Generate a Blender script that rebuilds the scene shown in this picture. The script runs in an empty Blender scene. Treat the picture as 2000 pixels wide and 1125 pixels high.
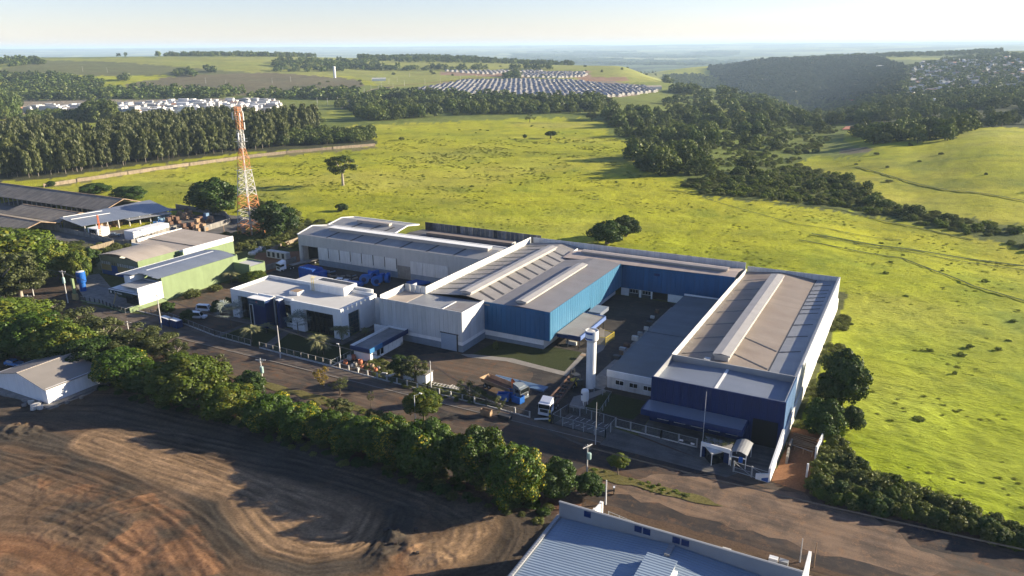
import bpy, math, random
import numpy as np
from mathutils import Vector, Matrix

# ---------------------------------------------------------------- camera, sky, sun, exposure
S = bpy.context.scene
COL = S.collection
CAM_H = 70.0
FPX = 1491.33
PITCH, ROLL, YAW = math.radians(17.58), math.radians(-0.386), math.radians(28.274)
Fv = np.array([-math.sin(YAW)*math.cos(PITCH), math.cos(YAW)*math.cos(PITCH), -math.sin(PITCH)])
_r0 = np.array([math.cos(YAW), math.sin(YAW), 0.0])
_u0 = np.cross(_r0, Fv)
Rv = _r0*math.cos(ROLL)+_u0*math.sin(ROLL)
Uv = -_r0*math.sin(ROLL)+_u0*math.cos(ROLL)
cam = bpy.data.cameras.new('camera')
cam.sensor_width = 36.0
cam.lens = FPX/2000*36.0
cam.clip_start = 0.5
cam.clip_end = 90000
camo = bpy.data.objects.new('camera', cam)
camo.matrix_world = Matrix(((Rv[0], Uv[0], -Fv[0], 0), (Rv[1], Uv[1], -Fv[1], 0), (Rv[2], Uv[2], -Fv[2], CAM_H), (0, 0, 0, 1)))
COL.objects.link(camo)
S.camera = camo

SUN_AZ, SUN_EL = 41.0, 16.5          # azimuth counted from +X towards +Y
SUN_STRENGTH, SKY_STRENGTH, EXPOSURE = 5.0, 0.056, 1.62
W = bpy.data.worlds.new('World')
S.world = W
W.use_nodes = True
wn = W.node_tree
bg = wn.nodes['Background']
sky = wn.nodes.new('ShaderNodeTexSky')
sky.sky_type = 'NISHITA'
sky.sun_disc = False
sky.sun_elevation = math.radians(SUN_EL)
sky.sun_rotation = math.radians(90-SUN_AZ)
sky.altitude = 300
sky.air_density = 1.0
sky.dust_density = 0.12
sky.ozone_density = 2.5
tint = wn.nodes.new('ShaderNodeVectorMath'); tint.operation = 'MULTIPLY'
tint.inputs[1].default_value = (1.03, 0.945, 1.16)
wn.links.new(sky.outputs[0], tint.inputs[0])
wn.links.new(tint.outputs[0], bg.inputs[0])
bg.inputs[1].default_value = SKY_STRENGTH
sun = bpy.data.lights.new('sun', 'SUN')
sun.energy = SUN_STRENGTH
sun.angle = math.radians(0.5)
sun.color = (1.0, 0.87, 0.66)
suno = bpy.data.objects.new('sun', sun)
sd = Vector((math.cos(math.radians(SUN_AZ))*math.cos(math.radians(SUN_EL)), math.sin(math.radians(SUN_AZ))*math.cos(math.radians(SUN_EL)), math.sin(math.radians(SUN_EL))))
suno.rotation_euler = sd.to_track_quat('Z', 'Y').to_euler()
suno.location = (60, 60, 120)
COL.objects.link(suno)
vs = S.view_settings
vs.view_transform = 'Standard'
vs.look = 'None'
vs.exposure = EXPOSURE
vs.gamma = 1
vs.use_curve_mapping = False
S.cycles.max_bounces = 5
S.cycles.diffuse_bounces = 3
S.cycles.glossy_bounces = 2
S.cycles.transmission_bounces = 3
S.cycles.transparent_max_bounces = 8
S.cycles.volume_bounces = 0
S.cycles.use_adaptive_sampling = True
S.cycles.adaptive_threshold = 0.02

HAZE_DENSITY = 0.000072

random.seed(7)
RNG = np.random.default_rng(11)

# ---------------------------------------------------------------- projection helpers (survey of the place)
def g(px, py, z=0.0):
    d = Fv*FPX+Rv*(px-1000)-Uv*(py-562.5)
    t = (CAM_H-z)/-d[2]
    return float(d[0]*t), float(d[1]*t)

def proj(x, y, z):
    vx, vy, vz = x, y, z-CAM_H
    w = vx*Fv[0]+vy*Fv[1]+vz*Fv[2]
    w = np.where(np.abs(w) < 1e-6, 1e-6, w)
    return 1000+FPX*(vx*Rv[0]+vy*Rv[1]+vz*Rv[2])/w, 562.5-FPX*(vx*Uv[0]+vy*Uv[1]+vz*Uv[2])/w, w

def tall(base, top):
    """ground point under a pixel and the height of an upright thing whose top is at the other pixel"""
    x, y, z0 = GP(*base)
    lo, hi = 0.0, 80.0
    for _ in range(40):
        m = (lo+hi)/2
        if proj(x, y, z0+m)[1] > top: lo = m
        else: hi = m
    return x, y, z0, (lo+hi)/2

# ---------------------------------------------------------------- noise
def _h(ix, iy, s):
    n = (ix.astype(np.int64)*374761393+iy.astype(np.int64)*668265263+s*1442695041) & 0x7fffffff
    n = ((n ^ (n >> 13))*1274126177) & 0x7fffffff
    return ((n ^ (n >> 16)) & 0xffffff)/float(0xffffff)

def vnoise(x, y, s=0):
    x = np.asarray(x, float); y = np.asarray(y, float)
    ix = np.floor(x); iy = np.floor(y)
    fx = x-ix; fy = y-iy
    fx = fx*fx*(3-2*fx); fy = fy*fy*(3-2*fy)
    a = _h(ix, iy, s); b = _h(ix+1, iy, s); c = _h(ix, iy+1, s); d = _h(ix+1, iy+1, s)
    return (a*(1-fx)+b*fx)*(1-fy)+(c*(1-fx)+d*fx)*fy

def fbm(x, y, s=0, o=4):
    t = 0; a = 0.5; n = 0
    for k in range(o):
        t = t+a*vnoise(x*2**k, y*2**k, s+k*17); n += a; a *= 0.5
    return t/n

def inpoly(px, py, poly):
    px = np.asarray(px); py = np.asarray(py)
    r = np.zeros(px.shape, bool)
    n = len(poly); j = n-1
    for i in range(n):
        xi, yi = poly[i]; xj, yj = poly[j]
        if yi != yj:
            c = ((yi > py) != (yj > py)) & (px < (xj-xi)*(py-yi)/(yj-yi)+xi)
            r ^= c
        j = i
    return r

# ---------------------------------------------------------------- terrain height
COLS = [-400, 0, 400, 800, 1200, 1400, 1500, 1600, 1800, 2000, 2400]
ROWS = [0, 150, 300, 450, 600, 800, 1100, 1400, 1700, 2000, 2500, 3000, 3500, 4500, 6000, 9000, 14000, 25000, 45000]
L_ = [0, 0, 0, 0, 0, 0, 0, 4, 20, 38, 48, 42, 28, -20, -60, -60, -20, 66, 66]
TAB = {
 -400: L_, 0: L_, 400: L_,
 800: [0, 0, 0, 0, 0, 0, 0, 3, 10, 22, 34, 24, 5, -40, -70, -70, -25, 55, 66],
 1200: [0, 0, 0, 0, 0, -1, 0, 4, 12, 19, 5, -40, -60, -80, -90, -80, -30, 55, 66],
 1400: [0, 0, 0, 0, -3, -6, -8, -6, -20, -60, -80, -45, -18, -60, -90, -80, -30, 55, 66],
 1500: [0, 0, 0, -1, -5, -9, -13, -24, -60, -75, -60, -10, 8, -40, -80, -70, -25, 55, 66],
 1600: [0, 0, 0, -3, -5, -10, -24, -52, -70, -75, -45, 0, 18, -20, -60, -60, -10, 60, 66],
 1800: [0, 0, -4, -2, 2, -5, -10, -12, -12, -8, 5, 18, 28, 0, -40, -50, 10, 62, 66],
 2000: [0, 0, -6, 2, 9, 2, -2, -5, -2, 5, 20, 32, 40, 20, -10, -30, 20, 62, 66],
 2400: [0, 0, -6, 2, 9, 4, 0, -3, 0, 8, 22, 34, 42, 24, -10, -30, 20, 62, 66]}
TZ = np.array([TAB[c] for c in COLS], float)
COLA = np.arctan((np.array(COLS, float)-1000)/1564.0)
ROWL = np.array(ROWS, float)

def _cr(p0, p1, p2, p3, t):
    return 0.5*((2*p1)+(-p0+p2)*t+(2*p0-5*p1+4*p2-p3)*t*t+(-p0+3*p1-3*p2+p3)*t**3)

def T(x, y):
    x = np.asarray(x, float); y = np.asarray(y, float)
    r = np.hypot(x, y)
    a = YAW-(np.arctan2(y, x)-math.pi/2)
    a = (a+math.pi) % (2*math.pi)-math.pi
    a = np.clip(a, COLA[0], COLA[-1])
    ci = np.clip(np.searchsorted(COLA, a, side='right')-1, 0, len(COLA)-2)
    tc = (a-COLA[ci])/(COLA[ci+1]-COLA[ci])
    tc = tc*tc*(3-2*tc)
    ri = np.clip(np.searchsorted(ROWL, r, side='right')-1, 0, len(ROWL)-2)
    tr = np.clip((r-ROWL[ri])/(ROWL[ri+1]-ROWL[ri]), 0, 1)
    nr = len(ROWL)
    i0 = np.maximum(ri-1, 0); i3 = np.minimum(ri+2, nr-1)
    za = _cr(TZ[ci, i0], TZ[ci, ri], TZ[ci, ri+1], TZ[ci, i3], tr)
    zb = _cr(TZ[ci+1, i0], TZ[ci+1, ri], TZ[ci+1, ri+1], TZ[ci+1, i3], tr)
    z = za*(1-tc)+zb*tc
    amp = np.clip((r-700)/2500, 0, 1)
    z = z+amp*9*(fbm(x/420+9, y/420+3, 5, 4)-0.5)
    # far ranges: long low hills standing on the horizon
    far = np.clip((r-9000)/12000, 0, 1)
    z = z+far*150*np.maximum(0, fbm(x/5200, y/5200, 3, 3)-0.5)
    mid = np.clip((r-4200)/2000, 0, 1)*(1-far)
    z = z+mid*55*(fbm(x/1500, y/1500, 8, 3)-0.5)
    near = np.clip((r-330)/200, 0, 1)
    z = z+near*1.4*(fbm(x/60, y/60, 2, 3)-0.5)
    return z*np.clip((r-265)/60, 0, 1)

_RL = np.concatenate([np.linspace(40, 400, 150), np.exp(np.linspace(math.log(402), math.log(24000), 900))])
def GP(px, py):
    """ground point under a pixel of the survey photograph"""
    d = Fv*FPX+Rv*(px-1000)-Uv*(py-562.5)
    hl = math.hypot(d[0], d[1]); ux, uy = d[0]/hl, d[1]/hl
    zr = CAM_H+d[2]/hl*_RL
    zt = T(ux*_RL, uy*_RL)
    k = np.nonzero(zr < zt)[0]
    k = int(k[0]) if len(k) else len(_RL)-1
    if k > 0:
        e0 = zr[k-1]-zt[k-1]; e1 = zr[k]-zt[k]
        t = e0/(e0-e1) if e0 != e1 else 0
        r = _RL[k-1]+(_RL[k]-_RL[k-1])*min(max(t, 0), 1)
    else: r = _RL[0]
    return float(ux*r), float(uy*r), float(T(ux*r, uy*r))

# ---------------------------------------------------------------- object helpers
def tag(o, label=None, cat=None, group=None, kind=None):
    if label: o['label'] = label
    if cat: o['category'] = cat
    if group: o['group'] = group
    if kind: o['kind'] = kind
    return o

def thing(name, label, cat, loc=(0, 0, 0), rz=0.0, group=None):
    o = bpy.data.objects.new(name, None)
    o.empty_display_size = 0.5
    COL.objects.link(o)
    o.location = loc
    o.rotation_euler = (0, 0, rz)
    return tag(o, label, cat, group)

class MB:
    def __init__(s): s.v = []; s.f = []; s.m = []; s.mi = 0
    def quad(s, *pts):
        n = len(s.v); s.v += [tuple(p) for p in pts]; s.f.append(tuple(range(n, n+len(pts)))); s.m.append(s.mi); return s
    def box(s, x0, x1, y0, y1, z0, z1):
        if x0 > x1: x0, x1 = x1, x0
        if y0 > y1: y0, y1 = y1, y0
        n = len(s.v)
        s.v += [(x0,y0,z0),(x1,y0,z0),(x1,y1,z0),(x0,y1,z0),(x0,y0,z1),(x1,y0,z1),(x1,y1,z1),(x0,y1,z1)]
        for q in ((0,3,2,1),(4,5,6,7),(0,1,5,4),(1,2,6,5),(2,3,7,6),(3,0,4,7)):
            s.f.append(tuple(n+i for i in q)); s.m.append(s.mi)
        return s
    def prism(s, pts, z0, z1):
        """vertical prism; z0/z1 numbers or lists per point"""
        n = len(s.v); k = len(pts)
        a = z0 if hasattr(z0, '__len__') else [z0]*k
        b = z1 if hasattr(z1, '__len__') else [z1]*k
        ar = sum(pts[i][0]*pts[(i+1) % k][1]-pts[(i+1) % k][0]*pts[i][1] for i in range(k))
        idx = list(range(k))
        if ar < 0: idx.reverse()
        s.v += [(pts[i][0], pts[i][1], a[i]) for i in idx]+[(pts[i][0], pts[i][1], b[i]) for i in idx]
        s.f.append(tuple(reversed(range(n, n+k)))); s.f.append(tuple(range(n+k, n+2*k))); s.m += [s.mi]*2
        for i in range(k):
            j = (i+1) % k
            s.f.append((n+i, n+j, n+k+j, n+k+i)); s.m.append(s.mi)
        return s
    def slab(s, a, b, c, d, t=0.1):
        """a sheet with thickness t hanging below the four corners"""
        top = [Vector(p) for p in (a, b, c, d)]
        nrm = (top[1]-top[0]).cross(top[3]-top[0]).normalized()
        if nrm.z < 0: top = [top[0], top[3], top[2], top[1]]; nrm = -nrm
        bot = [p-nrm*t for p in top]
        n = len(s.v); s.v += [tuple(p) for p in bot+top]
        for q in ((0,3,2,1),(4,5,6,7),(0,1,5,4),(1,2,6,5),(2,3,7,6),(3,0,4,7)):
            s.f.append(tuple(n+i for i in q)); s.m.append(s.mi)
        return s
    def tube(s, p0, p1, r0, r1=None, k=6, cap=True):
        r1 = r0 if r1 is None else r1
        p0 = Vector(p0); p1 = Vector(p1); d = (p1-p0)
        if d.length < 1e-6: return s
        d.normalize()
        a = d.orthogonal().normalized(); b = d.cross(a)
        n = len(s.v)
        for p, r in ((p0, r0), (p1, r1)):
            for i in range(k):
                t = 2*math.pi*i/k
                s.v.append(tuple(p+a*(r*math.cos(t))+b*(r*math.sin(t))))
        for i in range(k):
            j = (i+1) % k
            s.f.append((n+i, n+j, n+k+j, n+k+i)); s.m.append(s.mi)
        if cap:
            s.f.append(tuple(n+i for i in reversed(range(k)))); s.f.append(tuple(n+k+i for i in range(k))); s.m += [s.mi]*2
        return s
    def bar(s, p0, p1, w, h):
        """rectangular bar from p0 to p1 (w horizontal, h upright)"""
        p0 = Vector(p0); p1 = Vector(p1); d = (p1-p0).normalized()
        up = Vector((0, 0, 1)) if abs(d.z) < 0.95 else Vector((0, 1, 0))
        a = d.cross(up).normalized()*(w/2); b = a.cross(d).normalized()*(h/2)
        n = len(s.v)
        for p in (p0, p1):
            s.v += [tuple(p-a-b), tuple(p+a-b), tuple(p+a+b), tuple(p-a+b)]
        for q in ((0,1,2,3),(7,6,5,4),(0,4,5,1),(1,5,6,2),(2,6,7,3),(3,7,4,0)):
            s.f.append(tuple(n+i for i in q)); s.m.append(s.mi)
        return s
    def lathe(s, x, y, prof, k=20):
        n = len(s.v)
        for r, z in prof:
            for i in range(k):
                t = 2*math.pi*i/k; s.v.append((x+r*math.cos(t), y+r*math.sin(t), z))
        for j in range(len(prof)-1):
            for i in range(k):
                i2 = (i+1) % k
                s.f.append((n+j*k+i, n+j*k+i2, n+(j+1)*k+i2, n+(j+1)*k+i)); s.m.append(s.mi)
        s.f.append(tuple(n+i for i in reversed(range(k)))); s.f.append(tuple(n+(len(prof)-1)*k+i for i in range(k))); s.m += [s.mi]*2
        return s
    def mesh(s, name, mats, off=(0, 0, 0), smooth=False):
        me = bpy.data.meshes.new(name)
        ox, oy, oz = off
        me.from_pydata([(x-ox, y-oy, z-oz) for x, y, z in s.v], [], s.f)
        for m in (mats if isinstance(mats, (list, tuple)) else [mats]): me.materials.append(m)
        if any(s.m): me.polygons.foreach_set('material_index', s.m)
        if smooth: me.polygons.foreach_set('use_smooth', [True]*len(me.polygons))
        me.update()
        return me
    def build(s, name, mats, parent=None, world=True, smooth=False):
        """a part in world coordinates under an unrotated parent (world=True), or in the parent's own frame"""
        off = (0, 0, 0)
        if world:
            if parent is not None:
                p = parent
                while p is not None: off = tuple(off[i]+p.location[i] for i in range(3)); p = p.parent
            elif s.v:
                xs = [v[0] for v in s.v]; ys = [v[1] for v in s.v]; zs = [v[2] for v in s.v]
                off = ((min(xs)+max(xs))/2, (min(ys)+max(ys))/2, min(zs))
        o = bpy.data.objects.new(name, s.mesh(name, mats, off, smooth))
        COL.objects.link(o)
        if parent is not None: o.parent = parent
        elif world: o.location = off
        return o

def obj(name, me, parent=None, loc=(0, 0, 0), rz=0.0):
    o = bpy.data.objects.new(name, me)
    COL.objects.link(o)
    if parent is not None: o.parent = parent
    o.location = loc; o.rotation_euler = (0, 0, rz)
    return o

def kids(o): return [c for c in COL.objects if c.parent == o]
def copy_tree(o, parent=None, ch=None):
    c = o.copy(); COL.objects.link(c); c.parent = parent
    for k in (o.children if ch is None else ch): copy_tree(k, c)
    return c

def npmesh(name, V, F, mats, k=4, attr=None):
    """fast mesh from numpy arrays; F is (n,k)"""
    me = bpy.data.meshes.new(name)
    me.vertices.add(len(V)); me.vertices.foreach_set('co', np.asarray(V, np.float32).ravel())
    n = len(F)
    me.loops.add(n*k); me.loops.foreach_set('vertex_index', np.asarray(F, np.int32).ravel())
    me.polygons.add(n); me.polygons.foreach_set('loop_start', np.arange(0, n*k, k, dtype=np.int32))
    me.update(calc_edges=True)
    for m in (mats if isinstance(mats, (list, tuple)) else [mats]): me.materials.append(m)
    if attr:
        for nm, dom, arr in attr:
            if arr.ndim == 1:
                a = me.attributes.new(nm, 'FLOAT', dom); a.data.foreach_set('value', np.asarray(arr, np.float32))
            else:
                a = me.attributes.new(nm, 'FLOAT_COLOR', dom); a.data.foreach_set('color', np.asarray(arr, np.float32).ravel())
    return me
# ---------------------------------------------------------------- materials (all procedural)
class NT:
    def __init__(s, name):
        s.mat = bpy.data.materials.new(name); s.mat.use_nodes = True
        s.t = s.mat.node_tree; s.b = s.t.nodes['Principled BSDF']; s.out = s.t.nodes['Material Output']
    def n(s, ty, **kw):
        nd = s.t.nodes.new(ty)
        for k, v in kw.items():
            if k.startswith('i_'):
                nd.inputs[k[2:].replace('_', ' ')].default_value = v
            else: setattr(nd, k, v)
        return nd
    def l(s, a, b): s.t.links.new(a, b)
    def pos(s, obj=False):
        if obj: return s.n('ShaderNodeTexCoord').outputs['Object']
        return s.n('ShaderNodeNewGeometry').outputs['Position']
    def noise(s, vec, scale, detail=3, rough=0.55):
        nd = s.n('ShaderNodeTexNoise'); nd.inputs['Scale'].default_value = scale
        nd.inputs['Detail'].default_value = detail; nd.inputs['Roughness'].default_value = rough
        s.l(vec, nd.inputs['Vector']); return nd.outputs['Fac']
    def math(s, op, a, b=None, c=None, clamp=False):
        nd = s.n('ShaderNodeMath', operation=op); nd.use_clamp = clamp
        for i, v in enumerate((a, b, c)):
            if v is None: continue
            if isinstance(v, (int, float)): nd.inputs[i].default_value = v
            else: s.l(v, nd.inputs[i])
        return nd.outputs[0]
    def mapr(s, v, a, b, c, d):
        nd = s.n('ShaderNodeMapRange'); s.l(v, nd.inputs[0])
        for i, q in enumerate((a, b, c, d)): nd.inputs[i+1].default_value = q
        return nd.outputs[0]
    def mix(s, fac, a, b, mode='MIX'):
        nd = s.n('ShaderNodeMix', data_type='RGBA', blend_type=mode)
        for i, v in ((0, fac), (6, a), (7, b)):
            if isinstance(v, (int, float)): nd.inputs[i].default_value = v
            elif isinstance(v, tuple): nd.inputs[i].default_value = (*v[:3], 1)
            else: s.l(v, nd.inputs[i])
        return nd.outputs[2]
    def scale_col(s, col, fac):
        nd = s.n('ShaderNodeVectorMath', operation='SCALE')
        if isinstance(col, tuple): nd.inputs[0].default_value = col[:3]
        else: s.l(col, nd.inputs[0])
        s.l(fac, nd.inputs['Scale']); return nd.outputs[0]
    def bump(s, h, strength, dist):
        nd = s.n('ShaderNodeBump'); nd.inputs['Strength'].default_value = strength; nd.inputs['Distance'].default_value = dist
        s.l(h, nd.inputs['Height']); s.l(nd.outputs[0], s.b.inputs['Normal'])

def pm(name, col, rough=0.7, var=0.18, vs=0.5, streak=None, wave=None, sheets=None, dirt=None, metal=0.0, spec=0.3, objc=False, bump=0.0):
    """painted / plain surface. var = brightness variation, streak = (axis stretch) rain streaks, wave = (axis, period, depth) ribs, sheets = (axis, width, amount), dirt = (colour, amount)"""
    m = NT(name); P = m.pos(objc)
    f = m.noise(P, vs, 5, 0.6)
    c = m.scale_col(tuple(col), m.mapr(f, 0.3, 0.7, 1-var, 1+var))
    if sheets:
        sep = m.n('ShaderNodeSeparateXYZ'); m.l(P, sep.inputs[0])
        q = m.math('FLOOR', m.math('DIVIDE', sep.outputs['XYZ'.index(sheets[0])], sheets[1]))
        wh = m.n('ShaderNodeTexWhiteNoise', noise_dimensions='1D'); m.l(q, wh.inputs['W'])
        c = m.scale_col(c, m.mapr(wh.outputs['Value'], 0, 1, 1-sheets[2], 1+sheets[2]))
    if streak:
        mp = m.n('ShaderNodeMapping'); m.l(P, mp.inputs[0]); mp.inputs['Scale'].default_value = streak[0]
        s2 = m.noise(mp.outputs[0], 1.0, 4, 0.65)
        c = m.scale_col(c, m.mapr(s2, 0.35, 0.72, 1.0+streak[1]*0.3, 1-streak[1]))
    if dirt:
        f2 = m.noise(P, dirt[2] if len(dirt) > 2 else 0.13, 6, 0.65)
        c = m.mix(m.mapr(f2, 0.45, 0.72, 0, dirt[1]), c, dirt[0])
    if 'clad' in name or 'estate' in name or 'town' in name:
        rv = 0.08 if 'clad' in name else 0.4
        oi = m.n('ShaderNodeObjectInfo'); c = m.scale_col(c, m.mapr(oi.outputs['Random'], 0, 1, 1-rv, 1+rv))
    m.l(c, m.b.inputs['Base Color'])
    h = None
    if wave:
        sep = m.n('ShaderNodeSeparateXYZ'); m.l(P, sep.inputs[0])
        h = m.math('SINE', m.math('MULTIPLY', sep.outputs['XYZ'.index(wave[0])], 2*math.pi/wave[1]))
        m.bump(h, 0.6, wave[2])
    elif bump:
        m.bump(m.noise(P, 3.0, 6, 0.7), bump, 0.1)
    m.b.inputs['Roughness'].default_value = rough
    m.b.inputs['Metallic'].default_value = metal
    m.b.inputs['Specular IOR Level'].default_value = spec
    return m.mat

def leafmat(name, c1, c2, c3=None, f3=0.0, trans=0.25, rnd=0.25):
    """foliage: tone attribute per leaf clump, random tint per tree, some light through the leaf"""
    m = NT(name)
    at = m.n('ShaderNodeAttribute', attribute_name='tone')
    oi = m.n('ShaderNodeObjectInfo')
    c = m.mix(at.outputs['Fac'], tuple(c1), tuple(c2))
    if c3:
        at2 = m.n('ShaderNodeAttribute', attribute_name='flush')
        c = m.mix(m.math('MULTIPLY', at2.outputs['Fac'], f3, clamp=True), c, tuple(c3))
    c = m.scale_col(c, m.mapr(oi.outputs['Random'], 0, 1, 1-rnd, 1+rnd))
    d = m.n('ShaderNodeBsdfDiffuse'); m.l(c, d.inputs[0])
    tr = m.n('ShaderNodeBsdfTranslucent')
    m.l(m.mix(0.5, c, (0.16, 0.19, 0.02)), tr.inputs[0])
    mx = m.n('ShaderNodeMixShader'); mx.inputs[0].default_value = trans
    m.l(d.outputs[0], mx.inputs[1]); m.l(tr.outputs[0], mx.inputs[2])
    gl = m.n('ShaderNodeBsdfGlossy'); gl.inputs['Roughness'].default_value = 0.5; gl.inputs[0].default_value = (0.5, 0.5, 0.45, 1)
    mx2 = m.n('ShaderNodeMixShader'); mx2.inputs[0].default_value = 0.04
    m.l(mx.outputs[0], mx2.inputs[1]); m.l(gl.outputs[0], mx2.inputs[2])
    m.l(mx2.outputs[0], m.out.inputs['Surface'])
    return m.mat

def ground_mat(name, bump=0.6):
    """base colour from the surveyed land cover ('ground' attribute); fine grain, tufts and relief from noise"""
    m = NT(name); P = m.pos()
    at = m.n('ShaderNodeAttribute', attribute_name='ground')
    f1 = m.noise(P, 0.9, 5, 0.7); f2 = m.noise(P, 0.05, 5, 0.6); f3 = m.noise(P, 0.012, 4, 0.6)
    c = m.scale_col(at.outputs['Color'], m.mapr(f1, 0.25, 0.75, 0.8, 1.2))
    c = m.scale_col(c, m.mapr(f2, 0.3, 0.7, 0.84, 1.16))
    c = m.mix(m.mapr(f3, 0.42, 0.65, 0, 0.35), c, m.mix(1.0, c, (0.75, 0.95, 0.9), 'MULTIPLY'))
    mq = m.n('ShaderNodeMapping'); m.l(P, mq.inputs[0]); mq.inputs['Rotation'].default_value = (0, 0, 0.3); mq.inputs['Scale'].default_value = (0.35, 0.8, 1)
    f5 = m.noise(mq.outputs[0], 0.5, 5, 0.65); f6 = m.noise(P, 0.11, 5, 0.7)
    c = m.mix(m.mapr(f5, 0.54, 0.68, 0, 0.6), c, m.mix(1.0, c, (0.5, 0.58, 0.6), 'MULTIPLY'))
    c = m.mix(m.mapr(f6, 0.5, 0.66, 0, 0.55), c, m.mix(1.0, c, (0.55, 0.62, 0.6), 'MULTIPLY'))
    m.l(c, m.b.inputs['Base Color'])
    m.b.inputs['Roughness'].default_value = 0.95
    m.b.inputs['Specular IOR Level'].default_value = 0.1
    mp = m.n('ShaderNodeMapping'); m.l(P, mp.inputs[0]); mp.inputs['Rotation'].default_value = (0, 0, 0.35); mp.inputs['Scale'].default_value = (0.45, 1.1, 1)
    f4 = m.noise(mp.outputs[0], 1.1, 7, 0.72)
    m.bump(f4, bump, 1.0)
    return m.mat

def dirt_mat(name, attr=True, col=(0.2, 0.14, 0.1), b=0.5):
    m = NT(name); P = m.pos()
    f1 = m.noise(P, 2.4, 8, 0.78); f2 = m.noise(P, 0.12, 5, 0.6)
    base = m.n('ShaderNodeAttribute', attribute_name='ground').outputs['Color'] if attr else tuple(col)
    c = m.scale_col(base, m.mapr(f1, 0.28, 0.72, 0.5, 1.5))
    c = m.scale_col(c, m.mapr(f2, 0.3, 0.7, 0.85, 1.15))
    m.l(c, m.b.inputs['Base Color'])
    m.b.inputs['Roughness'].default_value = 0.95; m.b.inputs['Specular IOR Level'].default_value = 0.12
    m.bump(m.noise(P, 2.2, 8, 0.75), b, 0.12)
    return m.mat

def paving(name, c1, c2, scale=0.18, c3=None, b=0.25):
    """worn pavement: two soils mixed by large noise, stains, tyre-polished streaks along the street"""
    m = NT(name); P = m.pos()
    f = m.noise(P, scale, 7, 0.65)
    c = m.mix(m.mapr(f, 0.42, 0.6, 0, 1), tuple(c1), tuple(c2))
    mp = m.n('ShaderNodeMapping'); m.l(P, mp.inputs[0]); mp.inputs['Scale'].default_value = (0.06, 0.9, 1)
    s2 = m.noise(mp.outputs[0], 1.0, 5, 0.6)
    c = m.scale_col(c, m.mapr(s2, 0.3, 0.7, 1.3, 0.7))
    if c3:
        f3 = m.noise(P, 0.5, 6, 0.7)
        c = m.mix(m.mapr(f3, 0.52, 0.68, 0, 0.8), c, tuple(c3))
    g1 = m.noise(P, 4.0, 5, 0.7)
    c = m.scale_col(c, m.mapr(g1, 0.3, 0.7, 0.8, 1.2))
    m.l(c, m.b.inputs['Base Color']); m.b.inputs['Roughness'].default_value = 0.9
    m.b.inputs['Specular IOR Level'].default_value = 0.15
    m.bump(m.noise(P, 3, 6, 0.7), b, 0.05)
    return m.mat

def glassmat(name, col=(0.01, 0.013, 0.015), rough=0.12):
    m = NT(name); m.b.inputs['Base Color'].default_value = (*col, 1); m.b.inputs['Roughness'].default_value = rough
    m.b.inputs['Specular IOR Level'].default_value = 0.6
    return m.mat

def meshwire(name, col=(0.3, 0.32, 0.32), cell=0.28, th=0.12):
    """welded wire: thin wires crossing on the panel, open between"""
    m = NT(name); P = m.pos(); sep = m.n('ShaderNodeSeparateXYZ'); m.l(P, sep.inputs[0])
    hor = m.math('ADD', sep.outputs[0], sep.outputs[1])
    a = m.math('LESS_THAN', m.math('FRACT', m.math('DIVIDE', hor, cell)), th)
    b = m.math('LESS_THAN', m.math('FRACT', m.math('DIVIDE', sep.outputs[2], cell)), th)
    f = m.math('MAXIMUM', a, b)
    m.b.inputs['Base Color'].default_value = (*col, 1); m.b.inputs['Roughness'].default_value = 0.6
    m.l(f, m.b.inputs['Alpha'])
    return m.mat

K = {}
K['white'] = pm('white_paint', (0.70, 0.70, 0.68), 0.6, 0.05, 0.6, streak=((0.9, 0.9, 0.12), 0.10))
K['townwhite'] = pm('town_render', (0.50, 0.49, 0.47), 0.7, 0.2, 0.05)
K['whitedirty'] = pm('stained_white_wall', (0.52, 0.50, 0.46), 0.75, 0.12, 0.5, streak=((1.2, 1.2, 0.1), 0.25))
K['whiteroof'] = pm('white_flat_roof', (0.44, 0.435, 0.42), 0.8, 0.06, 0.3, dirt=((0.42, 0.40, 0.37), 0.35))
K['greyclad_x'] = pm('grey_cladding', (0.47, 0.48, 0.48), 0.5, 0.05, 0.4, streak=((2.5, 2.5, 0.12), 0.16), wave=('X', 0.3, 0.03))
K['greyclad_y'] = pm('grey_side_cladding', (0.5, 0.51, 0.52), 0.5, 0.05, 0.4, streak=((2.5, 2.5, 0.12), 0.14), wave=('Y', 0.3, 0.03))
K['whiteclad'] = pm('white_cladding', (0.56, 0.56, 0.54), 0.5, 0.06, 0.5, streak=((2.0, 2.0, 0.15), 0.18))
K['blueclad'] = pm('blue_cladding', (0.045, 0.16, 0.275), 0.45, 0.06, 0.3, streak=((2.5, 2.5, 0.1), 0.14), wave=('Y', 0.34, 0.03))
K['blueclad_x'] = pm('blue_shade_cladding', (0.014, 0.095, 0.22), 0.45, 0.06, 0.3, streak=((2.5, 2.5, 0.1), 0.14), wave=('X', 0.34, 0.03))  # darker copy of the blue cladding; these faces' shade is put into the colour
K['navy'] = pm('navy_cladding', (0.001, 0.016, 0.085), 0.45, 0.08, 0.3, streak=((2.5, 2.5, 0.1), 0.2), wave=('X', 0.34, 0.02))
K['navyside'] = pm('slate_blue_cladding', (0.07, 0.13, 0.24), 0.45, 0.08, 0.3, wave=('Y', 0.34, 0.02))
K['navyflat'] = pm('navy_paint', (0.003, 0.02, 0.09), 0.5, 0.08, 0.5)
K['greybase'] = pm('grey_blue_base_paint', (0.2, 0.24, 0.28), 0.7, 0.08, 0.5, streak=((0.8, 0.8, 0.3), 0.15))
K['roofgrey'] = pm('weathered_steel_roof', (0.27, 0.255, 0.24), 0.55, 0.10, 0.25, sheets=('Y', 1.0, 0.05), wave=('Y', 0.33, 0.03), dirt=((0.2, 0.15, 0.11), 0.35), metal=0.15)
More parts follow.
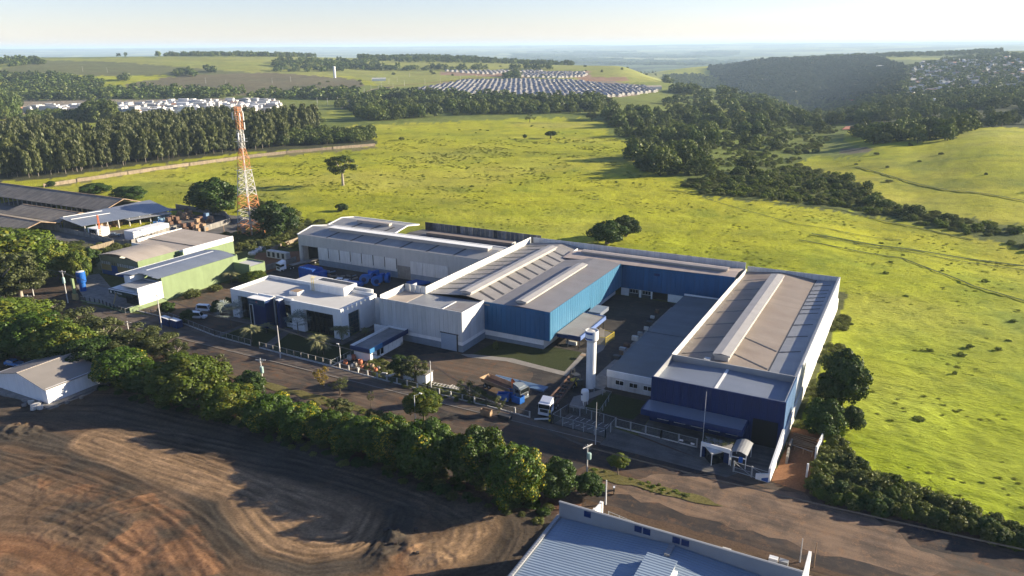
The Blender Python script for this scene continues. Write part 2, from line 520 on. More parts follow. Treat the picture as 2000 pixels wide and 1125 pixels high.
K['roofbrown'] = pm('dusty_brown_roof', (0.235, 0.195, 0.16), 0.6, 0.10, 0.2, sheets=('Y', 1.0, 0.06), wave=('Y', 0.5, 0.05), dirt=((0.17, 0.12, 0.09), 0.4), metal=0.05)
K['rooflight'] = pm('pale_steel_roof', (0.27, 0.275, 0.28), 0.5, 0.07, 0.25, sheets=('Y', 1.0, 0.05), wave=('Y', 0.5, 0.04), metal=0.2)
K['roofblue'] = pm('blue_grey_steel_roof', (0.19, 0.215, 0.26), 0.45, 0.06, 0.2, sheets=('Y', 1.0, 0.04), wave=('Y', 0.4, 0.03), metal=0.25)
K['roofwing'] = pm('dull_grey_roof', (0.19, 0.185, 0.19), 0.6, 0.08, 0.2, sheets=('Y', 1.0, 0.04), wave=('Y', 0.33, 0.03), dirt=((0.20, 0.165, 0.165), 0.4))
K['roofx'] = pm('grey_steel_roof_along', (0.28, 0.275, 0.265), 0.5, 0.08, 0.25, sheets=('X', 1.0, 0.06), wave=('X', 0.4, 0.03), dirt=((0.25, 0.24, 0.23), 0.4), metal=0.15)
K['roofbottom'] = pm('new_galvanised_roof', (0.21, 0.27, 0.34), 0.42, 0.05, 0.2, sheets=('Y', 1.0, 0.04), wave=('Y', 0.5, 0.04), metal=0.2)
K['rooffibre'] = pm('old_fibre_cement_roof', (0.19, 0.165, 0.135), 0.9, 0.2, 0.4, sheets=('X', 1.1, 0.14), wave=('X', 0.4, 0.05), dirt=((0.08, 0.075, 0.07), 0.5))
K['rooftan'] = pm('beige_fibre_cement_roof', (0.36, 0.31, 0.26), 0.85, 0.1, 0.2, sheets=('Y', 1.1, 0.05), wave=('Y', 0.5, 0.03), dirt=((0.25, 0.2, 0.16), 0.3))
K['lantern'] = pm('ridge_vent_sheet', (0.37, 0.35, 0.33), 0.55, 0.08, 0.4, wave=('Y', 0.33, 0.03), metal=0.1)
K['lantern_x'] = pm('ridge_vent_sheet_along', (0.38, 0.33, 0.29), 0.55, 0.08, 0.4, wave=('X', 0.33, 0.04))
K['darkstrip'] = pm('dark_roof_sheet', (0.045, 0.042, 0.04), 0.4, 0.15, 0.6)
K['bronze'] = pm('galvanised_frame', (0.28, 0.29, 0.29), 0.5, 0.1, 1)
K['greenwall'] = pm('light_green_wall', (0.18, 0.235, 0.115), 0.8, 0.07, 0.4, streak=((0.9, 0.9, 0.15), 0.14))
K['ochre'] = pm('ochre_wall', (0.36, 0.28, 0.12), 0.8, 0.1, 0.5)
K['royal'] = pm('royal_blue_paint', (0.02, 0.08, 0.28), 0.6, 0.1, 0.5)
K['bluetarp'] = pm('bright_blue_sheeting', (0.006, 0.06, 0.28), 0.5, 0.2, 0.8)
K['bluesteel'] = pm('blue_painted_steel', (0.009, 0.09, 0.34), 0.5, 0.15, 1.2)
K['bluegrey'] = pm('galvanised_profile', (0.13, 0.21, 0.32), 0.4, 0.1, 1.0, metal=0.3)
K['concrete'] = pm('concrete', (0.21, 0.195, 0.175), 0.85, 0.15, 0.6, dirt=((0.2, 0.16, 0.12), 0.4), bump=0.2)
K['concreteold'] = pm('old_concrete', (0.22, 0.205, 0.185), 0.9, 0.2, 0.5, streak=((0.8, 0.8, 0.2), 0.3))
K['block'] = pm('sunlit_block_wall', (0.24, 0.19, 0.13), 0.9, 0.15, 0.6, streak=((0.8, 0.8, 0.2), 0.25))
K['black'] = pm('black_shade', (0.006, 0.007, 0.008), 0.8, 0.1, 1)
K['darkmetal'] = pm('dark_metal', (0.04, 0.042, 0.045), 0.5, 0.15, 1)
K['tyre'] = pm('tyre_rubber', (0.015, 0.015, 0.015), 0.85, 0.1, 2)
K['rust'] = pm('rusty_steel', (0.13, 0.075, 0.05), 0.85, 0.25, 1.0)
K['orange'] = pm('orange_paint', (0.55, 0.13, 0.03), 0.5, 0.12, 1)
K['towerorange'] = pm('faded_orange_paint', (0.50, 0.20, 0.07), 0.6, 0.12, 1)
K['yellow'] = pm('yellow_paint', (0.5, 0.38, 0.03), 0.5, 0.1, 1)
K['carwhite'] = pm('white_vehicle_paint', (0.75, 0.76, 0.78), 0.25, 0.02, 1, spec=0.5)
K['carsilver'] = pm('silver_vehicle_paint', (0.20, 0.23, 0.25), 0.25, 0.02, 1, metal=0.3)
K['carblue'] = pm('blue_vehicle_paint', (0.08, 0.22, 0.5), 0.3, 0.04, 1)
K['wood'] = pm('raw_timber', (0.33, 0.22, 0.13), 0.85, 0.2, 1)
K['cardboard'] = pm('brown_cardboard', (0.3, 0.2, 0.12), 0.9, 0.2, 1)
K['terracotta'] = pm('terracotta', (0.42, 0.15, 0.08), 0.8, 0.15, 1)
K['pole'] = pm('concrete_pole', (0.5, 0.48, 0.45), 0.8, 0.1, 0.6)
K['bark'] = pm('bark', (0.12, 0.095, 0.07), 0.95, 0.25, 1.5)
K['palebark'] = pm('pale_bark', (0.30, 0.26, 0.21), 0.95, 0.25, 1.5)
K['glass'] = glassmat('dark_glass')
K['glassblue'] = glassmat('teal_glass', (0.01, 0.035, 0.05))
K['wire'] = meshwire('fence_wire', (0.12, 0.14, 0.13), 0.28, 0.09)
K['asphalt'] = paving('old_asphalt', (0.033, 0.029, 0.028), (0.075, 0.052, 0.038), 0.14, (0.12, 0.068, 0.038))
K['yard'] = paving('yard_asphalt', (0.033, 0.030, 0.029), (0.055, 0.048, 0.042), 0.09, (0.085, 0.066, 0.05))
K['yarddirt'] = paving('yard_packed_dirt', (0.105, 0.075, 0.053), (0.065, 0.053, 0.042), 0.12, (0.14, 0.07, 0.035), 0.4)
K['roaddust'] = paving('dusty_asphalt', (0.165, 0.112, 0.075), (0.09, 0.066, 0.05), 0.16, (0.20, 0.12, 0.07), 0.4)
K['sidewalk'] = paving('worn_sidewalk', (0.125, 0.10, 0.08), (0.08, 0.066, 0.054), 0.25, (0.12, 0.07, 0.042))
K['drive'] = paving('concrete_drive', (0.12, 0.113, 0.105), (0.085, 0.08, 0.075), 0.2, (0.075, 0.068, 0.06))
K['sand'] = paving('beige_pavement', (0.30, 0.22, 0.15), (0.25, 0.18, 0.12), 0.3, (0.26, 0.18, 0.12))
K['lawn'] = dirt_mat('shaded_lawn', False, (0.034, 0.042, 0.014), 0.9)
K['verge'] = dirt_mat('dry_grass_verge', False, (0.12, 0.105, 0.035), 0.9)
K['weeds'] = dirt_mat('weedy_ground', False, (0.14, 0.13, 0.055), 1.0)
K['redsoil'] = dirt_mat('red_soil', False, (0.19, 0.092, 0.045), 0.6)
K['darksoil'] = dirt_mat('dark_soil', False, (0.07, 0.055, 0.045), 0.6)
K['terrain'] = ground_mat('meadow_and_fields', 0.75)
K['dirtlot'] = dirt_mat('graded_earth', True, b=0.7)
K['paint'] = pm('road_paint', (0.5, 0.5, 0.48), 0.7, 0.2, 2)
K['hutwall'] = pm('hut_wall', (0.72, 0.72, 0.72), 0.6, 0.03, 0.6, streak=((2, 2, 0.1), 0.1), wave=('X', 0.5, 0.02))
K['hutroof'] = pm('hut_roof', (0.21, 0.19, 0.17), 0.7, 0.06, 0.3, sheets=('X', 1.1, 0.04), dirt=((0.26, 0.22, 0.2), 0.3), wave=('X', 0.4, 0.02))

L = {}
L['mango'] = leafmat('mango_leaves', (0.017, 0.040, 0.005), (0.060, 0.108, 0.010), (0.30, 0.25, 0.015), 1.0, 0.12, 0.22)
L['airy'] = leafmat('greyish_leaves', (0.042, 0.055, 0.017), (0.105, 0.115, 0.038), None, 0, 0.18, 0.22)
L['bright'] = leafmat('bright_leaves', (0.034, 0.062, 0.007), (0.095, 0.13, 0.014), (0.20, 0.18, 0.02), 0.6, 0.18, 0.2)
L['dark'] = leafmat('dark_leaves', (0.014, 0.034, 0.007), (0.045, 0.08, 0.012), None, 0, 0.1, 0.25)
L['euca'] = leafmat('eucalyptus_leaves', (0.035, 0.052, 0.016), (0.10, 0.105, 0.03), None, 0, 0.2, 0.3)
L['forest'] = leafmat('forest_leaves', (0.030, 0.056, 0.011), (0.082, 0.112, 0.020), None, 0, 0.15, 0.4)
L['yellow'] = leafmat('yellowing_leaves', (0.14, 0.10, 0.015), (0.30, 0.19, 0.02), None, 0, 0.3, 0.2)
L['forest2'] = leafmat('olive_forest_leaves', (0.05, 0.075, 0.015), (0.125, 0.148, 0.03), None, 0, 0.12, 0.35)
L['deep'] = leafmat('shaded_gorge_leaves', (0.010, 0.022, 0.014), (0.024, 0.042, 0.02), None, 0, 0.08, 0.3)  # gorge slope's shade put into a darker, bluer leaf colour
L['palm'] = leafmat('palm_fronds', (0.10, 0.11, 0.045), (0.22, 0.21, 0.11), None, 0, 0.2, 0.2)
L['silverpalm'] = leafmat('silver_palm_fans', (0.14, 0.17, 0.15), (0.26, 0.29, 0.25), None, 0, 0.15, 0.2)
L['meadowbush'] = leafmat('meadow_bush_leaves', (0.07, 0.10, 0.012), (0.15, 0.19, 0.02), None, 0, 0.2, 0.3)
L['tussock'] = leafmat('tussock_blades', (0.13, 0.155, 0.014), (0.22, 0.235, 0.022), None, 0, 0.3, 0.2)
L['grass'] = leafmat('grass_blades', (0.20, 0.21, 0.02), (0.34, 0.33, 0.04), None, 0, 0.3, 0.1)
L['scrub'] = leafmat('scrub_leaves', (0.06, 0.08, 0.018), (0.135, 0.145, 0.036), None, 0, 0.2, 0.35)
# ---------------------------------------------------------------- land cover
GRASS = (0.325, 0.318, 0.018)
FIELDS = [  # (pixel outline of the land parcel in the survey photograph, albedo, softness in px)
 ([(-600, 60), (2600, 60), (2600, 132), (1500, 132), (1200, 126), (-600, 126)], (0.15, 0.17, 0.06), 0),
 ([(-300, 190), (0, 180), (330, 172), (640, 168), (1280, 150), (1500, 190), (1520, 215), (1000, 232), (600, 250), (0, 232), (-300, 230)], (0.15, 0.17, 0.035), 2),
 ([(-200, 118), (300, 112), (760, 108), (1130, 118), (1420, 160), (1250, 160), (760, 172), (690, 150), (560, 146), (0, 148)], (0.24, 0.24, 0.055), 1),
 ([(-200, 140), (0, 135), (82, 117), (249, 122), (498, 143), (355, 147), (213, 149), (35, 143), (-200, 160)], (0.125, 0.125, 0.05), 1),
 ([(249, 163), (355, 147), (533, 142), (693, 154), (712, 166), (693, 176), (498, 187), (249, 181)], (0.135, 0.112, 0.062), 1),
 ([(0, 196), (540, 192), (560, 215), (480, 224), (0, 224)], (0.24, 0.20, 0.15), 1),
 ([(782, 180), (870, 160), (1180, 154), (1292, 176), (1240, 186), (1180, 192), (1010, 193), (900, 188)], (0.26, 0.20, 0.15), 1),
 ([(860, 140), (1150, 139), (1160, 151), (1020, 152), (860, 146)], (0.30, 0.19, 0.13), 1),
 ([(1120, 150), (1220, 150), (1230, 158), (1140, 158)], (0.28, 0.16, 0.10), 1),
 ([(1500, 196), (1900, 130), (2500, 110), (2500, 250), (1900, 250), (1600, 250)], (0.055, 0.065, 0.03), 2),
 ([(1380, 132), (1500, 118), (1700, 112), (1770, 130), (1760, 196), (1560, 202), (1400, 165)], (0.022, 0.03, 0.018), 1),
 ([(1500, 122), (1720, 111), (1900, 114), (1900, 118), (1700, 116), (1560, 127)], (0.26, 0.27, 0.07), 0),
 ([(560, 252), (640, 236), (790, 220), (1200, 222), (1330, 215), (1460, 235), (1560, 222), (1660, 245), (1640, 290), (1530, 330), (1380, 372), (1340, 350), (1240, 330), (1260, 300), (1190, 262), (1180, 236), (980, 224), (760, 240), (600, 258)], (0.12, 0.145, 0.028), 3),
 ([(1340, 345), (1480, 325), (1560, 325), (1660, 352), (1760, 405), (1880, 425), (2100, 455), (2100, 520), (1980, 482), (1800, 440), (1640, 412), (1480, 392), (1370, 385)], (0.10, 0.115, 0.030), 4),
 ([(1560, 262), (1660, 280), (1700, 300), (1640, 310), (1560, 300)], (0.17, 0.19, 0.04), 3),
 ([(1640, 292), (1690, 287), (1706, 292), (1690, 298), (1640, 300)], (0.16, 0.13, 0.08), 1),
 ([(-100, 330), (0, 356), (90, 350), (250, 326), (480, 298), (740, 282), (720, 262), (620, 245), (0, 235), (-100, 240)], (0.06, 0.06, 0.03), 1),
 ([(90, 360), (250, 331), (480, 302), (733, 284), (735, 290), (480, 310), (240, 342), (110, 366)], (0.16, 0.14, 0.06), 2),
 ([(240, 215), (640, 228), (640, 212), (770, 222), (600, 240), (480, 236), (120, 258), (120, 235)], (0.22, 0.23, 0.035), 1),
]
def land(px, py, x, y):
    n = len(px)
    c = np.tile(np.array(GRASS), (n, 1))
    # meadow variation: drier swaths, darker tufted patches in drifts
    v1 = fbm(x/38, y/38, 21, 5)[:, None]
    v2 = fbm(x/9+4, y/9, 33, 4)[:, None]
    v3 = fbm((x*0.95+y*0.3)/120, (y*0.95-x*0.3)/26, 41, 4)[:, None]
    c = c*(1-0.30*np.clip((v1-0.50)*5, 0, 1)*np.clip((v2-0.40)*4, 0, 1)*np.array([1.05, 0.8, 0.5]))
    c = c+np.clip((fbm(x/55+7, y/55, 23, 4)-0.5)*3, 0, 1)[:, None]*np.array([0.035, 0.01, 0.03])
    c = c*(1-0.25*np.clip((v3-0.52)*6, 0, 1)*np.array([1.0, 0.85, 0.6]))
    c = c*(0.88+0.24*v2)
    jx = (fbm(px/14, py/5, 77, 3)-0.5); jy = (fbm(px/11, py/5, 78, 3)-0.5)
    lush = np.clip((330-np.hypot(x, y))/160, 0, 1)[:, None]
    c = c*(1-lush*np.array([0.16, 0.0, 0.3]))
    for poly, col, s in FIELDS:
        m = inpoly(px+jx*s*9, py+jy*s*5, poly)
        if m.any():
            k = (0.8+0.4*fbm(x[m]/60, y[m]/60, 12, 4))[:, None]
            c[m] = np.array(col)*k
    # farmland mosaic far away
    far = np.hypot(x, y) > 3600
    if far.any():
        q = vnoise(x[far]/900+vnoise(x[far]/400, y[far]/400, 6), y[far]/700, 51)
        w = vnoise(x[far]/350, y[far]/350, 52)
        cc = np.where((q > 0.58)[:, None], np.array([0.24, 0.25, 0.10]), np.array([0.10, 0.13, 0.05]))
        cc = np.where((w > 0.66)[:, None], np.array([0.04, 0.055, 0.03]), cc)
        c[far] = cc
    # ditches and cattle tracks (narrow dark lines across the meadow)
    # bare earth south of the streets
    s = (y < 119.0) & (x > -420)
    k = fbm(x/14, y/14, 61, 4)[:, None]
    dirt = np.array([0.11, 0.075, 0.048])*(0.7+0.6*k)
    c = np.where(s[:, None], dirt, c)
    s2 = (x < -14) & (y >= 119) & (y < 235) & (x > -250)
    c = np.where(s2[:, None], np.array([0.10, 0.105, 0.035])*(0.7+0.6*k), c)
    return c

def seg_dist(px, py, line):
    d = np.full(px.shape, 1e9)
    for (x0, y0), (x1, y1) in zip(line[:-1], line[1:]):
        dx, dy = x1-x0, y1-y0; L2 = dx*dx+dy*dy
        t = np.clip(((px-x0)*dx+(py-y0)*dy)/L2, 0, 1)
        d = np.minimum(d, np.hypot(px-x0-t*dx, py-y0-t*dy))
    return d
DITCH = [([(1585, 458), (1700, 478), (1850, 500), (2010, 522)], 2.2), ([(1600, 463), (1740, 488), (2010, 530)], 1.2), ([(1560, 470), (1760, 505), (1900, 560), (2010, 592)], 1.3),
         ([(1672, 326), (1740, 345), (1850, 372), (2010, 395)], 2.0), ([(880, 270), (1000, 273), (1140, 271), (1220, 268)], 1.0),
         ([(950, 333), (1080, 337), (1130, 334)], 0.9), ([(1300, 372), (1500, 395), (1640, 410), (1900, 470)], 1.5), ([(1380, 390), (1560, 440), (1760, 470)], 0.8)]

def build_terrain():
    az = np.concatenate([np.linspace(-180, -44, 18), np.arange(-40, 40.01, 0.17), np.linspace(44, 180, 18)])*math.pi/180
    p = np.arange(1050, 122, -2.6); r1 = 1564*70/p
    p2 = np.arange(121.5, 13, -0.8); r2 = 1564*70/p2
    r = np.concatenate([[2, 30, 60, 85], r1, r2, np.exp(np.linspace(math.log(r2[-1]*1.03), math.log(42000), 40))])
    A, Rr = np.meshgrid(az, r)
    th = YAW-A+math.pi/2+0  # heading back to a world angle
    x = (Rr*np.cos(YAW-A+math.pi/2)).ravel(); y = (Rr*np.sin(YAW-A+math.pi/2)).ravel()
    z = T(x, y)
    # meadow micro relief (tussocks, hollows)
    rr = np.hypot(x, y)
    nr = (1-np.clip((rr-700)/500, 0, 1))*((x > -9)*(y > 120)+(y > 240)).clip(0, 1)
    z = z+nr*(0.22*(fbm(x/4.5+y/14, y/1.8, 93, 2)-0.5)+0.5*(fbm(x/7, y/7, 91, 3)-0.5)+0.25*(vnoise(x/2.2, y/2.2, 92)-0.5))
    px, py, w = proj(x, y, z)
    px = np.where(w > 1, px, -5000); py = np.where(w > 1, py, 3000)
    c = land(px, py, x, y)
    na, nr_ = len(az), len(r)
    i = np.arange(nr_-1)[:, None]*na+np.arange(na-1)[None, :]
    F = np.stack([i, i+1, i+na+1, i+na], -1).reshape(-1, 4)
    col = np.concatenate([np.clip(c, 0, 1), np.ones((len(c), 1))], 1)
    me = npmesh('ground', np.stack([x, y, z], 1), F, K['terrain'], 4, [('ground', 'POINT', col)])
    me.polygons.foreach_set('use_smooth', [True]*len(me.polygons))
    if me.polygons[5000].normal.z < 0: me.flip_normals()
    o = bpy.data.objects.new('ground', me); COL.objects.link(o)
    tag(o, kind='structure')
    return o
build_terrain()

# ---------------------------------------------------------------- sheets: streets, kerbs, yards
def sheet(name, pts, z, mat, kind='structure', step=None):
    mb = MB(); mb.quad(*[(x, y, z) for x, y in pts])
    o = mb.build(name, mat)
    n = o.data.polygons[0].normal
    if n.z < 0: o.data.flip_normals()
    return tag(o, kind=kind)

def pxsheet(name, pts, z, mat): return sheet(name, [g(*p) for p in pts], z, mat)

def ragged(pts, amp=0.5, step=1.2, seed=1):
    """outline with a worn, uneven edge"""
    out = []; n = len(pts)
    for i in range(n):
        a = Vector(pts[i]); b = Vector(pts[(i+1) % n]); d = (b-a).length; k = max(1, int(d/step))
        nrm = Vector((-(b-a).y, (b-a).x))/max(d, 1e-6)
        for j in range(k):
            p = a.lerp(b, j/k)
            q = (float(vnoise(p.x/2.5, p.y/2.5, seed))-0.5)*2*amp
            out.append((p.x+nrm.x*q, p.y+nrm.y*q))
    return out

def rsheet(name, pts, z, mat, amp=0.5, seed=1): return sheet(name, ragged(pts, amp, 1.2, seed), z, mat)

rsheet('roadside_earth', [(-330, 98), (120, 98), (120, 118), (-8, 119.6), (-8, 124), (-330, 126)], 0.008, dirt_mat('roadside_earth', False, (0.085, 0.055, 0.036), 0.6), 0.6)
rsheet('road', [(-330, 110.3), (120, 110.3), (120, 117.4), (-330, 118.6)], 0.016, K['asphalt'], 0.35, 4)
rsheet('service_road', [(-330, 101.2), (120, 99.5), (120, 106.2), (-330, 106.8)], 0.016, K['asphalt'], 0.35, 5)
rsheet('road_crossover', [(-67, 106), (-46, 106), (-44, 111), (-70, 111)], 0.02, K['asphalt'], 0.4, 6)
rsheet('road_crossing', [(-22, 105), (60, 105), (60, 111.5), (-24, 111.5)], 0.02, K['yarddirt'], 0.5, 7)
rsheet('sidewalk', [(-175, 119.2), (-45.3, 118.6), (-45.3, 120.4), (-60, 121), (-114, 122.5), (-152, 124), (-175, 127.9)], 0.10, K['sidewalk'], 0.12, 8)
rsheet('entrance_apron', [(-45.3, 117.8), (-22, 117.2), (-20.5, 119.6), (-45.1, 125)], 0.05, K['drive'], 0.1, 9)
sheet('warehouse_forecourt', [(-40.3, 124.6), (-22, 119.8), (-15.6, 119.2), (-15.6, 131.2), (-40.3, 131.2)], 0.043, K['drive'])
rsheet('gate_apron', [(-22, 117.2), (-13.5, 117.0), (-13.5, 119.2), (-20.5, 119.5)], 0.04, K['yarddirt'], 0.2, 9)
rsheet('left_sidewalk', [(-206, 119.5), (-175.2, 119.4), (-175.2, 127.5), (-206, 124.5)], 0.09, K['sidewalk'], 0.12, 8)
rsheet('side_road', [(-236, 118), (-207, 118), (-210, 132), (-262, 152), (-300, 160), (-300, 150), (-262, 141)], 0.03, K['asphalt'], 0.4, 8)
rsheet('dusty_road_patch', [(-41, 104.5), (-20, 103), (6, 104), (12, 108), (2, 115.5), (-14, 117.8), (-24, 115.5), (-34, 112.5)], 0.024, K['roaddust'], 1.6, 21)
rsheet('dusty_road_patch', [(-110, 108.4), (-80, 108.0), (-66, 106.5), (-62, 111), (-84, 113.5), (-104, 114.5), (-118, 112)], 0.024, K['yarddirt'], 1.2, 22)
rsheet('dusty_road_patch', [g(*p) for p in ((430, 702), (520, 716), (640, 752), (760, 790), (880, 826), (860, 842), (700, 812), (560, 775), (440, 730))], 0.026, K['yarddirt'], 1.0, 24)
rsheet('kerbside_dust', [(-172, 117.0), (-120, 116.6), (-46, 116.4), (-46, 118.5), (-172, 119.1)], 0.022, K['yarddirt'], 0.6, 25)
sheet('kerb', [(-206, 119.0), (-45.3, 118.35), (-45.3, 118.6), (-206, 119.25)], 0.125, K['concrete'])
for a, b in ((-330, -172), (-150, -69), (-44, -23)):
    rsheet('median', [(a, 107.4), (b, 107.2), (b+2.5, 108.0), (b, 109.3), (a, 109.7)], 0.11, K['verge'], 0.8, 3+int(a) % 7)
rsheet('tree_verge', [(-330, 90), (-150, 90), (-44, 89), (-44, 101), (-330, 101.2)], 0.03, K['darksoil'], 0.6, 2)

for i, (px, py, w, h_) in enumerate(((560, 712, 5, 1.6), (700, 762, 7, 1.4), (880, 812, 5, 2.2), (1080, 872, 8, 1.5), (300, 640, 6, 1.6))):
    cx, cy = g(px, py); rsheet('road_patch', [(cx-w/2, cy-h_/2), (cx+w/2, cy-h_/2), (cx+w/2, cy+h_/2), (cx-w/2, cy+h_/2)], 0.031+0.001*i, K['yard'], 0.12, 30+i)

# inside the plant
rsheet('yard', [(-121, 122.6), (-60, 121.2), (-45.3, 120.7), (-45.3, 126), (-40.4, 126.5), (-40.4, 203), (-92, 203), (-92, 187.4), (-186, 187.4), (-186, 150), (-121, 150)], 0.014, K['yard'], 0.1)
rsheet('packed_yard', [(-121, 123), (-72, 122), (-66, 131), (-71, 141.5), (-92, 143.8), (-104, 134), (-109, 126)], 0.022, K['yarddirt'], 0.5, 12)
rsheet('dirt_patch', [g(*p) for p in ((745, 700), (860, 690), (975, 700), (1045, 712), (1000, 745), (930, 760), (850, 752), (770, 730))], 0.028, K['yarddirt'], 0.5, 13)
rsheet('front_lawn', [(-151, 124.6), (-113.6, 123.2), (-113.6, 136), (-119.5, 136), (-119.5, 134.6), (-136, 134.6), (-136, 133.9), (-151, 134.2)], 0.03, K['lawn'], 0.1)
sheet('garden_path', [(-136.6, 124), (-134.0, 124), (-137.8, 135.5), (-140.4, 135.5)], 0.045, K['drive'])
sheet('terrace_pavement', [(-160, 134.4), (-120, 134.6), (-119.6, 151), (-122, 151), (-122, 137.2), (-160, 137.2)], 0.05, K['drive'])
sheet('side_path', [(-153.2, 124.5), (-151.6, 124.5), (-151.6, 134.4), (-153.2, 134.4)], 0.046, K['drive'])
rsheet('car_yard', [(-187.8, 128), (-153.4, 124.6), (-153.4, 137), (-161, 137), (-161, 158), (-187.8, 158)], 0.024, K['yarddirt'], 0.2)
rsheet('shrub_bed', [g(*p) for p in ((700, 712), (745, 700), (850, 752), (940, 762), (985, 790), (940, 792), (830, 764), (740, 738))], 0.035, K['weeds'], 0.4)
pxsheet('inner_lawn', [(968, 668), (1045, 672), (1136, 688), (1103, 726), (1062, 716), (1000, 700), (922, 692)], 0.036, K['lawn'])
pxsheet('yard_path', [(900, 692), (922, 692), (1000, 700), (1062, 716), (1103, 726), (1137, 689), (1146, 691), (1106, 735), (1055, 722), (990, 706), (915, 698)], 0.042, K['concrete'])
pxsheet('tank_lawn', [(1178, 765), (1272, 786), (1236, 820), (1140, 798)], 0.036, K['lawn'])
pxsheet('tower_path', [(1120, 775), (1180, 760), (1184, 766), (1150, 780), (1140, 800), (1110, 795)], 0.044, K['concrete'])
sheet('bicycle_yard', [(-56.2, 121.3), (-45.2, 120.9), (-45.2, 125.5), (-55.2, 126.6)], 0.06, K['drive'])
sheet('annex_walk', [(-57.5, 140), (-53.4, 140), (-53.4, 199), (-56.5, 199)], 0.08, K['concreteold'])
pxsheet('loading_slab', [(1150, 702), (1178, 684), (1192, 660), (1196, 652), (1172, 640), (1145, 690)], 0.09, K['concrete'])
for i in range(7):
    sheet('bay_line', [(-54.6+i*1.25, 124.6-0.0), (-54.5+i*1.25, 124.6), (-54.2+i*1.25, 126.0), (-54.3+i*1.25, 126.0)], 0.068, K['paint'])
    sheet('bay_line', [(-54.6+i*1.25, 122.2), (-54.5+i*1.25, 122.1), (-53.9+i*1.25, 123.2), (-54.0+i*1.25, 123.3)], 0.068, K['paint'])
rsheet('sand_pavement', [(-36.8, 86), (-5.5, 85.6), (-5.5, 97.4), (-35.5, 97.8)], 0.03, K['sand'], 0.15)
rsheet('alley', [(-15, 119.5), (-9.6, 118.6), (-9.2, 141), (-14.9, 141)], 0.03, K['redsoil'], 0.3)
rsheet('hut_apron', [(-172, 78.5), (-150, 79.5), (-149.5, 93), (-172, 93)], 0.05, K['concreteold'], 0.5)

# the storage yard and sheds on the left
rsheet('shed_yard', [(-345, 160), (-282, 168), (-236, 181), (-228, 206), (-236, 232), (-290, 232), (-345, 226), (-430, 226), (-430, 175)], 0.02, K['drive'], 0.3)
rsheet('weed_field', [(-330, 128), (-236, 150), (-236, 178), (-300, 166), (-330, 160)], 0.024, K['weeds'], 0.8)
rsheet('green_forecourt', [(-207, 126), (-189, 128.8), (-189, 134), (-204, 134), (-232, 147), (-236, 140)], 0.036, K['concreteold'], 0.1)
rsheet('rubble_plot', [(-189, 168), (-183.4, 168), (-183.4, 206), (-206, 190)], 0.028, K['redsoil'], 0.5)

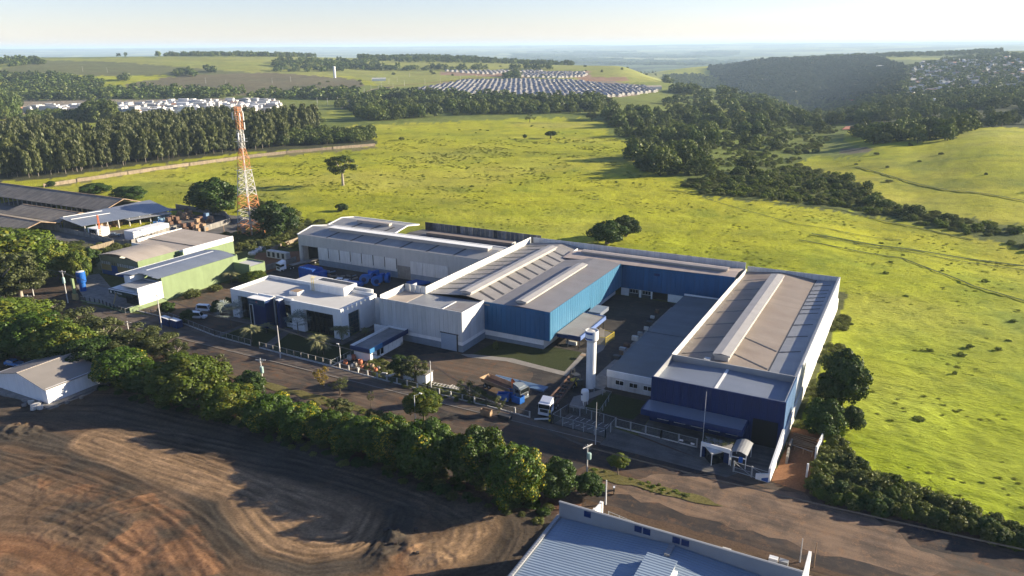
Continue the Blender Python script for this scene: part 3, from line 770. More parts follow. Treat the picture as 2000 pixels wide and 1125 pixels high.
# the graded earth lot: tracks left by machines
def build_lot():
    x0, x1, y0, y1, st = -178.0, -32.0, 30.0, 101.0, 0.27
    xs = np.arange(x0, x1, st); ys = np.arange(y0, y1, st)
    X, Y = np.meshgrid(xs, ys); x = X.ravel(); y = Y.ravel()
    G_ = lambda pts: [g(*p) for p in pts]
    def near(pts, w, soft=1.0):
        d = seg_dist(x, y, G_(pts)); return d, np.clip((w-d)/soft, 0, 1)
    wob = 1.3*(fbm(x/10, y/10, 14, 3)-0.5)
    # wide haul road of dark grit, light loops scraped beside it
    d1, band = near([(-200, 850), (60, 856), (150, 880), (250, 909), (355, 937), (427, 975), (470, 1030), (520, 1085), (600, 1112), (700, 1100), (760, 1060), (780, 1010)], 4.2, 2.0)
    d2, loop = near([(190, 862), (300, 905), (420, 942), (560, 978), (640, 1000), (692, 1030), (680, 1055), (620, 1062), (560, 1052), (520, 1020), (492, 980)], 5.5, 2.0)
    d3, loop2 = near([(850, 975), (905, 1000), (930, 1040), (905, 1075), (840, 1095)], 4.5, 2.0)
    d4, low = near([(-100, 1060), (40, 1068), (120, 1095), (190, 1140)], 3.0, 1.5)
    d5, up = near([(0, 800), (200, 800), (420, 850), (600, 900), (760, 950), (900, 985)], 8.0, 4.0)  # strip along the tree row where its shade is painted
    def tracks(d, f, seed, ax=0.04):
        a = (x*0.83-y*0.28); return fbm((d+wob)*f, a*ax, seed, 4)
    wts = [np.clip(1.6-d1/11, 0.02, 1)**2, np.clip(1.5-d2/9, 0.02, 1)**2, np.clip(1.5-d3/8, 0.01, 1)**2, np.clip(1.4-d4/8, 0.01, 1)**2, np.clip(1.2-d5/14, 0.01, 1)**2]
    trs = [tracks(d1, 2.0, 5), tracks(d2, 2.4, 6), tracks(d3, 2.2, 7), tracks(d4, 2.2, 8), tracks(d5, 1.6, 9)]
    s = sum(w_*t_ for w_, t_ in zip(wts, trs))/sum(wts)
    s = np.clip((s-0.5)*1.5+0.5, 0, 1)
    ridge = 1-np.abs(2*s-1)
    n1 = fbm(x/22, y/22, 8, 5); n2 = fbm(x/4, y/4, 9, 5); n3 = fbm(x/0.9, y/0.9, 10, 3)
    px, py, _ = proj(x, y, 0*x)
    jx = 30*(fbm(x/6, y/6, 71, 4)-0.5); jy = 18*(fbm(x/6, y/6, 72, 4)-0.5)
    def P_(poly): return inpoly(px+jx, py+jy, poly).astype(float)
    orange = np.maximum.reduce([P_([(60, 940), (150, 925), (235, 965), (210, 990), (90, 985)]), P_([(300, 985), (375, 1000), (405, 1060), (440, 1130), (240, 1130), (190, 1085)]), P_([(-20, 1065), (100, 1080), (175, 1130), (-20, 1130)]), P_([(740, 1100), (830, 1070), (900, 1130), (700, 1130)]), P_([(180, 990), (300, 965), (330, 1000), (230, 1010)])])
    gritty = np.maximum.reduce([P_([(50, 990), (150, 970), (240, 1010), (225, 1055), (120, 1045)]), P_([(-20, 880), (160, 900), (300, 960), (200, 950), (60, 930), (-20, 960)])])
    churn = np.maximum.reduce([P_([(60, 930), (235, 950), (330, 1000), (420, 1130), (200, 1130), (60, 1050)]), P_([(745, 1030), (850, 1040), (860, 1110), (700, 1120)])])
    tan = np.array([0.205, 0.132, 0.074]); rc = np.array([0.20, 0.098, 0.046]); dk = np.array([0.043, 0.037, 0.029]); mid = np.array([0.115, 0.074, 0.044])
    c = np.tile(mid, (len(x), 1))
    def blend(c, col, m): return c*(1-m[:, None])+col[None, :]*m[:, None]
    c = blend(c, dk, np.clip((n1-0.48)*5, 0, 0.75))
    c = blend(c, rc, orange*0.62*np.clip((n2-0.34)*3.5, 0, 1))
    c = blend(c, dk, gritty*0.8*np.clip((n2-0.3)*3, 0, 1)); c = blend(c, dk*1.15, band*0.85)
    c = blend(c, tan*1.1, loop*np.clip(0.35+1.1*s, 0, 1)); c = blend(c, tan*0.9, loop2*np.clip(0.3+s, 0, 1)); c = blend(c, rc, low*0.6)
    c = blend(c, dk*1.2, up*0.7)  # tree row's shade darkened into the earth colour
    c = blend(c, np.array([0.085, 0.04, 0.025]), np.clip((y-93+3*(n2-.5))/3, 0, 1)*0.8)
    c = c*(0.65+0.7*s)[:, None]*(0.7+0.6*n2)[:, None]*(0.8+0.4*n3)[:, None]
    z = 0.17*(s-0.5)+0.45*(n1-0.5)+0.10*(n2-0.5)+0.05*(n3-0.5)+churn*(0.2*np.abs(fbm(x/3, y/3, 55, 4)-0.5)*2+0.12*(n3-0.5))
    for (hx, hy), r, h in ((g(770, 1050), 1.6, 1.0), (g(800, 1075), 1.3, 0.7), (g(60, 842), 3.5, 0.6), (g(20, 845), 3, 0.5), (g(750, 1085), 2.0, 0.5), (g(870, 1095), 3, 0.4)):
        q = np.exp(-((x-hx)**2+(y-hy)**2)/(r*r)); z = z+h*q*(0.2+1.6*fbm(x/0.8, y/0.8, 31, 4))
    for k, ln in enumerate(([(0, 900), (160, 905), (330, 985), (420, 1060), (520, 1120)], [(300, 880), (420, 920), (560, 985), (640, 1020)], [(260, 880), (360, 905), (470, 945)], [(470, 990), (500, 1030), (560, 1075), (650, 1085), (720, 1050), (745, 1000)], [(0, 1000), (120, 1010), (230, 1080), (300, 1130)], [(330, 870), (520, 905), (700, 940), (860, 1000), (930, 1060)], [(60, 1080), (200, 1000), (330, 975), (380, 960)], [(880, 1000), (915, 1030), (905, 1070), (850, 1110)], [(200, 840), (350, 860), (520, 900)], [(760, 960), (740, 1020), (700, 1090), (640, 1125)])):
        q_ = G_(ln)
        for _ in range(2):
            q_ = [q_[0]]+[(a_[0]*(1-t_)+b_[0]*t_, a_[1]*(1-t_)+b_[1]*t_) for a_, b_ in zip(q_[:-1], q_[1:]) for t_ in (0.25, 0.75)]+[q_[-1]]
        ef = np.clip((np.minimum(np.hypot(x-q_[0][0], y-q_[0][1]), np.hypot(x-q_[-1][0], y-q_[-1][1]))-3.4)/4, 0, 1)
        dl = seg_dist(x, y, q_)+0.35*(fbm(x/3, y/3, 60+k, 2)-0.5)
        for off in (0.8, 1.2, 2.5):
            m_ = np.clip(1.35-np.abs(dl-off)/0.17, 0, 1)*np.clip(fbm(x/5, y/5, 80+k, 2)*2.6-0.6, 0, 1)*ef
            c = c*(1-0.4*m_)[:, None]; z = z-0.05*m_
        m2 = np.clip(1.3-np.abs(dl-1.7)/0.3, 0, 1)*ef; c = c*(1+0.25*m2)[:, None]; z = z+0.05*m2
    edge = np.clip(np.minimum(np.minimum(x-x0, x1-x), np.minimum(y-y0, y1-y))/3, 0, 1)
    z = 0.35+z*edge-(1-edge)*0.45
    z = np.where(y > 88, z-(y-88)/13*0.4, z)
    z = np.where(x > -40.5, -0.3, z)
    hut = (x > -173) & (x < -149) & (y > 77) & (y < 94)
    z = np.where(hut, np.minimum(z, 0.02), z)
    na = len(xs); i = np.arange(len(ys)-1)[:, None]*na+np.arange(na-1)[None, :]
    F = np.stack([i, i+1, i+na+1, i+na], -1).reshape(-1, 4)
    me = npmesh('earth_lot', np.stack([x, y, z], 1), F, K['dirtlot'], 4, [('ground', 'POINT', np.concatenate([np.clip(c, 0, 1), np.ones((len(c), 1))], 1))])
    me.polygons.foreach_set('use_smooth', [True]*len(me.polygons))
    o = bpy.data.objects.new('earth_lot', me); COL.objects.link(o); tag(o, kind='structure')
build_lot()
# ---------------------------------------------------------------- building helpers
def B1(parent, name, mat, *boxes):
    mb = MB()
    for b in boxes: mb.box(*b)
    return mb.build(name, mat, parent)

def panels(parent, name, mat, axis, a0, a1, w, c, z0, z1, t=0.06, side=-1, gap=None):
    """cladding panels side by side on a wall: axis 'x' runs along X at y=c, 'y' runs along Y at x=c; side = which way they stand proud"""
    n = max(1, round(abs(a1-a0)/w)); w = (a1-a0)/n
    if gap is None: gap = 0.13 if name == 'parapet_panel' else 0.07
    me = None; out = []
    for i in range(n):
        p0 = a0+i*w+gap/2; p1 = a0+(i+1)*w-gap/2
        zz = z1(i/n) if callable(z1) else z1
        mb = MB()
        lo, hi = (c-t, c) if side < 0 else (c, c+t)
        if axis == 'x': mb.box(p0, p1, lo, hi, z0, zz)
        else: mb.box(lo, hi, p0, p1, z0, zz)
        out.append(mb.build(name, mat, parent))
    return out

def lantern(parent, x0, x1, y0, y1, z0, z1, mat, along='y'):
    """raised ridge ventilator: a louvred upstand with a low hipped sheet cap"""
    a = 0.35
    mb = MB(); mb.box(x0+a, x1-a, y0+a, y1-a, z0, z1-0.25)
    v = mb.build('ridge_vent', mat, parent)
    cap = MB()
    if along == 'y':
        xm = (x0+x1)/2
        cap.slab((x0, y0, z1-0.25), (xm, y0, z1), (xm, y1, z1), (x0, y1, z1-0.25), 0.06)
        cap.slab((xm, y0, z1), (x1, y0, z1-0.25), (x1, y1, z1-0.25), (xm, y1, z1), 0.06)
        cap.box(x0, x0+0.08, y0, y1, z1-0.62, z1-0.3); cap.box(x1-0.08, x1, y0, y1, z1-0.62, z1-0.3)
        cap.box(x0, x1, y0, y0+0.08, z1-0.62, z1-0.3)
    else:
        ym = (y0+y1)/2
        cap.slab((x0, y0, z1-0.25), (x1, y0, z1-0.25), (x1, ym, z1), (x0, ym, z1), 0.06)
        cap.slab((x0, ym, z1), (x1, ym, z1), (x1, y1, z1-0.25), (x0, y1, z1-0.25), 0.06)
        cap.box(x0, x1, y0, y0+0.08, z1-0.62, z1-0.3); cap.box(x0, x1, y1-0.08, y1, z1-0.62, z1-0.3)
    c = cap.build('vent_cap', mat, v)
    n = int(((y1-y0) if along == 'y' else (x1-x0))/2.6)
    for i in range(n):
        mb = MB()
        if along == 'y':
            q = y0+0.9+i*2.6; mb.box(x1-a, x1-a+0.05, q, q+0.1, z0, z1-0.3)
        else:
            q = x0+0.9+i*2.6; mb.box(q, q+0.1, y0+a-0.05, y0+a, z0, z1-0.3)
        mb.build('vent_louvre', K['bronze'], v)
    return v

def strip(parent, p0, p1, w, z0, z1, mat=None):
    """narrow dark sheet laid across a roof slope from p0 to p1"""
    mb = MB()
    (xa, ya), (xb, yb) = p0, p1
    mb.slab((xa, ya-w/2, z0), (xb, yb-w/2, z1), (xb, yb+w/2, z1), (xa, ya+w/2, z0), 0.03)
    return mb.build('dark_roof_strip', mat or K['darkstrip'], parent)

def window_x(parent, x0, x1, y, z0, z1, mull=1, frame='white', depth=0.1):
    """window on a wall facing -Y"""
    f = MB(); t = 0.07
    f.box(x0, x1, y-depth, y+0.02, z1-t, z1); f.box(x0, x1, y-depth-0.05, y+0.02, z0, z0+t)
    f.box(x0, x0+t, y-depth, y+0.02, z0+t, z1-t); f.box(x1-t, x1, y-depth, y+0.02, z0+t, z1-t)
    for i in range(mull):
        xm = x0+(x1-x0)*(i+1)/(mull+1); f.box(xm-0.03, xm+0.03, y-depth+0.01, y+0.01, z0+t, z1-t)
    w = f.build('window', K[frame], parent)
    p = MB(); p.box(x0+t, x1-t, y-0.05, y-0.03, z0+t, z1-t); p.build('pane', K['glass'], w)
    return w

# ---------------------------------------------------------------- navy warehouse on the right
def build_right():
    X0, X1 = -40.2, -15.5
    t = thing('warehouse', 'long warehouse with navy front box, brownish roof and raised ridge vent, beside the meadow', 'warehouse', ((X0+X1)/2, 175, 0))
    # front box
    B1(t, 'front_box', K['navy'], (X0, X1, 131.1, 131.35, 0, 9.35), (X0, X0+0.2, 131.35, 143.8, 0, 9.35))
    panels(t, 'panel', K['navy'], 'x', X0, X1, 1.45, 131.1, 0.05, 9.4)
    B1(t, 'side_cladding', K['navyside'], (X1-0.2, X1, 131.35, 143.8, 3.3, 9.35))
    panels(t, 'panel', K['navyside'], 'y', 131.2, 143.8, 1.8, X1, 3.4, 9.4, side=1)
    B1(t, 'parapet', K['rooflight'], (X0+0.2, X1-0.2, 143.55, 143.8, 7.0, 9.4), (X0+0.2, X0+0.32, 131.4, 143.5, 7.4, 9.38), (X1-0.32, X1-0.2, 131.4, 143.5, 7.4, 9.38), (X0+0.2, X1-0.2, 131.36, 131.5, 7.4, 9.38))
    mb = MB(); xm = -28.5
    mb.slab((X0+0.2, 131.4, 8.0), (xm, 131.4, 8.35), (xm, 143.5, 8.35), (X0+0.2, 143.5, 8.0), 0.1)
    mb.slab((xm, 131.4, 8.35), (X1-0.2, 131.4, 8.0), (X1-0.2, 143.5, 8.0), (xm, 143.5, 8.35), 0.1)
    mb.build('front_roof', K['roofblue'], t)
    B1(t, 'ridge_flashing', K['white'], (xm-0.28, xm+0.28, 131.6, 143.4, 8.37, 8.42))
    # main roof
    mb = MB()
    mb.slab((X0+0.15, 143.8, 7.75), (-30.6, 143.8, 8.75), (-30.6, 217.6, 8.75), (X0+0.15, 217.6, 7.75), 0.1)
    mb.slab((-30.6, 143.8, 8.75), (-21.5, 143.8, 7.8), (-21.5, 217.6, 7.8), (-30.6, 217.6, 8.75), 0.1)
    mb.build('roof', K['roofbrown'], t)
    mb = MB(); mb.slab((-21.3, 143.8, 7.82), (X1-0.3, 143.8, 8.3), (X1-0.3, 217.6, 8.3), (-21.3, 217.6, 7.82), 0.1)
    mb.build('side_roof', K['rooflight'], t)
    B1(t, 'gutter', K['darkmetal'], (-21.52, -21.28, 143.8, 217.6, 7.6, 7.86))
    lantern(t, -32.4, -28.9, 146.3, 210.4, 8.2, 10.3, K['lantern'])
    for i in range(7):  # narrow dark strips across the roof slopes
        y = 150+9.8*i
        strip(t, (X0+0.9, y-1.2), (-33.2, y+1.2), 0.55, 7.88, 8.52)
    for y in (150, 160.5): strip(t, (-29.3, y+1.6), (-21.8, y-1.6), 0.55, 8.66, 7.9)
    for y in (159.5, 169.5, 178, 186.8, 190.4, 193.6, 197, 200.4, 203.8, 207.2, 212): strip(t, (-21.3, y-0.8), (-17.2, y+0.8), 0.5, 7.9, 8.24)
    # left parapet of white panels, seen from its sunlit inner side
    B1(t, 'parapet_frame', K['bronze'], (X0, X0+0.06, 143.8, 204, 0, 9.36), (X0-0.06, X0, 143.8, 217.6, 0, 7.8), (X0-0.02, X0+0.06, 204, 216, 8.5, 8.6))
    panels(t, 'parapet_panel', K['whiteclad'], 'y', 143.9, 203.9, 1.5, X0+0.06, 7.6, 9.4, side=1)
    panels(t, 'parapet_panel', K['whiteclad'], 'y', 204.2, 215.8, 1.5, X0+0.06, 7.6, 9.1, side=1)
    mb = MB()
    for i in range(20):
        y = 146+i*3.0; mb.tube((X0+0.12, y, 9.0), (X0+1.5, y, 7.95), 0.035, k=4)
    mb.build('brace', K['bronze'], t)
    # back parapet
    B1(t, 'back_wall', K['greyclad_x'], (X0, X1, 217.7, 217.95, 0, 9.3))
    panels(t, 'parapet_panel', K['whiteclad'], 'x', X0+0.2, X1-0.4, 1.75, 217.7, 7.7, 9.4, side=-1)
    # right side wall
    B1(t, 'side_wall', K['greyclad_y'], (X1-0.22, X1-0.02, 143.8, 217.95, 3.3, 9.35))
    panels(t, 'side_panel', K['greyclad_y'], 'y', 143.85, 217.9, 1.9, X1-0.02, 3.3, 9.4, side=1)
    B1(t, 'side_inner_lining', K['rooflight'], (X1-0.5, X1-0.24, 143.8, 217.7, 7.9, 9.3))
    B1(t, 'masonry_base', K['white'], (X1-0.25, X1+0.3, 131.2, 218, 0, 3.25))
    mb = MB(); mb.prism([(X1-0.1, 119.0), (X1+0.25, 119.0), (X1+0.25, 131.2), (X1-0.1, 131.2)], 0, [2.6, 2.6, 4.2, 4.2]); mb.build('boundary_pier', K['white'], t)
    # canopy along the front
    mb = MB(); mb.slab((-40.4, 131, 4.55), (-40.4, 126.8, 4.25), (-21.8, 126.8, 4.25), (-21.8, 131, 4.55), 0.1)
    c = mb.build('canopy', K['roofblue'], t)
    B1(c, 'fascia', K['navyflat'], (-40.6, -21.6, 126.6, 126.8, 3.3, 4.4), (-21.8, -21.6, 126.8, 131, 3.3, 4.5), (-40.6, -40.4, 126.8, 131, 3.3, 4.5))
    B1(t, 'roller_door', K['black'], (-20.8, -16.4, 130.98, 131.03, 0.1, 5.2))
    for i in range(5):
        x = -38.6+i*3.3
        w = window_x(t, x, x+2.2, 131.02, 0.9, 2.6, 2)
    B1(t, 'roof_hatch', K['whitedirty'], (-33.6, -32.5, 144.2, 145.5, 8.3, 9.4))
    B1(t, 'wall_plinth', K['drive'], (-40.2, -21.8, 126.8, 131.05, 0.0, 0.12))
build_right()

def build_annex():
    t = thing('workshop_annex', 'low grey-roofed annex with white front wall, left of the navy warehouse', 'building', (-47, 170, 0))
    H = 3.7; y0 = 141.6
    B1(t, 'wall', K['whitedirty'], (-53.2, -40.5, y0, y0+0.2, 0, 2.9), (-53.2, -53.0, y0+0.2, 200, 0, H-0.1))
    B1(t, 'front_parapet', K['white'], (-53.3, -40.5, y0-0.08, y0+0.25, 2.6, H+0.35))
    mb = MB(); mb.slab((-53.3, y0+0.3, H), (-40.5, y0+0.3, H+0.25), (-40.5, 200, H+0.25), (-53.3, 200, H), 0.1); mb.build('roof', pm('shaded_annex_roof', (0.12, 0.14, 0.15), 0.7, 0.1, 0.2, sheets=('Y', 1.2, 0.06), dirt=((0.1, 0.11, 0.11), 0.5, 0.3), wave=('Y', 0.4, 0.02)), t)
    B1(t, 'joint', K['darkmetal'], (-53.2, -40.6, 168, 168.2, H+0.12, H+0.2))
    for x in (-51.3, -48.2, -45.1): window_x(t, x, x+1.9, y0, 1.1, 2.2, 1)
    B1(t, 'white_band', K['white'], (-53.3, -40.5, 200, 200.2, H-0.1, H+0.5))
    for i in range(2):
        mb = MB(); mb.tube((-43.5+i*0.2, 166+i*14, H+0.3), (-41.2, 166+i*14, H+0.5), 0.08); mb.build('pipe', K['white'], t)
build_annex()

# ---------------------------------------------------------------- blue U-shaped hall
def build_blue():
    t = thing('blue_factory_hall', 'U shaped factory hall with bright blue cladding round a dark courtyard', 'factory', (-78, 180, 0))
    H = 9.75; XL, XR, Y0, YB = -91.4, -73.0, 154.6, 203.4
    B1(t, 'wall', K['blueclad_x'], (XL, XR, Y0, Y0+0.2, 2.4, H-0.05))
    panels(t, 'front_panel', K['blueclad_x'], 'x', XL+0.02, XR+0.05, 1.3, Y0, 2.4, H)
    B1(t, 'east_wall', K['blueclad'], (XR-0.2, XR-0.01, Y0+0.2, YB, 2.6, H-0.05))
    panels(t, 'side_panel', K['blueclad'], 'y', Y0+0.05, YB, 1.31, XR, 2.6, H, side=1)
    for i in range(37):
        y = Y0+0.75+i*1.318; B1(t, 'rib', pm('pale_blue_rib', (0.11, 0.27, 0.40), 0.4, 0.05, 1) if i == 0 else bpy.data.materials['pale_blue_rib'], (XR+0.06, XR+0.12, y-0.09, y+0.09, 2.7, H-0.1))
    B1(t, 'masonry', K['white'], (XL, XR-1.7, Y0+0.15, Y0+0.4, 1.0, 2.4), (XR-2.0, XR-1.7, Y0+0.4, YB, 0, 2.6))
    B1(t, 'masonry_base', K['greybase'], (XL, XR-1.7, Y0+0.1, Y0+0.45, 0, 1.0))
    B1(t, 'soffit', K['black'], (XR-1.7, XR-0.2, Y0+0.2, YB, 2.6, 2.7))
    # wing roof
    mb = MB()
    mb.slab((-89.6, Y0+0.1, 9.3), (-81.8, Y0+0.1, 10.0), (-81.8, YB, 10.0), (-89.6, YB, 9.3), 0.1)
    mb.slab((-81.8, Y0+0.1, 10.0), (XR-0.1, Y0+0.1, 9.72), (XR-0.1, YB, 9.72), (-81.8, YB, 10.0), 0.1)
    mb.build('wing_roof', K['roofwing'], t)
    lantern(t, -83.2, -80.2, 156.4, 194.6, 9.6, 10.9, K['lantern'])
    # back wing
    B1(t, 'court_wall', K['blueclad_x'], (XR-0.2, -40.7, YB, YB+0.2, 2.3, H-0.05))
    panels(t, 'court_panel', K['blueclad_x'], 'x', XR+0.08, -40.7, 1.35, YB, 2.3, H)
    B1(t, 'court_masonry', K['white'], (-58.9, -40.7, YB-0.0, YB+0.25, 0, 2.3), (-73, -70.6, YB, YB+0.25, 0, 2.3), (-67.5, -66.8, YB, YB+0.25, 0, 2.3), (-63.9, -63.5, YB, YB+0.25, 0, 2.3))
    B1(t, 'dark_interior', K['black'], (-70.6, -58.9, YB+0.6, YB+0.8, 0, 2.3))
    for x in (-70.4, -66.6): window_x(t, x, x+2.6, YB+0.3, 1.0, 2.2, 2)
    B1(t, 'low_wall', K['darkmetal'], (-70.6, -63.9, YB+0.1, YB+0.3, 0, 1.0))
    B1(t, 'vent', K['navyflat'], (-63.2, -61.6, YB-0.12, YB-0.06, 7.2, 7.9))
    mb = MB()
    mb.slab((-91, YB-2.2, 9.72), (-40.7, YB+0.1, 9.72), (-40.7, 208.2, 10.1), (-91, 208.2, 10.1), 0.1)
    mb.slab((-91, 208.2, 10.1), (-40.7, 208.2, 10.1), (-40.7, 214.4, 9.3), (-91, 214.4, 9.3), 0.1)
    mb.build('back_roof', pm('warm_steel_roof', (0.34, 0.28, 0.24), 0.55, 0.1, 0.3, sheets=('X', 1.0, 0.07), wave=('X', 0.4, 0.03)), t)
    lantern(t, -87.3, -43.4, 206.6, 209.2, 9.7, 11.0, K['lantern_x'], 'x')
    for x in (-79.5, -69.5): strip(t, (x-1, 204.4), (x+1, 206.2), 0.7, 9.85, 9.98)
    mb = MB(); mb.bar((-90.6, 205.0, 9.5), (-90.2, 210.4, 10.2), 0.25, 0.5); mb.build('verge_trim', K['white'], t)
    B1(t, 'east_gutter', K['white'], (XR-0.5, XR+0.3, Y0+6, YB-22, 2.45, 2.6))
    # white parapet behind
    B1(t, 'back_wall', K['greyclad_x'], (-107.8, -40.3, 215.2, 215.4, 0, 10.9))
    panels(t, 'parapet_panel', K['whiteclad'], 'x', -107.6, -40.3, 1.95, 215.2, 8.8, 11.0)
build_blue()

def build_canopy():
    t = thing('loading_canopy', 'flat grey canopy with blue fascia standing against the blue hall, in front of the courtyard', 'canopy', (-69.5, 166, 0))
    mb = MB(); mb.slab((-72.6, 157.6, 3.6), (-66.6, 158.2, 3.4), (-66.6, 174.4, 3.4), (-72.6, 174.4, 3.6), 0.12); mb.build('roof', K['roofgrey'], t)
    B1(t, 'fascia', K['navyflat'], (-72.7, -66.5, 157.9, 158.1, 2.5, 3.55))
    B1(t, 'side_fascia', pm('light_blue_fascia', (0.11, 0.17, 0.36), 0.5, 0.1, 0.6), (-66.6, -66.4, 158.0, 174.6, 2.6, 3.6), (-72.6, -66.4, 174.4, 174.6, 2.9, 3.6))
    B1(t, 'upper_box', K['roofblue'], (-71.6, -68.2, 175, 181, 2.9, 3.9))
    for x, y in ((-66.9, 158.4), (-66.9, 166), (-66.9, 174), (-70, 158.4)):
        mb = MB(); mb.tube((x, y, 0), (x, y, 2.6), 0.12); mb.build('post', K['darkmetal'], t)
    B1(t, 'counter', K['whitedirty'], (-71.2, -68.5, 160.2, 160.8, 0.1, 1.0))
build_canopy()

# ---------------------------------------------------------------- grey hall with many roof strips
def build_grey():
    t = thing('grey_factory_hall', 'grey clad hall with striped roof, ridge vent and white parapet, left of the blue hall', 'factory', (-100, 180, 0))
    H = 10.2; W0, W1 = -115.2, -91.0; y0 = 144.0
    B1(t, 'wall', K['greyclad_x'], (W0, W1, y0, y0+0.2, 2.6, H-0.05))
    panels(t, 'front_panel', K['greyclad_x'], 'x', W0, W1+0.02, 1.3, y0, 2.6, H)
    B1(t, 'side_wall', K['greyclad_y'], (W1-0.2, W1, y0+0.2, 154.5, 2.6, H-0.05), (W0, W0+0.2, y0+0.2, 160, 0, H-0.4))
    panels(t, 'side_panel', K['greyclad_y'], 'y', y0+0.02, 154.5, 1.3, W1, 2.6, H, side=1)
    B1(t, 'masonry', K['white'], (W0, W1+0.02, y0+0.02, y0+0.3, 1.7, 2.6), (W1-0.25, W1+0.04, y0+0.3, 154.7, 1.7, 2.6))
    B1(t, 'masonry_base', K['greybase'], (W0, W1+0.04, y0, y0+0.32, 0, 1.7), (W1-0.27, W1+0.06, y0+0.32, 154.7, 0, 1.7))
    d = B1(t, 'door', pm('grey_blue_door', (0.27, 0.33, 0.4), 0.6, 0.05, 0.5, wave=('Z', 0.4, 0.02)), (-97.0, -92.6, y0-0.12, y0-0.02, 0.05, 4.2))
    B1(d, 'door_rail', K['darkmetal'], (-97.2, -92.0, y0-0.2, y0-0.06, 4.2, 4.4), (-92.5, -92.2, y0-0.2, y0-0.06, 0, 4.2))
    # front roof and the little walled terrace at the corner
    mb = MB()
    mb.slab((W0+0.2, y0+0.3, 8.9), (W1-0.3, y0+0.3, 9.3), (W1-0.3, 155.4, 9.3), (W0+0.2, 155.4, 8.9), 0.1)
    mb.build('front_roof', K['rooflight'], t)
    B1(t, 'terrace_deck', K['rooftan'], (W0+0.2, -109.0, y0+0.4, 154.3, 8.95, 9.1))
    mb = MB(); mb.slab((-97.2, y0+0.4, 9.6), (W1-0.2, y0+0.4, 9.95), (W1-0.2, 151.4, 9.95), (-97.2, 151.4, 9.6), 0.1); mb.build('porch_roof', K['roofgrey'], t)
    B1(t, 'verge_trim', K['white'], (-97.5, -97.2, y0+0.4, 151.6, 9.5, 9.7))
    panels(t, 'parapet_panel', K['whiteclad'], 'y', y0+0.3, 154.6, 1.75, W0, 8.9, 10.9, t=0.08, side=1)
    panels(t, 'parapet_panel', K['whiteclad'], 'x', W0+0.1, -108.6, 1.6, 154.9, 8.9, 11.0, t=0.08)
    # main roof
    mb = MB()
    mb.slab((-108.3, 155.4, 9.1), (-97.2, 155.4, 10.3), (-97.2, 214.8, 10.3), (-108.3, 214.8, 9.1), 0.1)
    mb.slab((-97.2, 155.4, 10.3), (-89.7, 155.4, 9.25), (-89.7, 214.8, 9.25), (-97.2, 214.8, 10.3), 0.1)
    mb.build('roof', K['roofgrey'], t)
    B1(t, 'valley_gutter', K['darkmetal'], (-89.75, -89.55, 155.0, 203, 9.0, 9.22))
    B1(t, 'east_upstand', K['roofgrey'], (-91.2, -89.4, 154.4, 155.4, 8.9, 9.2))
    lantern(t, -98.9, -95.6, 155.9, 207.4, 9.8, 11.3, K['lantern'])
    for i in range(10):  # skylight sheets across both slopes
        y = 159.2+i*4.95
        strip(t, (-95.8, y+1.3), (-90.0, y-1.2), 0.9, 10.16, 9.34)
    for i in range(11):
        y = 161+i*4.95
        strip(t, (-107.6, y-1.1), (-99.2, y+0.9), 0.65, 9.26, 10.16)
    # long parapet, bright inner side
    B1(t, 'parapet_frame', K['bronze'], (-108.75, -108.65, 154.9, 215.2, 0, 10.95))
    panels(t, 'parapet_panel', K['whiteclad'], 'y', 154.95, 215.1, 1.62, -108.65, 9.0, 11.0, t=0.08, side=1)
    mb = MB()
    for i in range(12):
        mb.tube((-108.5, 157+i*4.8, 10.6), (-107.2, 157+i*4.8, 9.3), 0.04, k=4)
    mb.build('brace', K['bronze'], t)
build_grey()

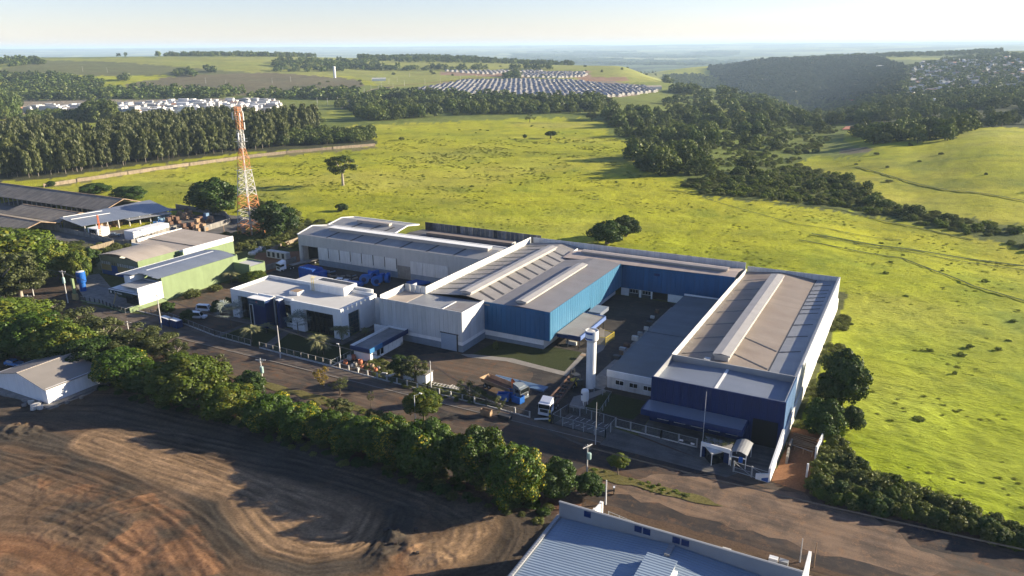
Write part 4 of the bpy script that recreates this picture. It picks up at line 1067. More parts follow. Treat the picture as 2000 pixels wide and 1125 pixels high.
# ---------------------------------------------------------------- pale warehouse with white doors, behind the yard
def build_pale():
    t = thing('pale_warehouse', 'pale grey warehouse with tall white sliding doors and two roof ridges', 'warehouse', (-146, 200, 0))
    Y0 = 187.5; X0, X1 = -183.0, -109.0; E = 9.8
    m = pm('pale_grey_render', (0.42, 0.41, 0.39), 0.7, 0.05, 0.3, streak=((0.8, 0.8, 0.15), 0.12))
    B1(t, 'wall', m, (X0, X0+1.0, Y0, Y0+0.25, 0, E), (X0+1.0, X1, Y0, Y0+0.25, 6.1, E), (-174.6, -142, Y0+0.1, Y0+0.25, 0, 6.1), (-142, -136.9, Y0+0.05, Y0+0.25, 0, 6.1), (-136.9, X1, Y0+0.1, Y0+0.25, 0, 6.1))
    mb = MB(); mb.prism([(X0, Y0+0.25), (X0+0.25, Y0+0.25), (X0+0.25, 194.7), (X0, 194.7)], 0, [E, E, 11.3, 11.3])
    mb.prism([(X0, 194.7), (X0+0.25, 194.7), (X0+0.25, 203.2), (X0, 203.2)], 0, [11.3, 11.3, 10.0, 10.0])
    mb.prism([(X0, 203.2), (X0+0.25, 203.2), (X0+0.25, 210.2), (X0, 210.2)], 0, [10.0, 10.0, 11.1, 11.1])
    mb.prism([(X0, 210.2), (X0+0.25, 210.2), (X0+0.25, 217), (X0, 217)], 0, [11.1, 11.1, 10.1, 10.1])
    mb.build('gable_wall', m, t)
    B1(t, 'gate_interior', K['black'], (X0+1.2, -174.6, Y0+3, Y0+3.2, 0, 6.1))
    B1(t, 'gate_reveal', K['whitedirty'], (X0+1.0, X0+1.3, Y0+0.25, Y0+3, 0, 6.1))
    B1(t, 'base_band', K['greybase'], (-174.5, -142, Y0-0.02, Y0+0.1, 0, 2.1), (-136.9, -122.9, Y0-0.02, Y0+0.1, 0, 2.1))
    panels(t, 'sliding_door', K['whiteclad'], 'x', -174.5, -142, 4.64, Y0, 2.1, 6.2, t=0.15, gap=0.12)
    panels(t, 'sliding_door', K['whiteclad'], 'x', -136.9, -122.9, 4.66, Y0, 2.1, 6.2, t=0.15, gap=0.12)
    d = B1(t, 'service_door', K['concreteold'], (-141.8, -137.1, Y0-0.1, Y0+0.05, 0, 4.2))
    mb = MB()
    for i in range(8): mb.box(-174.6+i*4.64-0.05, -174.6+i*4.64+0.05, Y0-0.3, Y0-0.15, 3.0, 6.4)
    mb.build('door_rail', K['darkmetal'], t)
    mb = MB()
    mb.slab((X0, Y0, E), (X1, Y0, E), (X1, 194.7, 11.25), (X0, 194.7, 11.25), 0.12)
    mb.slab((X0, 194.7, 11.25), (X1, 194.7, 11.25), (X1, 202.4, 9.9), (X0, 202.4, 9.9), 0.12)
    mb.build('roof', K['roofx'], t)
    B1(t, 'ridge_vent', K['lantern_x'], (-173.8, -112, 193.0, 195.4, 10.9, 11.9))
    B1(t, 'ridge_vent_cap', K['white'], (-174, -111.8, 192.8, 195.6, 11.9, 12.0))
    mb = MB()
    mb.slab((X0, 202.8, 9.95), (-154, 202.8, 9.95), (-154, 210.2, 11.05), (X0, 210.2, 11.05), 0.12)
    mb.slab((X0, 210.2, 11.05), (-154, 210.2, 11.05), (-154, 217, 10), (X0, 217, 10), 0.12)
    mb.build('rear_roof', K['roofx'], t)
    B1(t, 'rear_vent', K['lantern_x'], (-174, -160, 207.8, 209.6, 10.7, 11.6))
    mb = MB()
    for p0, p1 in (((X0-0.1, Y0, E), (X0-0.1, 194.7, 11.3)), ((X0-0.1, 194.7, 11.3), (X0-0.1, 202.4, 9.95)), ((X0-0.1, 202.8, 10), (X0-0.1, 210.2, 11.1)), ((X0-0.1, 210.2, 11.1), (X0-0.1, 217, 10.05)),
                   ((-153.9, 202.8, 10), (-153.9, 210.2, 11.1)), ((-153.9, 210.2, 11.1), (-153.9, 217, 10.05)), ((X0, 217.1, 10.1), (-153.9, 217.1, 10.1)), ((X0, 202.6, 10.0), (X1, 202.6, 10.0))):
        mb.bar(p0, p1, 0.5, 0.3)
    mb.build('verge_trim', K['white'], t)
    for x in (-170, -160, -150.2, -140.2, -130.3, -120.4): 
        mb = MB(); mb.slab((x-1.0, Y0+0.4, E+0.12), (x-0.3, Y0+0.4, E+0.12), (x+1.1, 192.8, 10.95), (x+0.4, 192.8, 10.95), 0.04); mb.build('dark_roof_strip', K['darkstrip'], t)
    for x in (-172, -164, -158): 
        mb = MB(); mb.slab((x-1.0, 203.2, 10.1), (x-0.2, 203.2, 10.1), (x+0.8, 207.6, 10.78), (x, 207.6, 10.78), 0.04); mb.build('dark_roof_strip', K['darkstrip'], t)
    # low roof between the two halls, its shadow put into the dark colour
    t2 = thing('dark_roofed_hall', 'low hall with dark roof and brown ridge vent, behind the pale warehouse', 'warehouse', (-130, 210, 0))
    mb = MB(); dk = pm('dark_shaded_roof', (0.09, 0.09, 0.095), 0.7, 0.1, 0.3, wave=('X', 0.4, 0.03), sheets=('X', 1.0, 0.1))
    mb.slab((-153.6, 203.0, 8.0), (-108.9, 203.0, 8.0), (-108.9, 211, 8.7), (-153.6, 211, 8.7), 0.12)
    mb.slab((-153.6, 211, 8.7), (-108.9, 211, 8.7), (-108.9, 219, 8.0), (-153.6, 219, 8.0), 0.12)
    mb.build('roof', dk, t2)
    B1(t2, 'ridge_vent', pm('brown_vent_sheet', (0.2, 0.16, 0.13), 0.7, 0.1, 0.5), (-146, -113, 210, 212.4, 8.5, 9.5))
    B1(t2, 'vent_end', K['whitedirty'], (-113, -112.8, 210, 212.4, 8.5, 9.6))
    B1(t2, 'wall', K['concreteold'], (-153.6, -108.9, 218.8, 219, 0, 8.0))
    w = thing('panel_fence', 'tall dark fence of stained upright panels behind the dark roofed hall', 'fence', (-130, 221, 0))
    ms = [pm('stained_panel', (0.15, 0.15, 0.15), 0.8, 0.3, 0.8, streak=((1, 1, 0.1), 0.5)), pm('stained_panel_dark', (0.04, 0.04, 0.045), 0.8, 0.3, 0.8), pm('stained_panel_pale', (0.24, 0.23, 0.22), 0.8, 0.3, 0.8, streak=((1, 1, 0.1), 0.4))]
    rr = random.Random(5)
    for i in range(28):
        x = -154+i*1.65; mb = MB(); mb.box(x, x+1.58, 221, 221.15, 0, 10.2-0.0*i); mb.build('panel', rr.choice([ms[0], ms[0], ms[1], ms[2]]), w)
build_pale()

# ---------------------------------------------------------------- white office
def build_office():
    t = thing('office_building', 'white office with dark glass walls and a navy entrance tower, behind the palms', 'office', (-141, 144, 0))
    X0, X1, Y0, Y1 = -160.4, -122.1, 137.3, 151.6
    H = 8.0; ww = K['white']
    B1(t, 'wall', ww, (X0, -157.8, Y0, Y0+0.4, 0, H), (-157.8, -150.4, Y0, Y0+0.4, 6.4, H), (-150.4, -145, Y0+0.4, Y0+0.8, 0, H), (-145, -142.2, Y0+1.2, Y0+1.5, 6.2, H), (-138.8, -134.6, Y0, Y0+0.4, 0, H), (-134.6, -124.8, Y0, Y0+0.4, 6.2, H), (-124.8, X1, Y0, Y0+0.4, 0, H),
       (-142.2, -138.8, Y0+0.8, Y0+1.2, 6.2, H), (-142.2, -138.8, Y0+0.8, Y0+1.2, 0, 1.2))
    B1(t, 'east_wall', ww, (X1-0.4, X1, Y0+0.4, 140, 0, H), (X1-0.4, X1, 144.4, Y1, 0, H), (X1-0.4, X1, 140, 144.4, 6.1, H))
    B1(t, 'west_wall', ww, (X0, X0+0.4, Y0+0.4, Y1, 0, H)); B1(t, 'north_wall', ww, (X0+0.4, X1-0.4, Y1-0.4, Y1, 0, H+0.1))
    B1(t, 'roof', K['whiteroof'], (X0+0.4, X1-0.4, Y0+0.4, Y1-0.4, 7.0, 7.25))
    for x0, x1, y, z0, z1, n in ((-157.8, -150.4, Y0+1.0, 0.1, 6.4, 5), (-134.6, -124.8, Y0+1.0, 0.1, 6.2, 7)):
        g1 = B1(t, 'glass_wall', K['glass'], (x0, x1, y, y+0.06, z0, z1))
        for i in range(n+1):
            q = x0+(x1-x0)*i/n; B1(g1, 'mullion', K['darkmetal'], (q-0.04, q+0.04, y-0.08, y-0.01, z0, z1))
        for z in (2.2, 4.3): B1(g1, 'mullion', K['darkmetal'], (x0+0.05, x1-0.05, y-0.07, y-0.012, z-0.03, z+0.03))
        B1(t, 'reveal', ww, (x0-0.01, x0+0.12, Y0+0.4, y, 0, z1)); B1(t, 'reveal', ww, (x1-0.12, x1+0.01, Y0+0.4, y, 0, z1))
    g2 = B1(t, 'side_glass', K['glassblue'], (X1-0.55, X1-0.45, 140, 144.4, 0.05, 6.1))
    for i in range(1, 4): B1(g2, 'mullion', K['darkmetal'], (X1-0.45, X1-0.38, 140+i*1.1-0.03, 140+i*1.1+0.03, 0.05, 6.1))
    for z in (1.2, 2.3, 3.4, 4.6): B1(g2, 'mullion', K['darkmetal'], (X1-0.45, X1-0.37, 140.05, 144.3, z-0.03, z+0.03))
    window_x(t, -142.0, -139.2, Y0+1.0, 1.3, 5.6, 1, 'darkmetal')
    n = B1(t, 'entrance_tower', K['navyflat'], (-151.0, -145.2, Y0-2.6, Y0+0.6, 0, 7.5))
    B1(n, 'sign_band', pm('teal_sign_band', (0.02, 0.06, 0.10), 0.4, 0.1, 1), (-151.1, -145.1, Y0-2.75, Y0-2.58, 6.0, 7.55))
    B1(n, 'coping', ww, (-151.2, -145.0, Y0-2.8, Y0+0.7, 7.55, 7.7))
    B1(n, 'slit_window', K['glass'], (-150.7, -149.7, Y0-2.68, Y0-2.6, 0.2, 5.8))
    B1(n, 'slit_frame', ww, (-150.85, -150.7, Y0-2.75, Y0-2.6, 0.2, 5.95), (-149.7, -149.55, Y0-2.75, Y0-2.6, 0.2, 5.95), (-150.7, -149.7, Y0-2.75, Y0-2.6, 5.8, 5.95))
    B1(t, 'navy_fin', K['navyflat'], (-142.6, -141.6, Y0-1.2, Y0+0.9, 0, 7.7)); B1(t, 'fin_coping', ww, (-142.7, -141.5, Y0-1.3, Y0+1.0, 7.7, 7.82))
    B1(t, 'sign_logo', pm('red_logo', (0.35, 0.05, 0.04), 0.5, 0.05, 1), (-148.3, -147.7, Y0-2.8, Y0-2.76, 6.6, 7.1))
    text('ARACOMEL', (-150.6, Y0-2.79, 6.5), 0.62, 'letters', pm('pale_letters', (0.16, 0.2, 0.25), 0.5, 0.05, 1), n)
    # roof things
    B1(t, 'roof_hatch', K['white'], (-144.2, -141.2, 142.6, 145.4, 7.25, 8.1)); B1(t, 'hatch_lid', K['sand'], (-144.0, -141.4, 142.8, 145.2, 8.1, 8.16))
    B1(t, 'tank_house', ww, (-141.9, -130.0, 148.0, 151.9, 7.2, 9.4), (-141.9, -130.0, 151.9, 153.4, 0, 9.4))
    B1(t, 'tank_cover', K['whiteroof'], (-141.6, -130.3, 148.3, 150.6, 9.4, 9.45)); B1(t, 'roof_well', K['darkmetal'], (-141.4, -130.5, 150.9, 153.0, 9.4, 9.44))
    B1(t, 'rear_wing', K['whiteroof'], (-150.8, -141.9, Y1, 157.5, 0, 7.9)); B1(t, 'rear_parapet', ww, (-130.0, -124.2, 152.4, 153.0, 0, 8.6))
    mb = MB()
    for s in (0, 0.7): mb.tube((-140.9+s, 147.8, 7.2), (-140.9+s, 147.8, 11.0), 0.05); mb.tube((-140.9+s, 147.8, 11), (-140.9+s, 148.8, 11), 0.05)
    for i in range(9): mb.tube((-140.9, 147.8, 7.4+i*0.42), (-140.2, 147.8, 7.4+i*0.42), 0.03)
    mb.build('ladder', K['yellow'], t)
    B1(t, 'north_link', ww, (-122.1, -115.4, 150.6, 151.0, 0, 7.3))

def text(s, loc, size, name, mat, parent=None, rx=math.pi/2, rz=0, bend=None):
    cu = bpy.data.curves.new('lettering', 'FONT'); cu.body = s; cu.size = size; cu.extrude = 0.015
    o = bpy.data.objects.new('lettering', cu); COL.objects.link(o)
    dg = bpy.context.evaluated_depsgraph_get(); me = bpy.data.meshes.new_from_object(o.evaluated_get(dg))
    bpy.data.objects.remove(o)
    if bend:
        cx, cy, rad, a0 = bend
        for v in me.vertices:
            a = a0+v.co.x/rad; zz = v.co.y; dpt = v.co.z
            v.co = (cx+(rad+dpt+0.02)*math.cos(a)-0, cy+(rad+dpt+0.02)*math.sin(a), loc[2]+zz)
        me.materials.clear(); me.materials.append(mat)
        ob = bpy.data.objects.new(name, me); COL.objects.link(ob)
        if parent is not None:
            ob.parent = parent
            for v in me.vertices: v.co = v.co-Vector(parent.location)
        return ob
    me.materials.clear(); me.materials.append(mat)
    ob = bpy.data.objects.new(name, me); COL.objects.link(ob)
    p = Vector(loc); q = parent
    while q is not None: p = p-Vector(q.location); q = q.parent
    ob.parent = parent; ob.location = p; ob.rotation_euler = (rx, 0, rz)
    return ob
build_office()

def build_kiosk():
    t = thing('guard_house', 'small guard house with blue fascia and hung white tarpaulins, beside the clay pots', 'building', (-109.5, 136, 0))
    B1(t, 'wall', K['white'], (-111.8, -107.0, 129.2, 129.4, 0, 2.4), (-111.8, -111.6, 129.4, 142, 0, 2.4), (-107.2, -107.0, 129.4, 131.6, 0, 2.4), (-107.2, -107.0, 131.6, 142, 0, 0.5), (-107.2, -107.0, 141, 142, 0, 2.4))
    for i in range(2):
        B1(t, 'window', K['glass'], (-107.14, -107.08, 131.7+i*1.35, 132.9+i*1.35, 0.5, 2.35))
    B1(t, 'pillar', K['white'], (-107.2, -107.0, 132.9, 133.05, 0.5, 2.4), (-107.2, -107.0, 134.25, 134.4, 0.5, 2.4))
    for i in range(4):
        mb = MB(); y = 134.5+i*1.65
        pts = [(-107.05+0.12*math.sin(j*1.9), y+j*0.19) for j in range(9)]
        for j in range(8): mb.quad((pts[j][0], pts[j][1], 0.3), (pts[j+1][0]+0.02, pts[j+1][1], 0.3+0.1*(j % 2)), (pts[j+1][0], pts[j+1][1], 2.4), (pts[j][0], pts[j][1], 2.4))
        mb.build('tarpaulin', K['white'], t)
    B1(t, 'roof', pm('stained_slab_roof', (0.22, 0.21, 0.2), 0.9, 0.2, 0.3, dirt=((0.1, 0.1, 0.1), 0.6, 0.5)), (-112.2, -106.9, 129.0, 143.6, 2.75, 2.9))
    f = B1(t, 'fascia', K['navyflat'], (-112.5, -106.8, 128.7, 128.9, 2.3, 3.4), (-106.8, -106.6, 133.4, 143.8, 2.3, 3.4))
    B1(t, 'light_fascia', pm('mid_blue_fascia', (0.03, 0.14, 0.30), 0.5, 0.05, 1), (-106.8, -106.6, 128.7, 133.4, 2.3, 3.4))
    B1(t, 'white_coping', K['white'], (-112.6, -112.3, 128.9, 143.8, 2.8, 3.4), (-112.3, -106.8, 143.6, 143.8, 2.8, 3.4))
    B1(t, 'rear_wall', K['white'], (-116.8, -112.4, 143.3, 143.5, 0, 3.2))
build_kiosk()

# ---------------------------------------------------------------- green buildings on the left
def build_green():
    t = thing('green_shop_building', 'long light green building with curved steel roof and white front corner', 'building', (-195, 150, 0))
    X0, X1, Y0, Y1 = -203.4, -188.3, 137.3, 165.6
    B1(t, 'wall', K['greenwall'], (X1-0.3, X1, Y0, Y1, 0, 7.1), (X1-0.3, X1, Y1, 169.5, 0, 5.4), (-200.5, X1-0.3, Y1-0.3, Y1, 0, 7.4))
    B1(t, 'front_block', K['white'], (X1-0.35, X1+0.03, 129.4, Y0, 1.2, 6.2), (-196.5, X1-0.35, 136.9, 137.3, 3, 6.0))
    B1(t, 'front_base', K['greenwall'], (X1-0.35, X1+0.02, 126.2, 129.4, 0, 1.4), (X1-0.35, X1+0.02, 129.4, Y0, 0, 1.2))
    B1(t, 'front_roof', K['rooflight'], (-196.5, X1-0.3, 130, Y0+1, 5.7, 5.85)); B1(t, 'shopfront', K['glass'], (-197, X1-0.4, 131.5, 131.6, 0, 5))
    B1(t, 'inner_box', K['white'], (-199.4, -196.6, 133.5, 137.8, 4.6, 7.4))
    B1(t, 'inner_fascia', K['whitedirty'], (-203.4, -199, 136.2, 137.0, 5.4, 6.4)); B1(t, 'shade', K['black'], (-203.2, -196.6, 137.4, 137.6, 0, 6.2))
    mb = MB(); N = 8
    def cz(u): return 7.0+1.5*math.sin(math.pi*u)*0.55+0.1
    for i in range(N):
        u0, u1 = i/N, (i+1)/N; xa = X0+(X1-0.35-X0)*u0; xb = X0+(X1-0.35-X0)*u1
        mb.slab((xa, 133.8 if u0 < 0.5 else 135.8, cz(u0)), (xb, 133.8 if u1 < 0.51 else 136.5, cz(u1)), (xb, Y1-0.3, cz(u1)), (xa, Y1-0.3, cz(u0)), 0.08)
    mb.build('roof', K['roofblue'], t)
    B1(t, 'eave_trim', K['white'], (X0-0.25, X0, 133.8, Y1, 6.85, 7.15))
    mb = MB(); mb.slab((-197, 139, 7.95), (-194.6, 139, 7.85), (-194.6, 163.5, 7.85), (-197, 163.5, 7.95), 0.5); mb.build('skylight_ridge', K['white'], t)
    B1(t, 'rear_block', K['greenwall'], (-188.6, -181.3, 163.6, 163.9, 0, 5.3), (-181.5, -181.2, 163.9, 170, 0, 4.6), (-188.6, -181.3, 169.7, 170, 0, 5))
    B1(t, 'rear_block_roof', K['whiteroof'], (-188.4, -181.5, 163.9, 169.7, 4.5, 4.6))
    c = thing('entrance_canopy', 'thin white wedge canopy with a dark sign band at the green building', 'canopy', (-194, 131, 0))
    mb = MB(); mb.prism([(-201.0, 129.2), (-188.7, 129.2), (-188.7, 133), (-198, 133.5)], [4.2, 4.2, 5.4, 5.4], [4.4, 4.4, 5.6, 5.6]); mb.build('canopy_roof', K['white'], c)
    s = B1(c, 'sign_band', pm('dark_green_sign', (0.012, 0.035, 0.035), 0.4, 0.1, 1), (-200.6, -190.4, 129.0, 129.18, 3.2, 4.3))
    text('Du Green', (-198.3, 128.97, 3.5), 0.85, 'letters', K['white'], s)
    mb = MB(); mb.prism([(-199.9, 128.9), (-199.3, 128.9), (-199.3, 128.97), (-199.9, 128.97)], 3.5, 4.1); mb.build('sign_logo', K['white'], s)
    mb = MB(); mb.tube((-197, 127, 0), (-196.8, 128.6, 3.9), 0.14); mb.build('post', K['ochre'], c)

    o = thing('workshop_building', 'older workshop with beige barrel roof and ochre and blue front', 'building', (-222, 155, 0))
    B1(o, 'wall', K['ochre'], (-231.5, -226.6, 147.9, 148.1, 1.4, 3.4), (-223.5, -213.2, 147.9, 148.1, 1.4, 3.4)); B1(o, 'wall_base', K['royal'], (-231.5, -226.6, 147.85, 148.1, 0, 1.4), (-223.5, -213.2, 147.85, 148.1, 0, 1.4))
    B1(o, 'upper_wall', pm('olive_band', (0.22, 0.21, 0.13), 0.8, 0.1, 0.5), (-231.5, -213.2, 147.9, 148.1, 4.4, 6.4), (-226.6, -223.5, 147.9, 148.1, 3.4, 4.4))
    B1(o, 'clerestory', K['whitedirty'], (-231.5, -226.6, 147.9, 148.06, 3.4, 4.4), (-223.5, -213.2, 147.9, 148.06, 3.4, 4.4))
    mb = MB()
    for i in range(16): mb.box(-231.4+i*1.14, -231.3+i*1.14, 147.82, 147.9, 3.4, 4.4)
    mb.build('clerestory_bar', K['darkmetal'], o)
    B1(o, 'door', K['royal'], (-226.6, -223.5, 147.95, 148.05, 0, 3.4))
    B1(o, 'side_wall', K['greenwall'], (-213.2, -212.9, 147.9, 163.3, 0, 6.3), (-212.9, -210.6, 163.0, 163.3, 0, 6.0)); B1(o, 'west_wall', K['whitedirty'], (-231.8, -231.5, 147.9, 163.3, 0, 6.3))
    mb = MB(); N = 8
    for i in range(N):
        u0, u1 = i/N, (i+1)/N; f = lambda u: 6.3+1.2*math.sin(math.pi*u)
        mb.slab((-232+19*u0, 147.6, f(u0)), (-232+19*u1, 147.6, f(u1)), (-232+19*u1, 162.8, f(u1)), (-232+19*u0, 162.8, f(u0)), 0.08)
    mb.build('barrel_roof', K['rooftan'], o)
    w = thing('beige_roof_hall', 'hall with broad beige roof and white parapets, behind the barrel roofed workshop', 'building', (-224, 175, 0))
    B1(w, 'wall', K['greenwall'], (-211.2, -210.9, 163.6, 184.4, 0, 5.0)); B1(w, 'parapet', K['white'], (-211.3, -210.8, 163.4, 184.5, 5.0, 6.8), (-237.3, -237.0, 166, 184.5, 4.5, 6.9), (-237, -211.3, 163.4, 163.7, 4.6, 6.2))
    mb = MB(); mb.slab((-237, 170.2, 6.3), (-211.3, 170.2, 6.3), (-211.3, 184.4, 6.7), (-237, 184.4, 6.7), 0.1); mb.build('roof', K['rooftan'], w)
    mb = MB(); mb.slab((-237, 164.6, 5.7), (-211.3, 164.6, 5.7), (-211.3, 170.0, 6.1), (-237, 170.0, 6.1), 0.1); mb.build('lower_roof', K['rooftan'], w)
build_green()

# ---------------------------------------------------------------- sheds far left
def shed(name, label, x0, x1, y0, y1, e, r, mat, open_y=True, posts=3.6, mb_ridge=None, floor=False):
    t = thing(name, label, 'shed', ((x0+x1)/2, (y0+y1)/2, 0)); ym = mb_ridge or (y0+y1)/2
    mb = MB(); mb.slab((x0, y0, e), (x1, y0, e), (x1, ym, r), (x0, ym, r), 0.1); mb.slab((x0, ym, r), (x1, ym, r), (x1, y1, e), (x0, y1, e), 0.1)
    mb.build('roof', mat, t)
    mb = MB(); mb.bar((x1+0.05, y0, e-0.05), (x1+0.05, ym, r-0.05), 0.15, 0.35); mb.bar((x1+0.05, ym, r-0.05), (x1+0.05, y1, e-0.05), 0.15, 0.35); mb.bar((x0, ym, r+0.04), (x1, ym, r+0.04), 0.5, 0.1)
    mb.build('verge_board', K['sand'], t)
    n = int((x1-x0)/posts)
    for i in range(n+1):
        x = x0+(x1-x0)*i/n
        mb = MB(); mb.box(x-0.18, x+0.18, y0+0.2, y0+0.55, 0, e-0.1); mb.build('post', K['concrete'], t)
    B1(t, 'back_wall', K['concreteold'], (x0, x1, y1-0.5, y1-0.3, 0, e-0.5))
    return t
shed('storage_shed', 'longest open shed with a weathered roof, nearest the meadow at the left edge', -440, -307, 200.8, 222.4, 3.6, 7.2, K['rooffibre'])
shed('storage_shed', 'shorter weathered roof shed, between the long shed and the front shed', -344, -303.5, 179.5, 196, 3.4, 5.6, K['rooffibre'], mb_ridge=189)
shed('storage_shed', 'front weathered roof shed nearest the light green trees', -380, -302.5, 164.2, 179, 3.4, 5.4, K['rooffibre'])
def build_bluesheds():
    t = thing('recycling_shed', 'blue-grey steel roofed open shed with blue bales under it, facing the recycling yard', 'shed', (-295, 200, 0))
    mb = MB(); mb.slab((-304, 180, 5.2), (-288, 178.8, 3.6), (-282, 216, 3.6), (-304, 222, 5.2), 0.12); mb.build('roof', K['roofblue'], t)
    for i in range(9):
        u = i/8; mb = MB(); mb.tube((-288.3+5.8*u, 180+35*u, 0), (-288.3+5.8*u, 180+35*u, 3.5), 0.25); mb.build('post', K['whitedirty'], t)
    mb = MB(); mb.slab((-288, 196, 3.4), (-283.5, 196, 2.9), (-279.5, 214, 2.9), (-284.5, 214, 3.4), 0.1); mb.build('lean_to_roof', K['rooflight'], t)
    B1(t, 'back_wall', K['concreteold'], (-304, -303.7, 181, 221, 0, 4.8))
    for i in range(2):
        mb = MB(); mb.bar((-303+5*i, 181, 5.4-0.5*i), (-300+5*i, 196, 5.4-0.5*i), 0.3, 0.2); mb.build('roof_batten', K['white'], t)
build_bluesheds()

# ---------------------------------------------------------------- hut and the roof below the camera
def build_hut():
    x0, x1, y0, y1 = -169.5, -151.9, 80.6, 92.4; xr = -158.5
    xm = (x0+x1)/2
    t = thing('white_hut', 'white metal hut with a low grey gabled roof, standing on the dark earth lot', 'hut', (xm, 86, 0))
    e = 3.7; r = 5.6
    mb = MB(); mb.prism([(x0, y0), (x1, y0), (x1, y1), (x0, y1)], 0.3, e); 
    mb.quad((x0, y0, e), (xm, y0, r), (x1, y0, e)); mb.quad((x0, y1, e), (x1, y1, e), (xm, y1, r))
    b = mb.build('wall', K['hutwall'], t)
    mb = MB(); mb.slab((x0-0.4, y0-0.4, e-0.12), (xm, y0-0.4, r+0.05), (xm, y1+0.4, r+0.05), (x0-0.4, y1+0.4, e-0.12), 0.08); mb.build('roof', K['hutroof'], t)
    mb = MB(); mb.slab((xm, y0-0.4, r+0.05), (x1+0.4, y0-0.4, e-0.12), (x1+0.4, y1+0.4, e-0.12), (xm, y1+0.4, r+0.05), 0.08); mb.build('roof', K['hutroof'], t)
    B1(t, 'ridge_cap', K['rooftan'], (xm-0.15, xm+0.15, y0-0.4, y1+0.4, r+0.04, r+0.12))
    B1(t, 'foundation', K['concreteold'], (x0-1.2, x1+1.6, y0-1.3, y1+1.0, 0, 0.35))
build_hut()

def build_bottom():
    x0, x1 = -38.4, -6.0; yb = 85.2
    t = thing('steel_roofed_building', 'building with blue-grey corrugated roof and metal parapet, at the bottom edge', 'warehouse', (-22, 70, 0))
    B1(t, 'parapet', K['rooflight'], (x0, x1, yb-0.25, yb, 6.0, 9.0)); B1(t, 'parapet_coping', K['rooflight'], (x0-0.06, x1+0.06, yb-0.34, yb+0.06, 9.0, 9.07))
    xm = -22.0
    mb = MB(); mb.slab((x0+0.3, 48, 6.6), (xm, 48, 7.6), (xm, yb-0.3, 7.6), (x0+0.3, yb-0.3, 6.6), 0.1); mb.slab((xm, 48, 7.6), (x1-0.3, 48, 6.6), (x1-0.3, yb-0.3, 6.6), (xm, yb-0.3, 7.6), 0.1)
    mb.build('roof', K['roofbottom'], t)
    B1(t, 'wall', K['greyclad_y'], (x0, x0+0.2, 48, yb-0.3, 0, 6.7), (x1-0.2, x1, 48, yb-0.3, 0, 6.7)); B1(t, 'north_wall', K['greyclad_x'], (x0, x1, yb-0.2, yb-0.02, 0, 6.0))
    B1(t, 'gutter', K['rooflight'], (x0-0.35, x0-0.02, 48, yb, 6.3, 6.75)); B1(t, 'west_coping', K['rooflight'], (x0-0.1, x0+0.25, 48, yb-0.3, 6.75, 6.9))
    B1(t, 'ridge_flashing', K['rooflight'], (xm-0.35, xm+0.35, 82.2, 84.6, 7.62, 7.9))
    B1(t, 'roof_vent', K['lantern'], (xm-1.9, xm+1.6, 60, 80.6, 7.4, 8.3)); B1(t, 'vent_cap', K['roofbottom'], (xm-2.1, xm+1.8, 59.8, 80.8, 8.3, 8.42)); B1(t, 'vent_skirt', K['white'], (xm+1.6, xm+2.2, 60, 79.6, 7.5, 7.9))
    for xa in (-34.6, -27.3, -26.1, -22.1, -20.9):
        B1(t, 'parapet_window', K['navyflat'], (xa, xa+1.0, yb-0.3, yb-0.26, 7.9, 8.8))
    B1(t, 'corner_pier', K['white'], (x1, x1+0.35, 84.0, 90.6, 0, 8.4)); B1(t, 'corner_pier_foot', K['yellow'], (x1+0.4, x1+0.75, 88.8, 90.6, 0, 3.0))
build_bottom()
# ---------------------------------------------------------------- vegetation
def leaf_cloud(P, Nn, size, rng, aspect=1.0, jit=0.33):
    """one small leaf-clump quad at each point, facing roughly along Nn"""
    n = len(P)
    N2 = Nn+rng.normal(0, jit, (n, 3)); N2 /= np.linalg.norm(N2, axis=1, keepdims=True)+1e-9
    A = np.cross(N2, rng.normal(0, 1, (n, 3))); A /= np.linalg.norm(A, axis=1, keepdims=True)+1e-9
    B = np.cross(N2, A)
    s = (size*rng.uniform(0.6, 1.3, n))[:, None]
    V = np.stack([P-A*s*0.5, P-B*s*0.5*aspect, P+A*s*0.5+N2*s*0.12, P+B*s*0.5*aspect], 1).reshape(-1, 3)
    F = np.arange(n*4).reshape(-1, 4)
    return V, F

